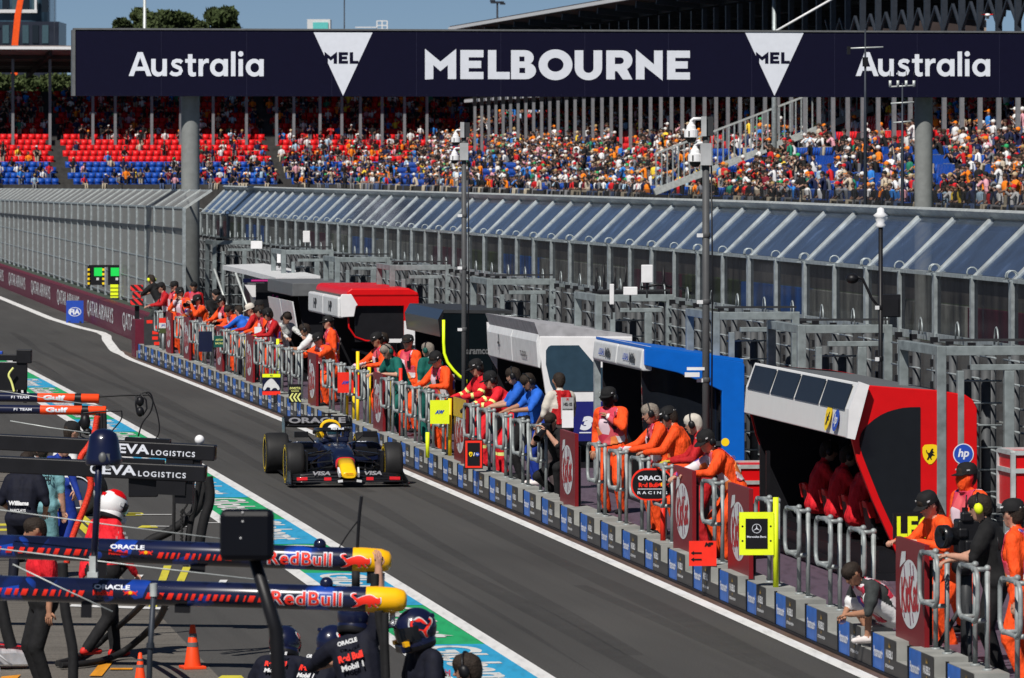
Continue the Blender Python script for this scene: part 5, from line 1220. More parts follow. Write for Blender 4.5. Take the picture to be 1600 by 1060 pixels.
def b_fia(q, w, h, z, th):
    q.box((0, 0, z), (w, .04, h), 0); rg = loops2d([arc(0, 0, 1, .72, 0, 352, 30), arc(0, 0, .9, .62, 0, 352, 30)]); q.decal(fit(rg, w * .74, h * .40), (0, -.022, z), FX, FZ, 1); q.text('FIA', (0, -.022, z), FX, FZ, h * .24, 1, w * .62, .05, .005)
fp = G(117, 505); fs = F / fp.y; th = thing('fia_board', 'blue board with a white ringed emblem standing at the lane edge far left', 'sign', fp, .0); q = M(); b_fia(q, 27 / fs, 35 / fs, 17.5 / fs, th); q.build('panel', ['logo_blue', 'letter'], th); th.name = 'sign_board'
q = M(); [q.box((s * .18, .05, .03), (.05, .4, .06)) for s in (-1, 1)]; q.build('foot', 'dark_grey', th) if False else q.build('feet', 'dark_grey', th)
for px, D_, z1, cols, lab in ((542, 12.56, .85, 'y', 'thin yellow pole below the orange pit board'), (559, 12.5, 1.30, 'yry', 'yellow and red banded pole right of the orange pit board'), (577, 12.56, 1.05, 'y', 'thin yellow pole leaning left of the board by the green shirts'),
                               (608, 12.6, .9, 'y', 'short yellow pole at the feet of the green shirts'), (703, 12.5, .95, 'y', 'thin yellow pole right of the lime yellow pit board'), (384, 12.5, .95, 'y', 'yellow pole left of the board by the blue jacket'), (626, 12.55, 1.2, 'r', 'thin red pole on the railing by the green shirts'), (434, 12.5, 1.1, 'n', 'short neon yellow pole at the railings above the chevron board')):
    t = tpx(D_, px); p = LN(D_, t, PZ); q = M(); n = len(cols)
    for k, c in enumerate(cols): q.tube([(0, 0, z1 * k / n), (0, 0, z1 * (k + 1) / n)], .032, {'y': 0, 'r': 1, 'n': 2}[c], 8)
    q.build('board_pole', ['logo_yellow', 'red_bright', 'hi_yellow'], label=lab, cat='pole', loc=p)
# ---- pit exit lamps and red barrier blocks
p = LN(13.4, tpx(13.4, 178, False), 0, False); sc = F / p.y; zz = lambda y: H - (y - 250) / sc
th = thing('signal_lights', 'black framed pair of green pit exit lamps with yellow striped posts', 'signal lights', (p.x, p.y, 0)); q = M(); X = lambda x: (x - 178) / sc
for x in (140, 198, 213): q.box((X(x), 0, (zz(417) + .8) / 2 if x > 210 else (zz(417) + zz(447)) / 2), (.06, .06, zz(417) - (.8 if x > 210 else zz(447))))
q.bar((X(139), 0, zz(416)), (X(214), 0, zz(416)), .07, .07); q.bar((X(198), 0, zz(462)), (X(213), 0, zz(462)), .06, .06); q.build('frame', 'black', th)
for x in (151, 181):
    q = M(); q.box((X(x), 0, zz(431)), (20 / sc if x < 160 else 24 / sc, .2, 29 / sc), 0); q.box((X(x + 3 if x < 160 else x - 1), -.11, zz(425)), (13 / sc, .03, 13 / sc), 1); q.box((X(x + 2), -.11, zz(436)), (.08, .02, .08), 2); q.build('lamp', ['black', 'green_lamp', 'offwhite'], th)
for x in (139, 162):
    q = M()
    for k in range(9): q.bar((X(x), -.13, zz(416 + k * 3.6)), (X(x), -.13, zz(419.6 + k * 3.6)), .07, .05, k % 2)
    q.build('striped_post', ['black', 'logo_yellow'], th)
q = M(); q.box((X(179), -.1, zz(455)), (.25, .06, .42)); [q.box((X(179), -.135, zz(450 + 6 * k)), (.26, .01, .02), 1) for k in range(3)]; q.build('yellow_panel', ['hi_yellow', 'black'], th)
def chev_mat():
    m = bpy.data.materials.new('red_hatch'); n, ns, lk, b = nodes_of(m); tc = ns.new('ShaderNodeTexCoord'); wv = ns.new('ShaderNodeTexWave'); wv.bands_direction = 'DIAGONAL'; wv.inputs['Scale'].default_value = 3.2
    lk.new(tc.outputs['Object'], wv.inputs['Vector']); r = ramp(ns, [(0, (.012, .01, .01)), (.5, (.80, .02, .02))]); r.color_ramp.interpolation = 'CONSTANT'; lk.new(wv.outputs[0], r.inputs[0]); lk.new(r.outputs[0], b.inputs['Base Color']); MATS['red_hatch'] = m
chev_mat()
for px, py, lab in ((214, 461, 'upper'), (219, 520, 'lower')):
    t = tpx(12.75, px); p = LN(12.75, t); sc = F / p.y; z = H - (py - 250) / sc; q = M()
    for k in (-1, 0, 1): q.box((0, 0, z + k * .19), (.34 if k else .22, .3, .17))
    q.box((0, .05, z / 2 - .15), (.12, .12, max(.1, z - .3)), 1)
    q.build('hazard_block', ['red_hatch', 'black'], label='stack of red and black hatched blocks ending the maroon wall, %s one' % lab, cat='hazard block', loc=(p.x, p.y, 0))
q = M(); q.box((0, 0, .5), (.35, 1.2, 1.0)); q.build('wall_end_pad', 'maroon', label='maroon padded end of the pit wall at the lane narrowing', cat='pad', loc=LN(12.5, 153), rz=ANG)

# ================================================================= CAMERA POLES, AERIALS
def pole(px, D, ytop, r, label, m='galv'):
    t = tpx(D, px); p = LN(D, t); z = H - (ytop - 250) * p.y / F; th = thing('camera_pole', label, 'pole', (p.x, p.y, PZ))
    q = M(); q.tube([(0, 0, DK - PZ), (0, 0, z - PZ)], r, 0, 14)
    for f_ in (.35, .55, .72): q.lathe([(r * 1.1, 0), (r * 1.25, .01), (r * 1.25, .06), (r * 1.1, .07)], 0, 14, (0, 0, (z - PZ) * f_)); q.box((-r * 1.6, -.02, (z - PZ) * f_ + .03), (r * 1.8, .05, .05), 1)
    q.build('shaft', [m, 'offwhite'], th); return th, z - PZ, F / p.y
def dome(th, x, z, s):
    q = M(); q.tube([(x + .22 * s, 0, z + .30 * s), (x + .05 * s, 0, z + .30 * s), (x, 0, z + .26 * s), (x, 0, z + .16 * s)], .035 * s, 0, 8)
    q.lathe([(.04 * s, .24 * s), (.06 * s, .19 * s), (.095 * s, .15 * s), (.105 * s, .075 * s), (.15 * s, .065 * s), (.15 * s, -.09 * s), (.12 * s, -.10 * s)], 0, 18, (x, 0, z), None, False); q.lathe([(.115 * s, -.09 * s), (.11 * s, -.15 * s), (.07 * s, -.20 * s), (0, -.215 * s)], 1, 16, (x, 0, z))
    q.box((x - .05 * s, -.135 * s, z - .02 * s), (.03 * s, .02 * s, .12 * s), 1); q.build('dome_camera', ['white', 'black'], th)
for px, D, yt, r, dom, lab in ((725, 13.5, 205, .045, ((712, 218), (710, 246)), 'tall grey pole with two white dome cameras by the dark green stand'), (1103, 13.75, 200, .050, ((1080, 208), (1086, 246)), 'tall grey pole with two white dome cameras in front of the blue stand')):
    th, z, sc = pole(px, D, yt, r, lab, 'pole_grey' if 'pole_grey' in MATS else mat('pole_grey', (.07, .072, .075), .55)); zb_ = z + PZ
    s = .54 if px < 800 else .64
    for (dx, dy) in dom: dome(th, (dx - px) / sc, H - (dy - 250) / sc - PZ, s)
    q = M(); q.box((-.03, -.04, z + .02), (.07, .10, .27)); q.box((.0, -.05, z - .36), (.15, .10, .30)); q.box((.05, .0, z + .02), (.10, .10, .26), 1); q.build('bracket', [mat('bracket_grey', (.40, .41, .42), .5), 'dark_grey'], th)
    q = M(); q.tube([(r + .02, .0, z - .2), (r + .04, 0, z * .6), (r + .02, 0, .4)], .012, 0, 5); q.build('cable', 'black', th)
    if px > 1000:
        q = M(); zc = H - (582 - 250) / sc - PZ; q.box((-.14, -.03, zc + .05), (.24, .05, .04)); q.box((-.19, -.06, zc - .03), (.20, .10, .06)); q.build('bullet_camera', 'white', th)
th, z, sc = pole(1376, 15.75, 352, .030, 'thin black pole with white beacon top and black loudspeaker behind the red stand', 'black')
q = M(); q.lathe([(.05, 0), (.07, .03), (.05, .06), (.07, .10), (.07, .13), (.10, .16), (.05, .20), (.045, .25), (0, .27)], 0, 16, (0, 0, z - .03)); q.build('beacon', 'white', th)
q = M(); q.box((.14, 0, H - (478 - 250) / sc - PZ), (.24, .2, .30)); q.box((.14, -.11, H - (480 - 250) / sc - PZ), (.18, .02, .24)); q.build('loudspeaker', 'black', th)
q = M(); zc = H - (478 - 250) / sc - PZ; q.tube([(0, 0, zc - .05), (-.12, 0, zc + .1), (-.24, 0, zc + .36), (-.36, -.02, zc + .4)], .02, 0, 6); q.ell((-.38, -.03, zc + .36), (.09, .09, .07), 0, 10, 6); q.build('lamp_arm', 'black', th)
for px, D, yt, lab, bars in ((1352, 17.6, 46, 'thin dark aerial mast with one long crossbar crossing the second Australia', [(76, 28)]), (1410, 17.6, 130, 'thin dark aerial mast with four small white aerials and two crossbars', [(136, 20), (162, 18), (192, 14)])):
    t = tpx(D, px); p = LN(D, t); sc = F / p.y; th = thing('aerial_mast', lab, 'mast', (p.x, p.y, 0)); zt = H - (yt - 250) / sc; q = M()
    q.tube([(0, 0, 0), (0, 0, zt * .8), (0, 0, zt)], [.035, .025, .012], 0, 6); q.build('shaft', 'steel_dark', th); q = M()
    for by, hw in bars: q.tube([(-hw / sc, 0, H - (by - 250) / sc), (hw / sc, 0, H - (by - 250) / sc + .02)], .014, 0, 6)
    if yt > 100:
        for dx in (-19, -7, 6, 18): q.tube([(dx / sc, 0, H - (136 - 250) / sc), (dx / sc, 0, H - (126 - 250) / sc)], .022, 0, 8); q.tube([(dx / sc, 0, H - (126 - 250) / sc), (dx / sc, 0, H - (112 - 250) / sc)], .006, 1, 5)
    else:
        q.box((-26 / sc, 0, H - (79 - 250) / sc), (.05, .05, .12), 1); q.box((0, 0, H - (97 - 250) / sc), (.08, .08, .14), 1)
    q.build('crossbar', ['galv_light', 'black'], th)
# antenna boxes on top of the sixth gate frame and elsewhere along the fence
for px, py, w_, h_, D, lab in ((1011, 428, 18, 28, 15.4, 'white upright antenna box above the blue stand'), (985, 455, 22, 13, 15.2, 'white flat access point box on the gate frame above the blue stand'), (956, 460, 7, 32, 15.2, 'narrow white antenna panel left of the flat access point box'), (479, 370, 11, 18, 16.0, 'small white antenna box on the clear fence above the pink-trimmed stand'), (436, 401, 6, 20, 15.4, 'narrow white antenna at the left gate frames'), (401, 383, 18, 12, 15.4, 'white rounded camera housing on the farthest gate frame')):
    t = tpx(D, px); p = LN(D, t); sc = F / p.y; q = M(); q.box((0, 0, 0), (w_ / sc, .12, h_ / sc)); q.tube([(0, .05, -h_ / sc / 2 - .25), (0, .05, 0)], .02, 1, 6)
    q.build('antenna_box', ['white', 'dark_grey'], bevel=.01, label=lab, cat='antenna', loc=(p.x, p.y, H - (py - 250) / sc))
t = tpx(15.3, 945); p = LN(15.3, t); q = M()
for x in (-.14, .0, .16, .34, 1.0): q.tube([(x, 0, 3.0), (x + rng.uniform(-.03, .03), 0, 3.35 + rng.uniform(0, .25))], .018, 0, 6); q.box((x, 0, 3.18), (.07, .06, .12))
q.tube([(.6, 0, 3.15), (.9, .0, 3.2), (1.3, .1, 3.13), (1.5, .1, 3.02)], .025, 0, 6); q.bar((-.2, 0, 3.06), (1.1, 0, 3.06), .05, .05); q.build('aerial_cluster', 'black', label='cluster of short black aerials and cables on the gate frame above the blue stand', cat='antenna', loc=(p.x, p.y, 0))
# ================================================================= TEAM STANDS on the pit wall
class Stand:
    """local frame: X away from the lane, Y along the lane, Z up from the ground"""
    def __init__(s, label, px, D=13.9, t=None):
        s.t = tpx(D, px) if t is None else t; s.o = LN(D, s.t); s.px = px; s.sc = F / s.o.y; s.cy = 250
        s.th = thing('team_stand', label, 'team stand', (s.o.x, s.o.y, 0), head(s.t))
    def xz(s, *pts): return [((px - s.px) / s.sc * 1.0, H - (py - 250) / s.sc) for px, py in pts]
    def y(s, px, D=13.9): return tpx(D, px) - s.t
    def part(s, q, name, mats, bevel=0.): return q.build(name, mats, s.th, bevel)
def interior(S, L, x0, x1, zc, back=True, desk='dark_grey', screens=3):
    q = M()
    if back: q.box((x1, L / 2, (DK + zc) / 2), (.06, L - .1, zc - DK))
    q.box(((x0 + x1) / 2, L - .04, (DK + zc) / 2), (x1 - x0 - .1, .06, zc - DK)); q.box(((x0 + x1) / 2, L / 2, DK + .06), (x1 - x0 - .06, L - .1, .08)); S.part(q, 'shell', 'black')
    q = M(); q.box((x1 - .38, L / 2, 1.12), (.40, L - .3, .06)); q.box((x1 - .25, L / 2, .78), (.08, L - .4, .62)); S.part(q, 'desk', desk)
    n = max(2, int(L / 1.15))
    for k in range(n):
        q = M(); y = .6 + k * (L - 1.0) / max(1, n - 1) - .1; q.box((x1 - .22, y, 1.62), (.05, .62, .36)); q.box((x1 - .25, y, 1.62), (.01, .56, .31), 1); q.box((x1 - .20, y, 1.30), (.03, .06, .3)); S.part(q, 'monitor', ['black', 'screen'])
def swept(q, poly, a, b, m=0): q.prism(poly, a, b, m)
# ---- 1 red stand, nearest
S = Stand('big red team stand with white slanted visor and dark curved end window', 1325, 13.9)
Lf = S.y(1166, 13.9)
prof = S.xz((1325, 662), (1333, 622), (1340, 601), (1400, 606), (1470, 611), (1512, 618), (1524, 626), (1531, 640), (1532, 876), (1408, 878), (1395, 850), (1365, 785), (1340, 722))
q = M(); q.prism(prof, 0, .09, 0); S.part(q, 'end_wall', 'red', .012)
q = M(); q.prism(prof, Lf - .03, Lf, 0); q.prism([(x * .97 + .02, z) for x, z in prof], Lf - .09, Lf - .034, 1); S.part(q, 'far_end_wall', ['red', 'black'])
win = S.xz((1440, 637), (1440, 872), (1418, 872), (1396, 825), (1375, 780), (1362, 748), (1354, 728), (1347, 710), (1343.5, 697), (1343, 687), (1345, 679), (1350, 671), (1357, 663.5), (1366, 656), (1377, 649), (1388, 644), (1400, 640.5), (1412, 638), (1425, 637))
q = M(); q.prism(win, -.012, .004, 0); S.part(q, 'end_window', 'glass_dark')
q = M(); q.prism(S.xz((1341, 601), (1512, 618), (1512, 623), (1341, 607)), .09, Lf - .09); S.part(q, 'roof', 'mid_grey')
v0, v1 = S.xz((1340, 598), (1321, 684)); nx = unit(Vector((v0[1] - v1[1], 0, -(v0[0] - v1[0])))) * -1
def vis_pt(f_, y, off=0): return Vector((v1[0] + (v0[0] - v1[0]) * f_ + nx.x * off, y, v1[1] + (v0[1] - v1[1]) * f_ + nx.z * off))
q = M(); q.loft([[vis_pt(0, y, .0), vis_pt(.5, y, .05), vis_pt(1, y, .0), vis_pt(1, y, -.10), vis_pt(0, y, -.07)] for y in (-.05, Lf + .02)], 0, False); S.part(q, 'visor', 'visor_white' if 'visor_white' in MATS else mat('visor_white', (.78, .78, .77), .35, coat=.1, var=.02), .01)
q = M(); q.loft([[vis_pt(0, y, .005), vis_pt(.5, y, .06), vis_pt(1.02, y, .005), vis_pt(1, y, -.12), vis_pt(0, y, -.09)] for y in (-.14, -.05)], 0, False); S.part(q, 'visor_edge', 'white')
n = 4
for k in range(n):
    q = M(); a, b = .14 + k * (Lf - .2) / n, .14 + (k + 1) * (Lf - .2) / n - .09
    q.add([vis_pt(.47, a, .058), vis_pt(.47, b, .058), vis_pt(.95, b, .022), vis_pt(.95, a, .022)], [(0, 1, 2, 3)]); S.part(q, 'visor_window', 'glass_panel' if 'glass_panel' in MATS else mat('glass_panel', (.008, .010, .015), .4, spec=.25))
vy = (vis_pt(.4, 0) - vis_pt(.1, 0)).normalized(); q = M()
shield(q, vis_pt(.26, 1.05, .048), (0, -1, 0), vy, .36, .30, 0, 1); q.decal(fit(loops2d([arc(0, 0, 1, 1, 0, 345, 20)]), .34, .27), vis_pt(.26, .55, .046), (0, -1, 0), vy, 2, .004); q.text('hp', vis_pt(.26, .55, .046), (0, -1, 0), vy, .16, 3, .20, .03, .008, .2); S.part(q, 'visor_emblem', ['logo_yellow', 'black', 'logo_blue', 'letter'])
q = M(); e1 = S.xz((1456, 711))[0]; e2 = S.xz((1509, 711))[0]
shield(q, (e1[0], -.004, e1[1]), FX, FZ, 25 / S.sc, 31 / S.sc, 0, 1); S.part(q, 'shield_emblem', ['logo_yellow', 'black']); q = M(); q.decal(fit(loops2d([arc(0, 0, 1, 1, 0, 345, 28)]), 33 / S.sc), (e2[0], -.004, e2[1]), FX, FZ, 3, .002); q.decal(fit(loops2d([arc(0, 0, 1, 1, 0, 345, 28)]), 30 / S.sc), (e2[0], -.004, e2[1]), FX, FZ, 2, .005); q.text('hp', (e2[0], -.004, e2[1] - .0), FX, FZ, 17 / S.sc, 3, 18 / S.sc, .03, .008, .2)
S.part(q, 'end_emblem', ['logo_yellow', 'black', 'logo_blue', 'letter'])
interior(S, Lf, .12, 1.45, 2.3, True)
for k in range(4):
    q = M(); y = 1.1 + k * 1.3; q.tube([(.70, y, DK + .08), (.70, y, .66)], .04, 2, 8); q.box((.72, y, .70), (.42, .44, .09), 1); q.box((.49, y, .90), (.06, .40, .40), 1, Matrix.Rotation(R(-10), 3, 'Y'))
    for s in (-1, 1): q.box((.46, y + s * .22, 1.02), (.09, .045, .20), 0, Matrix.Rotation(R(-14), 3, 'Y') @ Matrix.Rotation(R(s * 14), 3, 'X')); q.box((.70, y + s * .235, .78), (.36, .05, .10), 1)
    q.box((.44, y, 1.08), (.05, .20, .09), 0, Matrix.Rotation(R(-10), 3, 'Y'))
    S.part(q, 'seat', ['red_paint', 'black', 'dark_grey'], .02)
q = M(); q.box((.86, Lf / 2, .40), (.9, Lf - .24, .36)); q.box((.10, Lf - 1.0, .95), (.05, .06, 1.1)); q.bar((.0, 0.3, .56), (.0, Lf - .2, .56), .05, .10); S.part(q, 'base_frame_and_shade', 'black')  # first box: black slab standing in for deep shade under the seats
# ---- 2 blue stand
S = Stand('blue team stand with two white visor boxes and a bright blue end frame', 1007, 13.9); L = S.y(931)
prof = S.xz((1007, 571), (1007, 545), (1060, 551), (1164, 567), (1166, 572), (1166, 735), (1130, 735), (1130, 612), (1105, 600), (1060, 583))
q = M(); q.prism(prof, 0, .10); S.part(q, 'end_frame', 'blue_stand', .012)
q = M(); q.prism(S.xz((1130, 612), (1105, 600), (1060, 583), (1007, 571), (1012, 735), (1130, 735)), .3, .34); S.part(q, 'inner_panel', 'glass_dark')
q = M(); q.prism(S.xz((1007, 541), (1164, 562), (1164, 567), (1007, 545)), .0, L); S.part(q, 'roof', 'blue_stand')
q = M(); a = S.xz((1000, 545), (1000, 573))
for k in range(2):
    y0 = .05 + k * L / 2; q = M(); q.loft([[(-.02, y, 2.20), (-.06, y, 2.24), (-.03, y, 2.50), (.05, y, 2.56), (.12, y, 2.56), (.12, y, 2.2)] for y in (y0, y0 + L / 2 - .07)], 0, False); S.part(q, 'visor_box', 'offwhite', .02)
    q = M(); q.text('LOCAL', (-.058, y0 + .95 + .35, 2.37), (0, -1, 0), (.1, 0, 1), .10, 0, .5, .03, .006, .2); q.text('Mila', (-.058, y0 + .95 - .25, 2.37), (0, -1, 0), (.1, 0, 1), .15, 1, .5, .04, .006); S.part(q, 'visor_lettering', ['logo_blue', 'dark_grey'])
interior(S, L, .05, 1.4, 2.2)
q = M(); q.box((.02, L + .02, 1.35), (.10, .10, 2.0)); S.part(q, 'far_post', 'galv')
q = M(); e1 = S.xz((1133, 692))[0]; q.decal(fit(loops2d([arc(0, 0, 1, 1, 0, 345, 20)]), .12), (e1[0] + .02, -.003, e1[1]), FX, FZ, 0, .002); S.part(q, 'round_sticker', 'logo_yellow')
# ---- 3 white stand, navy base, number 3
S = Stand('white team stand with a large tinted end window and a navy base with white numeral', 843, 13.9); L = S.y(765)
S.sc *= 1.0
prof = S.xz((843, 526), (990, 527), (990, 690), (875, 690), (862, 640), (853, 615), (847, 575))
q = M(); q.prism(prof, 0, .09); S.part(q, 'end_wall', 'white', .012)
q = M(); q.prism(S.xz((857, 542), (861, 540), (905, 540), (935, 575), (980, 575), (980, 612), (866, 612), (860, 600), (853, 570), (853, 548)), -.012, .003); S.part(q, 'end_window', mat('glass_blue', (.03, .06, .09), .08, coat=.4))
q = M(); q.prism(S.xz((864, 628), (985, 628), (985, 690), (880, 690)), -.014, .003); S.part(q, 'end_base', mat('navy_panel', (.015, .018, .15), .4))
q = M(); e1 = S.xz((917, 662))[0]; q.text('3', (e1[0], -.016, e1[1]), FX, FZ, 22 / S.sc, 0, 21 / S.sc, .08, .003, .25); q.box((e1[0] - .02, -.019, e1[1] - .155), (.2, .003, .02)); S.part(q, 'numeral', 'letter')
q = M(); q.prism(S.xz((835, 504), (990, 524), (990, 530), (843, 526)), .02, L); S.part(q, 'roof', mat('roof_pale', (.34, .34, .36), .6, var=.2))
for k in range(2):
    q = M(); y0 = .04 + k * L / 2; w0 = L / 2 - .05; q.loft([[(.0, y, 2.46), (-.05, y, 2.30), (-.02, y, 1.88), (.02, y, 1.86), (.06, y, 2.3), (.08, y, 2.46)] for y in (y0, y0 + w0)], 0, False); S.part(q, 'visor_panel', 'offwhite', .01)
    q = M()
    if k: q.decal(fit(loops2d([[(.4, 0), (.6, 0), (.6, .4), (1, .4), (1, .5), (.6, .55), (.6, 1), (.4, 1), (.4, .55), (0, .5), (0, .4), (.4, .4)]]), .26, .28), (-.046, y0 + w0 / 2, 2.16), (0, -1, 0), (.06, 0, -1) if False else (0, 0, 1), 0, .012)
    else: q.text('TUDOR', (-.046, y0 + w0 / 2, 2.06), (0, -1, 0), (0, 0, 1), .09, 0, .7, .03, .014)
    S.part(q, 'visor_print', 'dark_grey')
interior(S, L, .08, 1.4, 2.3)
q = M(); q.loft([[(-.05, y, 2.46), (-.02, y, 1.9), (.22, y, 1.5), (.27, y, 1.5), (.05, y, 2.0), (.03, y, 2.46)] for y in (L, L + .08)], 0, False); S.part(q, 'far_end', 'white')
# ---- 4 dark green stand with neon line
S = Stand('black and dark green team stand outlined by a neon yellow line', 693, 13.9); L = S.y(640)
prof = S.xz((693, 500), (695, 488), (770, 488), (770, 690), (735, 690), (730, 597), (705, 575), (694, 555))
q = M(); q.prism(prof, 0, .08); S.part(q, 'end_wall', mat('aston_dark', (.003, .006, .008), .35, spec=.12))
q = M(); q.tube([(x, -.02, z) for x, z in S.xz((693, 500), (693, 535), (694, 552), (699, 566), (708, 578), (718, 588), (731, 597))], .028, 0, 8); S.part(q, 'neon_line', mat('neon_yellow', (.75, .95, .02), .4, emit=.15))
q = M(); q.prism([(-.10, 2.34), (.0, 2.52), (.0, 2.10), (-.06, 2.02)], .02, L); S.part(q, 'visor', 'carbon'); q = M(); q.prism([(.0, 2.52), (1.3, 2.50), (1.3, 2.44), (.0, 2.46)], -.01, L); S.part(q, 'roof', 'dark_grey')
q = M(); e1 = S.xz((747, 550))[0]; q.text('aramco', (e1[0], -.003, e1[1]), FX, FZ, 8 / S.sc, 0, 36 / S.sc, .03); S.part(q, 'lettering', 'mid_grey')
interior(S, L, .05, 1.3, 2.2)
# ---- 5 red and white stand with rounded roof
S = Stand('red and white team stand with rounded red roof and two white boxes in front', 545, 13.9); L = S.y(497)
q = M(); q.prism(S.xz((545, 477), (545, 463), (655, 463), (655, 540), (632, 540), (632, 478), (560, 478), (556, 483)), 0, .1); S.part(q, 'end_frame', 'red')
q = M(); q.prism(S.xz((541, 463), (543, 455), (549, 451), (640, 451), (654, 458), (655, 463)), -.02, L + .05); S.part(q, 'roof', 'red', .03)
q = M(); q.prism(S.xz((531, 466), (534, 460), (549, 460), (559, 477), (556, 479), (553, 495), (533, 496)), -.03, .06); S.part(q, 'corner_panel', 'white', .01)
for k in range(2):
    q = M(); y0 = .08 + k * L / 2; q.box((-.14, y0 + L / 4, 2.18), (.16, L / 2 - .1, .44)); S.part(q, 'visor_box', 'offwhite', .04); q = M(); q.text('HP', (-.222, y0 + L / 4, 2.18), (0, -1, 0), (0, 0, 1), .22, 0, .6, .05); S.part(q, 'box_print', 'dark_grey')
q = M(); q.prism(S.xz((556, 483), (562, 478), (632, 478), (632, 535), (556, 535)), .12, .16); S.part(q, 'dark_window', 'black')
q = M(); q.tube([(x, .10, z) for x, z in S.xz((545, 495), (546, 512), (556, 527), (572, 533), (600, 535))], .02, 0, 6); S.part(q, 'red_outline', 'red')
q = M(); q.prism(S.xz((632, 502), (655, 502), (655, 540), (632, 540)), -.006, .1); q.prism(S.xz((595, 530), (655, 530), (655, 536), (595, 536)), -.012, -.006); S.part(q, 'white_leg', 'white')
interior(S, L, .05, 1.3, 2.1)
# ---- 6 dark grey box stand with white flaps
S = Stand('dark grey flat roofed team stand with two pale hanging flaps', 457, 13.9); L = S.y(418)
q = M(); q.prism(S.xz((457, 463), (457, 443), (560, 443), (560, 463)), 0, L); S.part(q, 'roof_box', 'mid_grey', .01)
for k in range(2):
    q = M(); y0 = .1 + k * L / 2; q.loft([[(.0, y, 2.05), (.1, y, 1.45), (.13, y, 1.45), (.03, y, 2.05)] for y in (y0, y0 + L / 2 - .12)], 0, False); S.part(q, 'flap', 'offwhite')
q = M(); q.prism(S.xz((470, 463), (560, 463), (560, 545), (480, 545)), .5, .55); S.part(q, 'end_panel', 'black')
interior(S, L, .2, 1.4, 2.05)
# ---- 7 white stand with pink trim and raised awning arms
S = Stand('white awning team stand with pink and navy trim at the far end', 437, 14.6); L = S.y(300, 13.7)
q = M(); q.loft([[(-.10, y, zf), (1.0, y, zf), (1.0, y, zf + .16), (-.10, y, zf + .12)] for y, zf in ((0, 2.30), (L * .55, 2.36), (L, 2.38))], 0, False); S.part(q, 'awning', 'offwhite')
q = M(); q.prism([(-.9, 2.30), (.05, 2.30), (.05, 2.38), (-.9, 2.40)], 0, .06, 0); q.prism([(-.7, 2.33), (.06, 2.33), (.06, 2.37), (-.7, 2.37)], -.02, 0, 1); S.part(q, 'trim', ['navy', 'pink'])
q = M(); q.prism([(-.82, 2.24), (-.1, 2.2), (-.1, 1.85), (-.6, 1.88)], .4, .44); S.part(q, 'white_flap', 'white')
q = M(); q.prism([(-.5, 2.3), (-.05, 2.3), (.15, 1.5), (-.35, 1.5)], 2.8, 2.85); S.part(q, 'grey_flap', 'mid_grey')
q = M(); q.text('CHANGE', (-.12, .3, 1.55), FX, FZ, .13, 0, .60, .04); q.text('THE WORLD', (-.10, .3, 1.38), FX, FZ, .12, 0, .62, .04); q.decal(fit(loops2d([BULL]), .2, .3), (-.05, .3, 1.85), FX, FZ, 1); S.part(q, 'lettering', ['letter', 'pink'])
q = M(); q.prism([(-.55, .5), (.3, .5), (.3, 2.28), (-.55, 2.28)], .31, .36); q.box((.5, L / 2, 1.3), (.06, L, 1.9)); S.part(q, 'shell', 'black')
for y in (L * .55, L * .98):
    q = M(); q.tube([(-.35, y, 2.40), (.10, y - .8, .9)], .03, 0, 6); q.build('strut', 'galv_light', S.th)
# ---- red flight cases and television camera
def case(px, py, D, w_, d_, h_, label, z0, rz=0., txt=None):
    t = tpx(D, px); p = LN(D, t, z0); th = thing('flight_case', label, 'flight case', p, head(t) + rz)
    q = M(); q.box((0, 0, h_ / 2), (w_, d_, h_)); q.build('case', 'red', th); q = M(); e = .05
    for x in (-1, 1):
        for y in (-1, 1): q.box((x * w_ / 2, y * d_ / 2, h_ / 2), (e, e, h_ + .012))
        for z in (0, h_ * .68, h_): q.box((x * w_ / 2, 0, z), (e * .99, d_ - e, e))
    for y in (-1, 1):
        for z in (0, h_ * .68, h_): q.box((0, y * d_ / 2, z), (w_ - e, e * .99, e))
    q.build('edge_trim', 'galv_light', th); q = M(); q.box((.1, -d_ / 2 - .02, h_ * .42), (.24, .03, .14)); q.build('handle', 'black', th)
    if txt: q = M(); q.text(txt, (0, -d_ / 2 - .006, h_ * .55), FX, FZ, .10, 0, .22, .04); q.build('lettering', 'letter', th)
case(1178, 775, 14.3, .62, 1.1, .66, 'red flight case with metal edges standing between the blue and red stands', DK + .32)
case(1620, 810, 14.9, .70, .7, .62, 'red flight case with metal edges at the right edge of the photo', DK + 1.25, 0., 'P02')
case(1150, 775, 14.75, .9, .9, .30, 'low grey trolley base under the red flight case', PZ, 0) if False else None
q = M(); q.box((0, 0, .15), (.75, 1.2, .05)); [q.lathe([(.08, -.03), (.08, .03)], 0, 10, (x * .3, y * .5, .08), Matrix.Rotation(R(90), 3, 'Y')) for x in (-1, 1) for y in (-1, 1)]; q.box((0, 0, .24), (.6, 1.0, .14)); t = tpx(14.3, 1178)
q.build('trolley', 'dark_grey', label='low dark trolley carrying the red flight case between stands', cat='trolley', loc=LN(14.3, t, DK + .01), rz=head(t))
t = tpx(12.85, 1510); p = LN(12.85, t, DK); th = thing('television_camera', 'black broadcast camera on a pedestal pointing left beside the operator in black', 'television camera', p, head(t))
q = M(); q.box((.04, 0, 1.32), (.30, .24, .34)); q.box((.16, 0, 1.34), (.16, .2, .26)); q.box((-.06, -.13, 1.36), (.10, .04, .10)); q.box((.06, .02, 1.50), (.16, .14, .12)); q.box((.10, 0, 1.08), (.2, .18, .14)); q.box((-.02, -.1, 1.52), (.12, .1, .10)); q.box((.0, -.14, 1.22), (.10, .08, .14)); q.ell((-.04, -.06, 1.02), (.13, .13, .10), 0, 12, 8); q.build('camera_body', 'black', th, .02)
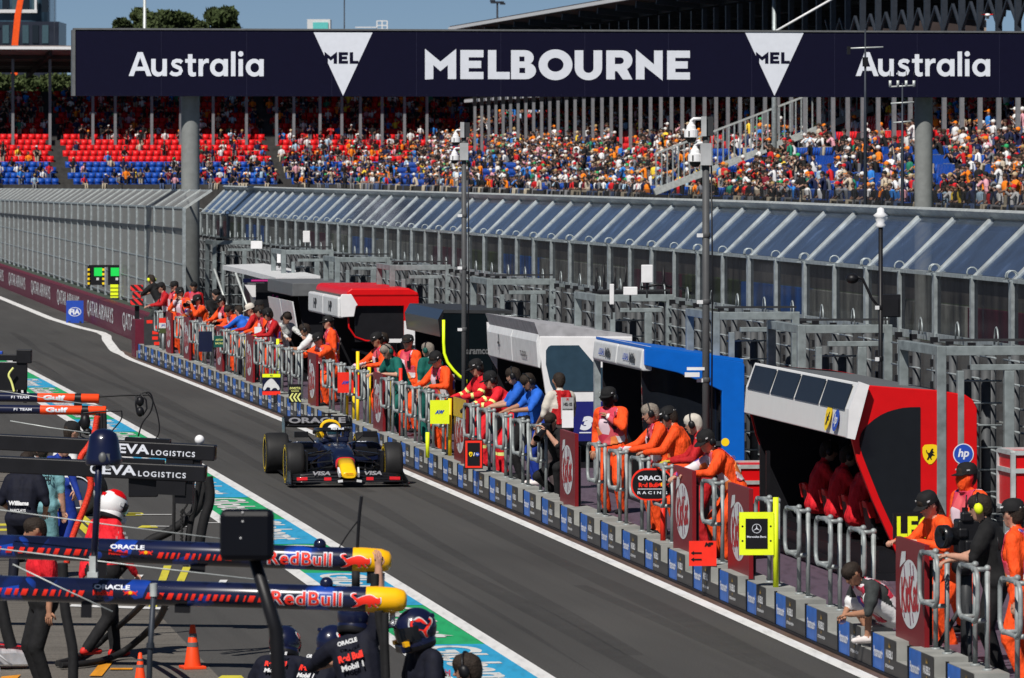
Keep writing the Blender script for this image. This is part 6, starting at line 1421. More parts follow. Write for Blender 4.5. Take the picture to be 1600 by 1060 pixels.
q = M(); q.lathe([(.08, 0), (.09, .04), (.09, .12), (.12, .14), (.12, .22), (.10, .22), (.04, .18)], 0, 18, (-.08, -.03, 1.32), Matrix.Rotation(R(-90), 3, 'Y') @ Matrix.Rotation(R(18), 3, 'X')); q.build('lens', 'carbon', th)
q = M(); q.tube([(0, 0, .0), (0, 0, 1.15)], .06, 0, 10); [q.tube([(0, 0, .7), (math.cos(a) * .42, math.sin(a) * .42, .02)], .025, 0, 6) for a in (.4, 2.5, 4.6)]; q.build('pedestal', 'dark_grey', th)
q = M(); q.tube([(.12, -.12, 1.25), (.16, -.18, 1.05), (.22, -.15, .8), (.2, -.1, .4)], .016, 0, 6); q.tube([(.05 + .02 * math.cos(k), -.135 + .0, 1.22 - k * .012) for k in range(16)], .014, 0, 5); q.build('cable', 'aston_green', th)
# ================================================================= RACING CAR (nose towards -Y, front axle at y = 0)
cp = G(536, 757); car = thing('racing_car', 'navy single seater racing car with yellow nose driving towards the camera down the pit lane', 'racing car', cp, head(90) - .006); car.scale = (.955,) * 3
def sec(y, w, zb, zt, p=2.6, n=20, cx=0.):
    out = []
    for k in range(n):
        a = 2 * math.pi * k / n + math.pi / n; c, s = math.cos(a), math.sin(a)
        out.append((cx + w / 2 * math.copysign(abs(c) ** (2 / p), c), y, (zb + zt) / 2 + (zt - zb) / 2 * math.copysign(abs(s) ** (2 / p), s)))
    return out
mat('car_navy', (.006, .010, .034), .28, var=.1, coat=.6); mat('car_yellow', (.95, .56, .008), .35, coat=.4, var=.04); mat('car_red', (.75, .02, .03), .35, coat=.4, var=.04)
q = M()
q.loft([sec(-1.0, .20, .16, .25, 3), sec(-.97, .255, .15, .275, 3), sec(-.7, .27, .19, .385, 3), sec(-.44, .29, .24, .475, 3)], 0)
q.build('nose_tip', 'car_yellow', car)
q = M(); q.loft([sec(-.47, .30, .20, .455, 3), sec(-.34, .345, .245, .49, 3)], 0, True, False); q.build('nose_band', 'car_red', car)
q = M(); q.loft([sec(-.36, .345, .25, .50, 3), sec(0, .40, .28, .60, 3), sec(.5, .46, .22, .66, 3), sec(.95, .52, .14, .68, 3.4), sec(1.25, .56, .10, .66, 3.6)], 0, True, True); q.build('chassis', 'car_navy', car)
q = M()
for (y, m) in ((-.97, .9),): pass
# yellow top face highlight with emblem
q.text('RACING', (0, -.99, .24), (1, 0, 0), (0, -.25, 1), .022, 0, .12, .03, .03); q.build('nose_print', 'car_red', car)
# cockpit surround, driver, halo
q = M(); q.loft([sec(1.25, .60, .10, .64, 3.4), sec(1.7, .66, .10, .68, 3.4), sec(2.2, .62, .10, .72, 3.2), sec(2.6, .50, .12, .74, 3), sec(3.2, .34, .16, .62, 2.6), sec(3.9, .20, .22, .46, 2.4)], 0); q.build('engine_cover', 'car_navy', car)
q = M(); q.box((0, 1.55, .70), (.46, .72, .10), 0); q.build('cockpit_rim', 'car_navy', car, .03)
q = M(); q.ell((0, 1.50, .83), (.125, .145, .135), 0, 20, 12); q.build('driver_helmet', 'white', car)
hb_ = car.children[-1]
q = M(); vs = []
for k in range(11):
    a = R(-70 + 14 * k); vs += [(math.sin(a) * .128, 1.50 - math.cos(a) * .147, .855), (math.sin(a) * .131, 1.50 - math.cos(a) * .151, .825), (math.sin(a) * .126, 1.50 - math.cos(a) * .147, .79)]
q.add(vs, [(3 * k + j, 3 * k + j + 1, 3 * k + 4 + j, 3 * k + 3 + j) for k in range(10) for j in (0, 1)], 0, True); q.build('visor', mat('visor_blue', (.01, .04, .06), .1, coat=.5), hb_)
q = M(); q.box((0, 1.38, .70), (.20, .04, .05), 0); q.build('helmet_band', 'car_red', hb_)
q = M()
hp = [(.30, 1.95, .80), (.31, 1.6, .86), (.26, 1.2, .88), (.14, .98, .89), (0, .93, .885)]; q.tube(hp + [(-x, y, z) for x, y, z in hp[-2::-1]], .026, 0, 8, True, True, 1.4); q.tube([(0, .94, .88), (0, .90, .72), (0, .82, .62)], [.014, .016, .03], 0, 8)
q.build('halo', 'carbon', car)
q = M(); q.text('Red Bull', (0, .905, .905), (1, 0, 0), (0, .3, 1), .035, 0, .22, .04, .02); q.build('halo_print', 'letter', car)
# air box: yellow hoop round a black intake
q = M(); q.loft([sec(2.02, .36, .70, 1.00, 2.2), sec(2.06, .38, .68, 1.02, 2.2), sec(2.5, .26, .66, .98, 2.2), sec(3.3, .10, .55, .78, 2.2)], 0); q.build('air_box', 'car_yellow', car)
q = M(); q.loft([sec(1.99, .30, .73, .975, 2.3), sec(2.03, .30, .73, .975, 2.3)], 0); q.build('intake', 'black', car)
for s in (-1, 1):
    q = M(); q.box((s * .235, 1.78, .80), (.10, .45, .16), 0); q.build('headrest', 'car_yellow' if s < 0 else 'car_navy', car, .03)
    q = M(); q.box((s * .24, 1.68, .84), (.08, .2, .08), 0); q.build('headrest_patch', 'pink' if s < 0 else 'car_yellow', car, .02)
q = M(); q.box((0, 2.2, 1.08), (.05, .12, .08)); q.box((0, 2.18, 1.115), (.26, .06, .02)); q.tube([(0, 2.25, 1.05), (0, 2.27, 1.24)], .006, 0, 5); q.build('roll_camera', 'black', car)
# sidepods, floor
for s in (-1, 1):
    q = M(); q.loft([sec(1.30, .56, .34, .64, 4, 20, s * .52), sec(1.36, .60, .30, .66, 4, 20, s * .52), sec(2.0, .60, .12, .64, 3.4, 20, s * .50), sec(2.8, .36, .12, .50, 3, 20, s * .36), sec(3.5, .14, .12, .34, 2.4, 20, s * .20)], 0); q.build('sidepod', 'car_navy', car)
    q = M(); q.loft([sec(1.285, .44, .42, .58, 4, 16, s * .52), sec(1.30, .44, .42, .58, 4, 16, s * .52)], 0); q.build('sidepod_inlet', 'black', car)
    q = M(); q.text('ORACLE', (s * .50, 1.33, .652), (1, 0, 0), (0, 1, .25), .06, 0, .34, .03, .012); q.build('sidepod_print', 'letter', car)
    q = M(); q.box((s * .60, 1.18, .80), (.24, .10, .10), 0); q.box((s * .60, 1.24, .80), (.20, .01, .075), 1); q.bar((s * .48, 1.2, .78), (s * .36, 1.3, .66), .03, .015, 0); q.build('mirror', ['black', 'silver'], car, .01)
q = M(); q.prism([(-.8, 3.4), (-.82, 1.5), (-.62, 1.0), (.62, 1.0), (.82, 1.5), (.8, 3.4)], .05, .075, 0, 'Z')
for s in (-1, 1): q.box((s * .80, 1.6, .14), (.02, .9, .16)); [q.bar((s * (.34 + .12 * k), .95, .07), (s * (.42 + .12 * k), 1.35, .20), .012, .16) for k in range(4)]
q.box((0, .9, .06), (.30, .5, .03)); q.build('floor', 'carbon', car)
# front wing
def foil(q, y0, c, z0, x0, x1, lift, curl, m=0, n=10):
    ss = []
    for k in range(n + 1):
        x = x0 + (x1 - x0) * k / n; f_ = abs(x) / .97; zz = z0 + curl * (f_ ** 2) ; yy = y0 + .10 * (f_ ** 1.5)
        ss.append([(x, yy, zz), (x, yy + c * .3, zz + .018 + lift * .4), (x, yy + c, zz + lift), (x, yy + c * .95, zz + lift - .012), (x, yy + c * .3, zz - .006 + lift * .3)])
    q.loft(ss, m)
q = M(); foil(q, -1.06, .22, .095, -.97, .97, .02, -.01); foil(q, -.88, .17, .115, -.96, .96, .04, .0); foil(q, -.74, .15, .155, -.95, .95, .05, -.02); foil(q, -.62, .14, .205, -.94, .94, .06, -.06); q.build('front_wing', 'carbon', car)
for s in (-1, 1):
    q = M(); q.loft([[(s * .985, -1.05, .06), (s * .985, -1.05, .12), (s * 1.0, -1.05, .12), (s * 1.0, -1.05, .06)], [(s * .97, -.50, .055), (s * .95, -.50, .27), (s * .962, -.50, .27), (s * .985, -.50, .055)], [(s * 1.0, -.34, .055), (s * .985, -.36, .25), (s * .995, -.36, .25), (s * 1.012, -.34, .055)]], 0, False); q.box((s * .97, -.7, .06), (.12, .6, .02)); q.build('endplate', 'carbon', car)
    q = M(); q.text('VISA', (s * .44, -.655, .212), (1, 0, 0), (0, .52, 1), .075, 0, .30, .04, .035, .2); q.build('wing_print', 'print_grey' if 'print_grey' in MATS else mat('print_grey', (.22, .22, .24), .5), car)
    q = M(); q.bar((s * .30, -.9, .145), (s * .42, -.9, .145), .03, .05, 0); q.bar((s * .70, -.86, .15), (s * .88, -.85, .145), .03, .05, 0); q.bar((s * .12, -1.07, .12), (s * .2, -1.06, .11), .04, .04, 1); q.bar((s * .16, -.985, .21), (s * .17, -.8, .30), .03, .08, 1); q.build('wing_flash', ['car_red', 'offwhite'], car)
    q = M(); q.bar((s * .10, -.86, .24), (s * .11, -.72, .14), .015, .12); q.build('nose_pylon', 'carbon', car)
# wheels
def wheel(x, y, wd, s, lab):
    r = .36; th = q = M(); T = Matrix.Translation((x, y, r)) @ Matrix.Rotation(R(90), 4, 'Y'); q.T = T; h = wd / 2
    q.lathe([(.235, -h), (.33, -h), (.352, -h + .03), (r, -h + .07), (r, h - .07), (.352, h - .03), (.33, h), (.235, h), (.235, -h)], 0, 40); t = q.build('wheel', 'tyre', car)
    q = M(); q.T = T
    for e in (-1, 1): q.lathe([(.262, e * (h + .002)), (.288, e * (h + .003))], 0, 40); q.lathe([(.315, e * (h + .001)), (.325, e * (h + .001))], 0, 40)
    q.build('sidewall_band', 'logo_yellow', t)
    q = M(); q.T = T; q.lathe([(.235, -h * .9), (.235, h * .9)], 0, 30); q.lathe([(.236, s * h * .72), (.15, s * h * .85), (.06, s * h * .85), (.05, s * h * .95), (0, s * h * .95)], 0, 30); [q.box((math.cos(k * .628) * .15, math.sin(k * .628) * .15, s * h * .87), (.17, .02, .02), 0, Matrix.Rotation(k * .628, 3, 'Z')) for k in range(10)]; q.build('rim', 'carbon', t)
    return t
for s in (-1, 1): wheel(s * .845, 0, .305, s, 0); wheel(s * .80, 3.60, .405, s, 0)
q = M()
for s in (-1, 1):
    for (a, b) in (((.20, -.15, .55), (.70, .0, .50)), ((.22, .55, .55), (.70, .03, .50)), ((.18, -.12, .32), (.70, -.02, .22)), ((.22, .6, .28), (.70, .02, .22)), ((.2, .1, .58), (.70, 0, .28)), ((.2, -.3, .42), (.70, -.12, .36)),
                   ((.2, 3.1, .42), (.62, 3.6, .48)), ((.12, 3.9, .42), (.62, 3.62, .48)), ((.2, 3.1, .2), (.62, 3.55, .24)), ((.12, 3.9, .22), (.62, 3.6, .24))):
        q.bar((s * a[0], a[1], a[2]), (s * b[0], b[1], b[2]), .05, .022)
    q.box((s * .66, 0, .36), (.08, .42, .44)); q.box((s * .645, -.22, .36), (.02, .10, .34)); q.box((s * .58, 3.6, .36), (.08, .42, .44))
q.build('suspension', 'carbon', car)
# rear wing
q = M(); ss = []
for k in range(15):
    x = -.60 + 1.2 * k / 14; f_ = (abs(x) / .6) ** 3; z = .80 - .0 * f_ + .02 * f_; ss.append([(x, 4.05, z), (x, 4.20, z - .03), (x, 4.38, z + .04), (x, 4.36, z + .055), (x, 4.18, z + .0), (x, 4.06, z + .02)])
q.loft(ss, 0); q.prism([(4.30, .885), (4.42, .86), (4.50, .965), (4.485, .97), (4.40, .90)], -.58, .58, 0, 'X'); q.build('rear_wing', 'carbon', car)
q = M(); q.text('ORACLE', (0, 4.29, .895), (1, 0, 0), (0, .3, 1), .105, 0, 1.02, .035, .03); q.build('rear_wing_print', 'print_grey' if 'print_grey' in MATS else mat('print_grey', (.22, .22, .24), .5), car)
for s in (-1, 1):
    q = M(); q.prism([(4.0, .50), (4.0, .84), (4.10, .94), (4.52, .96), (4.50, .60), (4.35, .30), (4.15, .30)], s * .60 - .008, s * .60 + .008, 0, 'X'); q.build('rear_endplate', 'carbon', car)
q = M(); q.prism([(4.15, .30), (4.35, .30), (4.3, .36), (4.15, .34)], -.5, .5, 0, 'X'); q.box((0, 4.2, .55), (.03, .14, .5)); q.box((0, 4.05, .2), (.9, .5, .14)); q.build('beam_wing', 'carbon', car)

# ================================================================= GARAGE BOOMS and their gear
def wrap(vf, x0, r, a0, flip=1):        # lettering bent round a boom: x along it, y becomes the angle
    me = bmesh.new(); vs = [me.verts.new((x, y, 0)) for x, y in vf[0]]
    for f in vf[1]:
        try: me.faces.new([vs[i] for i in f])
        except ValueError: pass
    ys = [y for _, y in vf[0]]; n = 8
    for k in range(1, n):
        bmesh.ops.bisect_plane(me, geom=me.verts[:] + me.edges[:] + me.faces[:], plane_co=(0, min(ys) + (max(ys) - min(ys)) * k / n, 0), plane_no=(0, 1, 0))
    me.verts.ensure_lookup_table(); me.verts.index_update()
    out = [(x0 + v.co.x, -r * math.cos(a0 + v.co.y / r), r * math.sin(a0 + v.co.y / r)) for v in me.verts]; fs = [[v.index for v in f.verts] for f in me.faces]; me.free(); return out, fs
def boom_mat():
    m = bpy.data.materials.new('boom_blue'); n, ns, lk, b = nodes_of(m); b.inputs['Roughness'].default_value = .25; b.inputs['Coat Weight'].default_value = .5
    tc = ns.new('ShaderNodeTexCoord'); v = ns.new('ShaderNodeTexVoronoi'); v.inputs['Scale'].default_value = 7; v.feature = 'F1'; mp = ns.new('ShaderNodeMapping'); mp.inputs['Scale'].default_value = (.9, 1, 1)
    lk.new(tc.outputs['Object'], mp.inputs[0]); lk.new(mp.outputs[0], v.inputs['Vector']); nz = ns.new('ShaderNodeTexNoise'); nz.inputs['Scale'].default_value = 1.7; lk.new(tc.outputs['Object'], nz.inputs['Vector'])
    sp = ns.new('ShaderNodeSeparateColor'); lk.new(v.outputs['Color'], sp.inputs[0]); mu = ns.new('ShaderNodeMath'); mu.operation = 'MULTIPLY'; lk.new(sp.outputs[0], mu.inputs[0]); lk.new(nz.outputs[0], mu.inputs[1])
    r = ramp(ns, [(0, (.0035, .005, .018)), (.42, (.006, .010, .045)), (.52, (.008, .05, .34))]); lk.new(mu.outputs[0], r.inputs[0]); lk.new(r.outputs[0], b.inputs['Base Color']); MATS['boom_blue'] = m
boom_mat()
def boom_frame(pa, pb):
    d = (pb - pa); L = d.length; x = d.normalized(); y = Vector((0, 0, 1)).cross(x).normalized(); z = x.cross(y)
    T = Matrix((x, y, z)).transposed().to_4x4(); T.translation = pa; return T, L
def rb_boom(ya, yb, pxb, Ya, Yb, label, tx, logos, dash, r=.098):
    pa, pb = PY(-160, ya, Ya), PY(pxb, yb, Yb); T, L = boom_frame(pa, pb)
    th = bpy.data.objects.new('equipment_boom', None); COL.objects.link(th); th.matrix_world = T; tag(th, label, 'boom')
    rx = Matrix.Rotation(R(90), 3, 'Y'); tip = .30
    q = M(); q.lathe([(r, 0), (r, L - tip)], 0, 28, (0, 0, 0), rx); q.lathe([(0, 0), (r, 0)], 0, 28, (0, 0, 0), rx); q.build('tube', 'boom_blue', th)
    q = M(); q.lathe([(r * 1.03, L - tip - .02), (r * 1.06, L - tip + .06), (r * 1.0, L - .09), (r * .8, L - .025), (r * .45, L - .003), (0, L)], 0, 28, (0, 0, 0), rx); q.build('yellow_tip', 'yellow', th)
    sx = L / (pxb + 160)
    def put(vf, px, w_, h_, a0, m, k=.004):
        v, f = wrap(fit(vf, w_, h_), (px + 160) * sx, r + k, a0); q.add(v, f, m)
    q = M(); a, b = tx; W_ = (b - a) * sx; st = 'RedBull'
    put(glyphs(st, .055, 0, 1.1), (a + b) / 2, W_, .132, -.02, 1, .003); put(glyphs(st, .015, 0, 1.1), (a + b) / 2, W_ * .965, .112, -.02, 0, .007)
    q.build('brand_lettering', ['red_bright', 'letter'], th); q = M()
    bx = b + 36; put(loops2d([BULL]), bx, 49 * sx, .13, -.05, 1, .008); put(loops2d([BULL]), bx, 46 * sx, .118, -.05, 0, .012); q.build('bull_emblem', ['red_bright', 'letter'], th); q = M()
    for px in logos:
        put(glyphs('ORACLE', .035), px, .28, .040, .42, 1); put(glyphs('RedBull', .04), px - 14, .155, .042, -.06, 2); put(glyphs('R A C I N G', .01), px, .27, .018, -.52, 3)
        for s in (-1, 1): put(loops2d([[(x * s, y) for x, y in BULL]]), px + 29 - s * 5, .062, .036, 0, 0)
        put(loops2d([arc(0, 0, 1, 1, 0, 345, 14)]), px + 29, .030, .030, 0.02, 4, .007)
    q.build('team_emblem', ['red_bright', 'letter', 'red_bright', 'dark_grey', 'yellow'], th); q = M()
    for (a, b) in dash:
        x = a
        while x < b:
            k = rng.uniform(5, 14); put(loops2d([[(0, 0), (1, 0), (1 + 6 / k, 1), (6 / k, 1)]]), x + k / 2, k * sx, .052, -.18, 0); x += k + rng.choice([1.5, 6, 3])
    q.build('red_marking', ['red_bright', 'letter', 'red_bright', 'dark_grey', 'yellow'], th)
    q = M(); q.ell(((b if False else (tx[0] + tx[1]) / 2 + 30 + 160) * sx, 0, r + .015), .052, 0, 16, 10); q.build('dome', 'navy', th)
    q = M(); q.box(((logos[0] + 110 + 160) * sx, 0, -r - .02), (.12, .09, .06)); q.build('underside_fitting', 'black', th)
    for px_, z_, d_ in ((logos[0] - 40, -r - .05, (.08, .08, .12)), (tx[1] + 60, -r - .04, (.06, .10, .10))): q = M(); q.box(((px_ + 160) * sx, 0, z_), d_); q.build('underside_fitting', 'black', th)
    q = M(); xx = (tx[1] + 78 + 160) * sx; q.tube([(xx, 0, -r), (xx, 0, -r - .12)], .022, 0, 8); q.lathe([(.03, -.01), (.03, .01)], 0, 12, (xx, -.03, -r - .06), Matrix.Rotation(R(90), 3, 'X')); q.build('hook', 'silver', th)
    return th, T, sx
b1, T1, s1 = rb_boom(848, 877, 612, 46.8, 46.8, 'upper dark blue boom with red lettering and a rounded yellow tip', (418, 520), (200,), ((-20, 152), (246, 366)))
b2, T2, s2 = rb_boom(914, 938.5, 636, 44.4, 44.4, 'lower dark blue boom with red lettering and a rounded yellow tip', (423, 536), (176,), ((-20, 124), (228, 404)))
def beam(ya, yb, pxb, Y, hpx, label, word, wx, lx, lab2):
    pa, pb = PY(-150, ya, Y), PY(pxb, yb, Y - .25); T, L = boom_frame(pa, pb); sx = L / (pxb + 150); hh = hpx * Y / F
    th = bpy.data.objects.new('equipment_beam', None); COL.objects.link(th); th.matrix_world = T; tag(th, label, 'boom')
    q = M(); q.box((L / 2, 0, 0), (L, .22, hh)); q.build('beam_body', 'black', th, .01); X = lambda px: (px + 150) * sx
    q = M(); q.text('EVA', (X(wx[0] + (wx[1] - wx[0]) * .63), -.112, .005), FX, FZ, hh * .62, 0, (wx[1] - wx[0]) * .74 * sx, .03, .003); q.text('C', (X(wx[0] + (wx[1] - wx[0]) * .08), -.112, .005), FX, FZ, hh * .62, 0, (wx[1] - wx[0]) * .16 * sx, .03, .003); q.build('brand_lettering', 'letter', th); q = M(); q.text('LOGISTICS', (X((lx[0] + lx[1]) / 2), -.112, -hh * .14), FX, FZ, hh * .34, 0, (lx[1] - lx[0]) * sx, .02, .003, 0, 1.3); q.build('lettering', 'letter', th)
    q = M(); shield(q, (L + .003, 0, 0), (0, 1, 0), FZ, .10, hh * .7, 0, 1); q.build('end_emblem', ['gold', 'black'], th)
    q = M(); q.box((X(lab2), 0, -hh * .5 - .07), (.30, .2, .15)); q.box((X(lab2 + 20), 0, -hh * .5 - .12), (.18, .16, .22)); q.box((X(lab2 - 52), 0, hh * .5 + .02), (.5, .15, .04)); q.build('control_box', 'black', th); return th, T, sx, hh
c1, TC1, sc1, hh1 = beam(683, 708, 337, 63.2, 24, 'black beam with white logistics lettering, upper one with the white ball on top', 'C', (170, 236), (239, 307), 283)
c2, TC2, sc2, hh2 = beam(718.5, 740.5, 322, 58.2, 25, 'black beam with white logistics lettering, lower one nearer the helmeted walker', 'C', (144, 216), (219, 293), 270)
q = M(); q.box((60 * sc2 + .0, -.0, 0), (0.01, .01, .01)); 
q = M(); q.T = TC1; q.ell(((311 + 150) * sc1, 0, hh1 / 2 + .05), .055, 0, 14, 10); q.tube([((311 + 150) * sc1, 0, hh1 / 2 - .01), ((311 + 150) * sc1, 0, hh1 / 2 + .03)], .03, 0, 8); q.T = Matrix(); o = q.build('ball_aerial', 'white'); tag(o, 'white ball aerial on the end of the upper black beam', 'aerial')
p = PY(224, 758, 58.0); q = M(); q.box((0, 0, 0), (44 * 60 / F, .1, 36 * 60 / F)); q.box((0, 0, 18 * 60 / F + .04), (.05, .05, .1)); q.build('display_panel', 'black', bevel=.01, label='black display panel hung below the lower black beam', cat='panel', loc=p)
def gulf(ya, yb, pxb, Y, label, o0, w0):
    pa, pb = PY(-160, ya, Y), PY(pxb, yb, Y); T, L = boom_frame(pa, pb); sx = L / (pxb + 160); r = 7.2 * Y / F; X = lambda px: (px + 160) * sx
    th = bpy.data.objects.new('equipment_boom', None); COL.objects.link(th); th.matrix_world = T; tag(th, label, 'boom'); rx = Matrix.Rotation(R(90), 3, 'Y')
    q = M(); q.lathe([(r, 0), (r, X(o0))], 0, 20, (0, 0, 0), rx); q.build('navy_section', 'navy', th)
    q = M(); q.lathe([(r * 1.01, X(o0)), (r * 1.01, L - .01), (r * .9, L), (0, L)], 0, 20, (0, 0, 0), rx); q.build('orange_section', 'hi_orange', th)
    q = M()
    for st, a, b, hh, bd in (('Gulf', w0, w0 + 34, 1.1, .05), ('F1 TEAM', w0 - 50, w0 - 22, .55, .03)):
        v, f = wrap(fit(glyphs(st, bd), (b - a) * sx, hh * r), X((a + b) / 2), r + .004, .1); q.add(v, f, 0)
    q.build('lettering', 'letter', th); q = M(); q.lathe([(r * 1.06, X(pxb - 38)), (r * 1.06, X(pxb - 28))], 0, 20, (0, 0, 0), rx); q.box((X(pxb - 33), 0, -r), (.1, .12, .14)); q.build('clamp', 'black', th)
    return th, T, sx
gulf(619, 623, 155, 77, 'navy and orange boom, upper one of the pair at left', 59, 68); gulf(638, 642, 166, 73.6, 'navy and orange boom, lower one of the pair at left', 63, 72)
pa, pb = PY(-160, 557, 92), PY(38, 559, 92); T, L = boom_frame(pa, pb); th = bpy.data.objects.new('equipment_boom', None); COL.objects.link(th); th.matrix_world = T; tag(th, 'blue topped black boom at the left edge with hanging cables', 'boom')
q = M(); q.box((L / 2, 0, 0), (L, .14, .10), 0); q.box((L / 2 - .1, 0, .075), (L - .5, .12, .05), 1); q.tube([(L - .5, -.05, -.09), (L, -.05, -.08)], .02, 2, 6); q.box((L - .2, 0, -.3), (.5, .14, .45), 0); q.box((L + .0, 0, .02), (.24, .2, .22), 0); q.build('boom_body', ['black', 'logo_blue', 'silver'], th, .01)
def cable(name, label, pts, r, m, cat='cable', n=6, smooth=3):
    P = [Vector(p) for p in pts]
    for _ in range(smooth):
        Q = [P[0]]
        for a, b in zip(P, P[1:]): Q += [a * .75 + b * .25, a * .25 + b * .75]
        P = Q + [P[-1]]
    q = M(); q.tube(P, r, 0, n); return q.build(name, m, label=label, cat=cat)
def pc(pts, Y, dY=0.): return [PY(x, y, Y + dY * i) for i, (x, y) in enumerate(pts)]
cable('air_hose', 'thick black hoses hanging from the lower beam end in a bundle, outer one', pc([(325, 745), (330, 780), (318, 812), (312, 848), (306, 880)], 60), .055, 'rubber')
cable('air_hose', 'thick black hose looping from the beam end down towards the walker', pc([(322, 750), (314, 790), (290, 815), (258, 835), (228, 846), (180, 900)], 60.4), .05, 'rubber')
cable('air_hose', 'black hose hanging just left of the outer bundle below the lower beam', pc([(312, 748), (306, 785), (298, 815), (293, 852), (290, 885)], 60.2), .035, 'rubber')
cable('air_hose', 'straight thin black line hung below the control box of the lower beam', pc([(272, 762), (272, 800), (271, 850)], 60.1), .018, 'rubber'); cable('air_hose', 'coiled black lead right of the straight line under the control box', [PY(284 + 1.6 * math.sin(k * 1.9), 796 + k * 1.6, 60.1) for k in range(40)], .013, 'rubber', smooth=1)
cable('air_hose', 'looped thin black lead below the control box of the lower beam', pc([(284, 760), (296, 785), (284, 800), (298, 808), (306, 790), (302, 755)], 60.1), .012, 'rubber')
cable('air_hose', 'orange red braided hose hanging behind the beams past the parked wheel', pc([(152, 650), (146, 690), (118, 722), (146, 748), (134, 790), (112, 840), (104, 880)], 62), .036, 'hose_orange' if 'hose_orange' in MATS else mat('hose_orange', (.72, .045, .02), .5, var=.35, scale=60, bump=.4))
cable('air_hose', 'black hose on the concrete curving from lower left to the walker, upper strand', [G(90, 1037, .05), G(118, 1030, .05), G(150, 1010, .05), G(178, 985, .25), G(210, 958, .6), G(240, 925, 1.1)], .036, 'rubber')
cable('air_hose', 'black hose on the concrete curving from lower left to the walker, lower strand', [G(95, 1040, .05), G(150, 1036, .05), G(190, 1022, .05), G(226, 992, .3), G(250, 968, .6), G(264, 930, 1.2)], .036, 'rubber')
cable('air_hose', 'black hose hanging straight down beside the dark haired man in red', pc([(98, 880), (100, 945), (108, 985), (115, 1020), (114, 1062)], 52), .05, 'rubber')
cable('air_hose', 'dark hose at the left edge reaching the ground', pc([(-6, 900), (2, 945), (10, 985), (18, 1012)], 52), .06, 'rubber')
for lab, a, b, Y, r in (('pale tension wire sloping over the upper blue boom to the dark lamp box', (0, 797), (345, 842), 46.5, .009), ('pale tension wire sloping across between the two blue booms', (0, 858), (420, 908), 45.5, .010), ('pale tension wire crossing below the lower blue boom', (20, 882), (176, 956), 43.8, .010), ('pale tension wire across the orange boom ends', (0, 611), (160, 635), 73, .010), ('pale tension wire above the upper black beam', (16, 658), (140, 677), 66, .012)):
    q = M(); r *= .6; q.tube([PY(*a, Y), PY((a[0] + b[0]) / 2, (a[1] + b[1]) / 2 + 1, Y), PY(*b, Y)], r, 0, 5); q.build('tension_wire', 'galv_light', label=lab, cat='wire')
cable('thin_rod', 'thin black rod sticking out from the upper orange boom with a hanging headset cable', pc([(155, 620), (190, 618), (232, 617)], 77, 0), .014, 'black', 'rod')
cable('headset_cable', 'thin looped cable hanging from the black rod over the lane', pc([(222, 614), (234, 612), (240, 626), (236, 645), (222, 660), (216, 682)], 77), .012, 'black'); cable('headset_cable', 'longer thin cable loop hanging right of the headset over the lane', pc([(228, 614), (238, 622), (247, 650), (250, 672), (246, 684), (239, 688)], 77), .010, 'black')
p = PY(219, 632, 77); th = thing('hanging_headset', 'black headset hanging in a cable loop over the far lane', 'headset', p); q = M(); q.tube([(-.05, 0, .12), (-.06, 0, 0), (-.04, 0, -.12), (.04, 0, -.14), (.09, 0, -.06), (.08, 0, .06), (.0, 0, .14)], .014, 0, 6); q.build('band', 'black', th)
for z in (-.10, .04): q = M(); q.ell((0, 0, z), (.055, .06, .07), 0, 10, 8); q.build('ear_cup', 'black', th)
p = PY(133, 660, 73.4); th = thing('hanging_headset', 'black headset hanging under the lower orange boom', 'headset', p); q = M(); q.ell((0, 0, 0), (.07, .07, .11), 0, 10, 8); q.ell((.03, 0, -.12), (.06, .06, .05), 0, 10, 8); q.build('ear_cup', 'black', th); q = M(); q.tube([(0, 0, .1), (-.08, 0, 0), (-.06, 0, -.18), (.06, 0, -.24)], .012, 0, 6); q.build('band', 'black', th)
cable('thin_rod', 'thin black rod from the lower orange boom ending in a small silver cap', pc([(130, 646), (160, 643), (190, 642)], 73.4), .012, 'black', 'rod'); cable('headset_cable', 'thin cable dropping from the rod of the lower orange boom', pc([(190, 642), (191, 655), (180, 668), (172, 677)], 73.4), .009, 'black')
for k, x in enumerate((153, 158, 163)): cable('air_hose', 'short black hose bundle hanging from the lower orange boom end, ' + ['left', 'middle', 'right'][k] + ' strand', pc([(x, 646), (x + 1, 664), (x, 684)], 73.3), .03 if k != 1 else .02, 'rubber')
for k, (x, e) in enumerate(((19, 625), (27, 632), (36, 640))): cable('air_hose', 'black cable hanging from the far left boom, ' + ['left', 'middle', 'right'][k] + ' one', pc([(x + 4, 562), (x - 1, 590), (x + 4, 612), (x + 3, e - 10)], 92), .03, 'rubber')
cable('air_hose', 'yellow and green cable hanging from the far left boom', pc([(21, 575), (12, 586), (18, 596), (22, 612)], 91.8), .02, 'stripe')
cable('whip_aerial', 'thin black whip aerial rising from the upper blue boom over the lane', pc([(558, 865), (560, 825), (562, 800), (565, 776)], 46.8), .014, 'black', 'aerial'); cable('thin_rod', 'thin black lead slanting from the whip aerial to the upper boom', pc([(561, 812), (545, 832), (530, 856)], 46.8), .007, 'black', 'lead')
cable('air_hose', 'black hoses hanging from the lower yellow tip, left strand', pc([(592, 955), (594, 980), (600, 1005), (602, 1060)], 44.3), .035, 'rubber'); cable('air_hose', 'black hoses hanging from the lower yellow tip, right strand with steel fitting', pc([(602, 958), (602, 980), (602, 1010), (604, 1060)], 44.2), .03, 'rubber')
cable('air_hose', 'short black strap between the two boom tips', pc([(586, 897), (586, 912), (584, 920)], 45.6), .035, 'rubber'); cable('air_hose', 'short black post joining the two booms left of the strap', pc([(556, 893), (556, 918)], 45.6), .035, 'rubber', smooth=0)
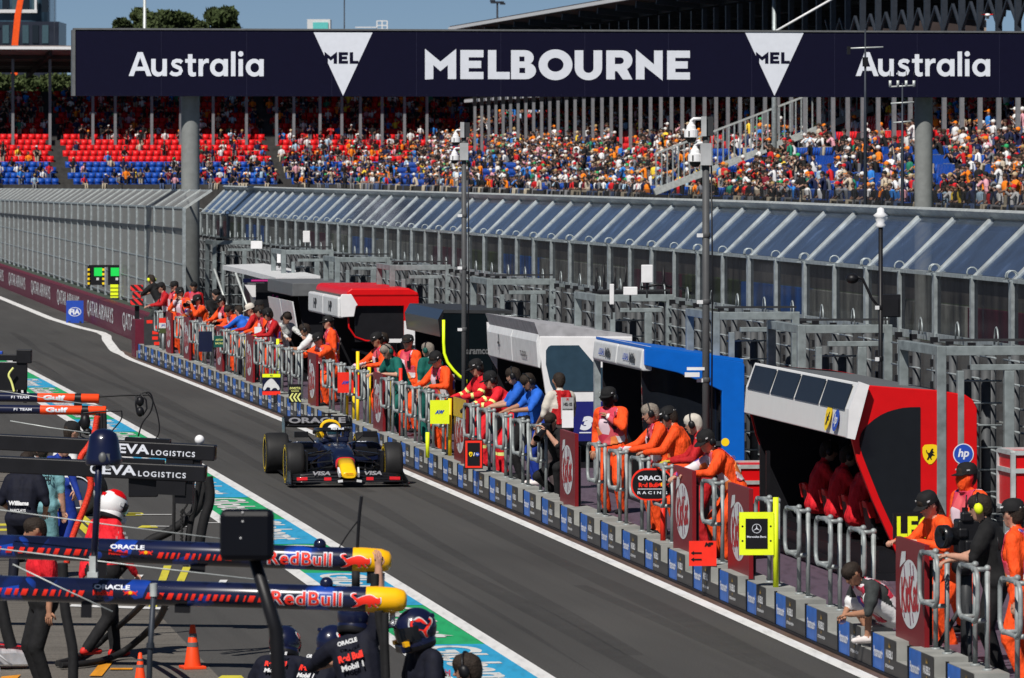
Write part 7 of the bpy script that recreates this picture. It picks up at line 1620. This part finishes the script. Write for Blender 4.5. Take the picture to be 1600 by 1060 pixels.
def lampbox(name, px, py, Y, w_, h_, rod, label):
    p = PY(px, py, Y); th = thing(name, label, 'lamp', p); k = Y / F; q = M(); q.box((0, 0, 0), (w_ * k, .14, h_ * k)); q.build('housing', 'navy_gloss' if 'navy_gloss' in MATS else mat('navy_gloss', (.0015, .002, .005), .45, spec=.25), th, .035)
    q = M(); [q.ell((a * k, -.07, b * k), (.006, .006, .006), 0, 8, 6) for a, b in ((-6, 36), (-6, 22), (-9, -4))]; q.build('rivet', 'white', th)
    q = M(); q.tube([(rod[0][0] * k, .05, rod[0][1] * k), (rod[1][0] * k, .05, rod[1][1] * k), (rod[2][0] * k, .05, -p.z)], [.035, .042, .06], 0, 10); q.build('stand_pole', 'black', th)
lampbox('lamp_box', 386, 836, 33, 84, 80, ((10, -36), (45, -150), (80, -240)), 'large dark rounded lamp box on a slanting black pole in the foreground')
th = thing('dome_lamp', 'dark navy dome lamp on a pole clamped to the lower blue boom', 'lamp', PY(162, 708, 44.2)); k = 44.2 / F
q = M(); q.lathe([(0, 38 * k), (12 * k, 36 * k), (20 * k, 30 * k), (22.5 * k, 24 * k), (23 * k, 23 * k), (25 * k, 10 * k), (28 * k, -8 * k), (29 * k, -16 * k), (26 * k, -19 * k), (0, -19 * k)], 0, 28); q.build('dome', 'navy', th)
q = M(); q.ell((0, -.12, -.035), (.035, .03, .05), 0, 10, 8); q.box((.04, -.11, -.06), (.03, .04, .12)); q.build('fitting', 'steel_grey', th)
q = M(); q.tube([(-.03, -.08, -.05), (-.05, -.02, -.40), (-.08, .0, -190 * k)], .027, 0, 10); q.tube([(-.045, -.03, -.29), (-.048, -.025, -.34)], .03, 1, 10); q.box((-.085, .0, -190 * k), (.08, .10, .04), 1); q.box((-.085, -.02, -175 * k), (.05, .05, .14), 1); q.build('pole', ['navy', 'galv_light'], th)
q = M(); p = PY(240, 928, 44.2); q.tube([(0, 0, 0), (-.03, 0, -.5), (-.06, .0, -p.z)], [.022, .022, .026], 0, 10); q.lathe([(.03, 0), (.03, .1)], 1, 10, (0, 0, -.02)); q.lathe([(.034, -.42), (.03, -.38)], 0, 10, (-.025, 0, 0)); q.build('prop_pole', ['steel_dark', 'galv_light'], label='slim steel prop standing under the lower blue boom', cat='pole', loc=p)
# traffic cones, spare wheel, jacked car nose
def cone(px, py, h, label):
    p = G(px, py, .004); th = thing('traffic_cone', label, 'traffic cone', p, .3, 'orange traffic cones'); r0, r1 = h * .20, h * .055
    q = M(); q.box((0, 0, .015), (h * .52, h * .52, .03)); q.build('base', 'hi_orange', th, .006)
    f_ = lambda z: r0 + (r1 - r0) * (z / h)
    q = M(); q.lathe([(f_(.03), .03), (f_(h * .98), h * .98), (f_(h) * .7, h), (0, h)], 0, 24); q.build('body', 'hi_orange', th)
    q = M(); [q.lathe([(f_(h * a) + .003, h * a), (f_(h * b) + .003, h * b)], 0, 24) for a, b in ((.50, .60), (.72, .80))]; q.build('grey_band', mat('cone_grey', (.12, .12, .125), .5), th)
cone(301, 1045, .46, 'taller orange traffic cone with grey bands on the asphalt edge'); cone(219, 1066, .31 if False else .30, 'smaller orange traffic cone with grey bands cut by the bottom edge')
wp = G(128, 806); th = thing('spare_wheel', 'racing wheel with a white ring and red marks standing behind the lower black beam', 'wheel', (wp.x, wp.y, .36)); T = Matrix.Rotation(R(72), 4, 'Z') @ Matrix.Rotation(R(90), 4, 'Y')
q = M(); q.T = T; h = .19; q.lathe([(.22, -h), (.33, -h), (.352, -h + .03), (.36, -h + .07), (.36, h - .07), (.352, h - .03), (.33, h), (.22, h), (.22, -h)], 0, 40); q.build('tyre', 'tyre', th)
q = M(); q.T = T
for e in (-1, 1): q.lathe([(.225, e * (h + .003)), (.24, e * (h + .003))], 0, 40); [q.lathe([(.29, e * (h + .003)), (.315, e * (h + .003))], 1, 40) if False else None]
for k in range(8): q.box((math.cos(k * .3 + 2.2) * .30, math.sin(k * .3 + 2.2) * .30, -h - .002), (.03, .05, .004), 1, Matrix.Rotation(k * .3 + 2.2, 3, 'Z'))
q.build('sidewall_marking', ['letter', 'red_bright'], th); q = M(); q.T = T; q.lathe([(.22, -h * .8), (.12, -h * .9), (0, -h * .9)], 0, 30); q.lathe([(.22, h * .8), (0, h * .8)], 0, 30); q.lathe([(.04, -h * 1.0), (.05, -h * .85)], 1, 16); q.build('rim', [mat('rim_blue', (.03, .04, .07), .4), 'gold'], th)
p = G(0, 1046); th = thing('car_nose', 'silver foil wrapped car nose lying at the lower left edge', 'car part', p, .1); q = M(); q.loft([sec(0, .10, .08, .14, 2.5), sec(0, .10, .08, .14, 2.5)], 0) if False else None
ss = []
for k in range(9):
    x = -.9 + 1.22 * k / 8; w_ = .34 - .015 * k; zt = .36 - .018 * k + .02 * (k % 2); ss.append([(x, -w_ / 2, .06), (x, -w_ / 2 * 1.02, zt * .7), (x, -w_ / 4, zt), (x, w_ / 4, zt), (x, w_ / 2, zt * .7), (x, w_ / 2, .06)])
q = M(); q.loft(ss, 0, False); q.build('shell', mat('foil', (.6, .6, .62), .3, .6, var=.2, scale=7, bump=.5), th)
q = M(); q.bar((-.9, -.10, .365), (.32, -.09, .235), .05, .012, 0); q.bar((-.9, .05, .37), (.32, .05, .24), .12, .012, 1); q.tube([(-.15, -.22, .28), (.12, -.22, .06)], .012, 2, 6); q.lathe([(.06, 0), (.05, .04)], 2, 12, (-.05, -.24, .0)); q.build('trim_stripe', ['car_red', 'navy', 'white'], th)
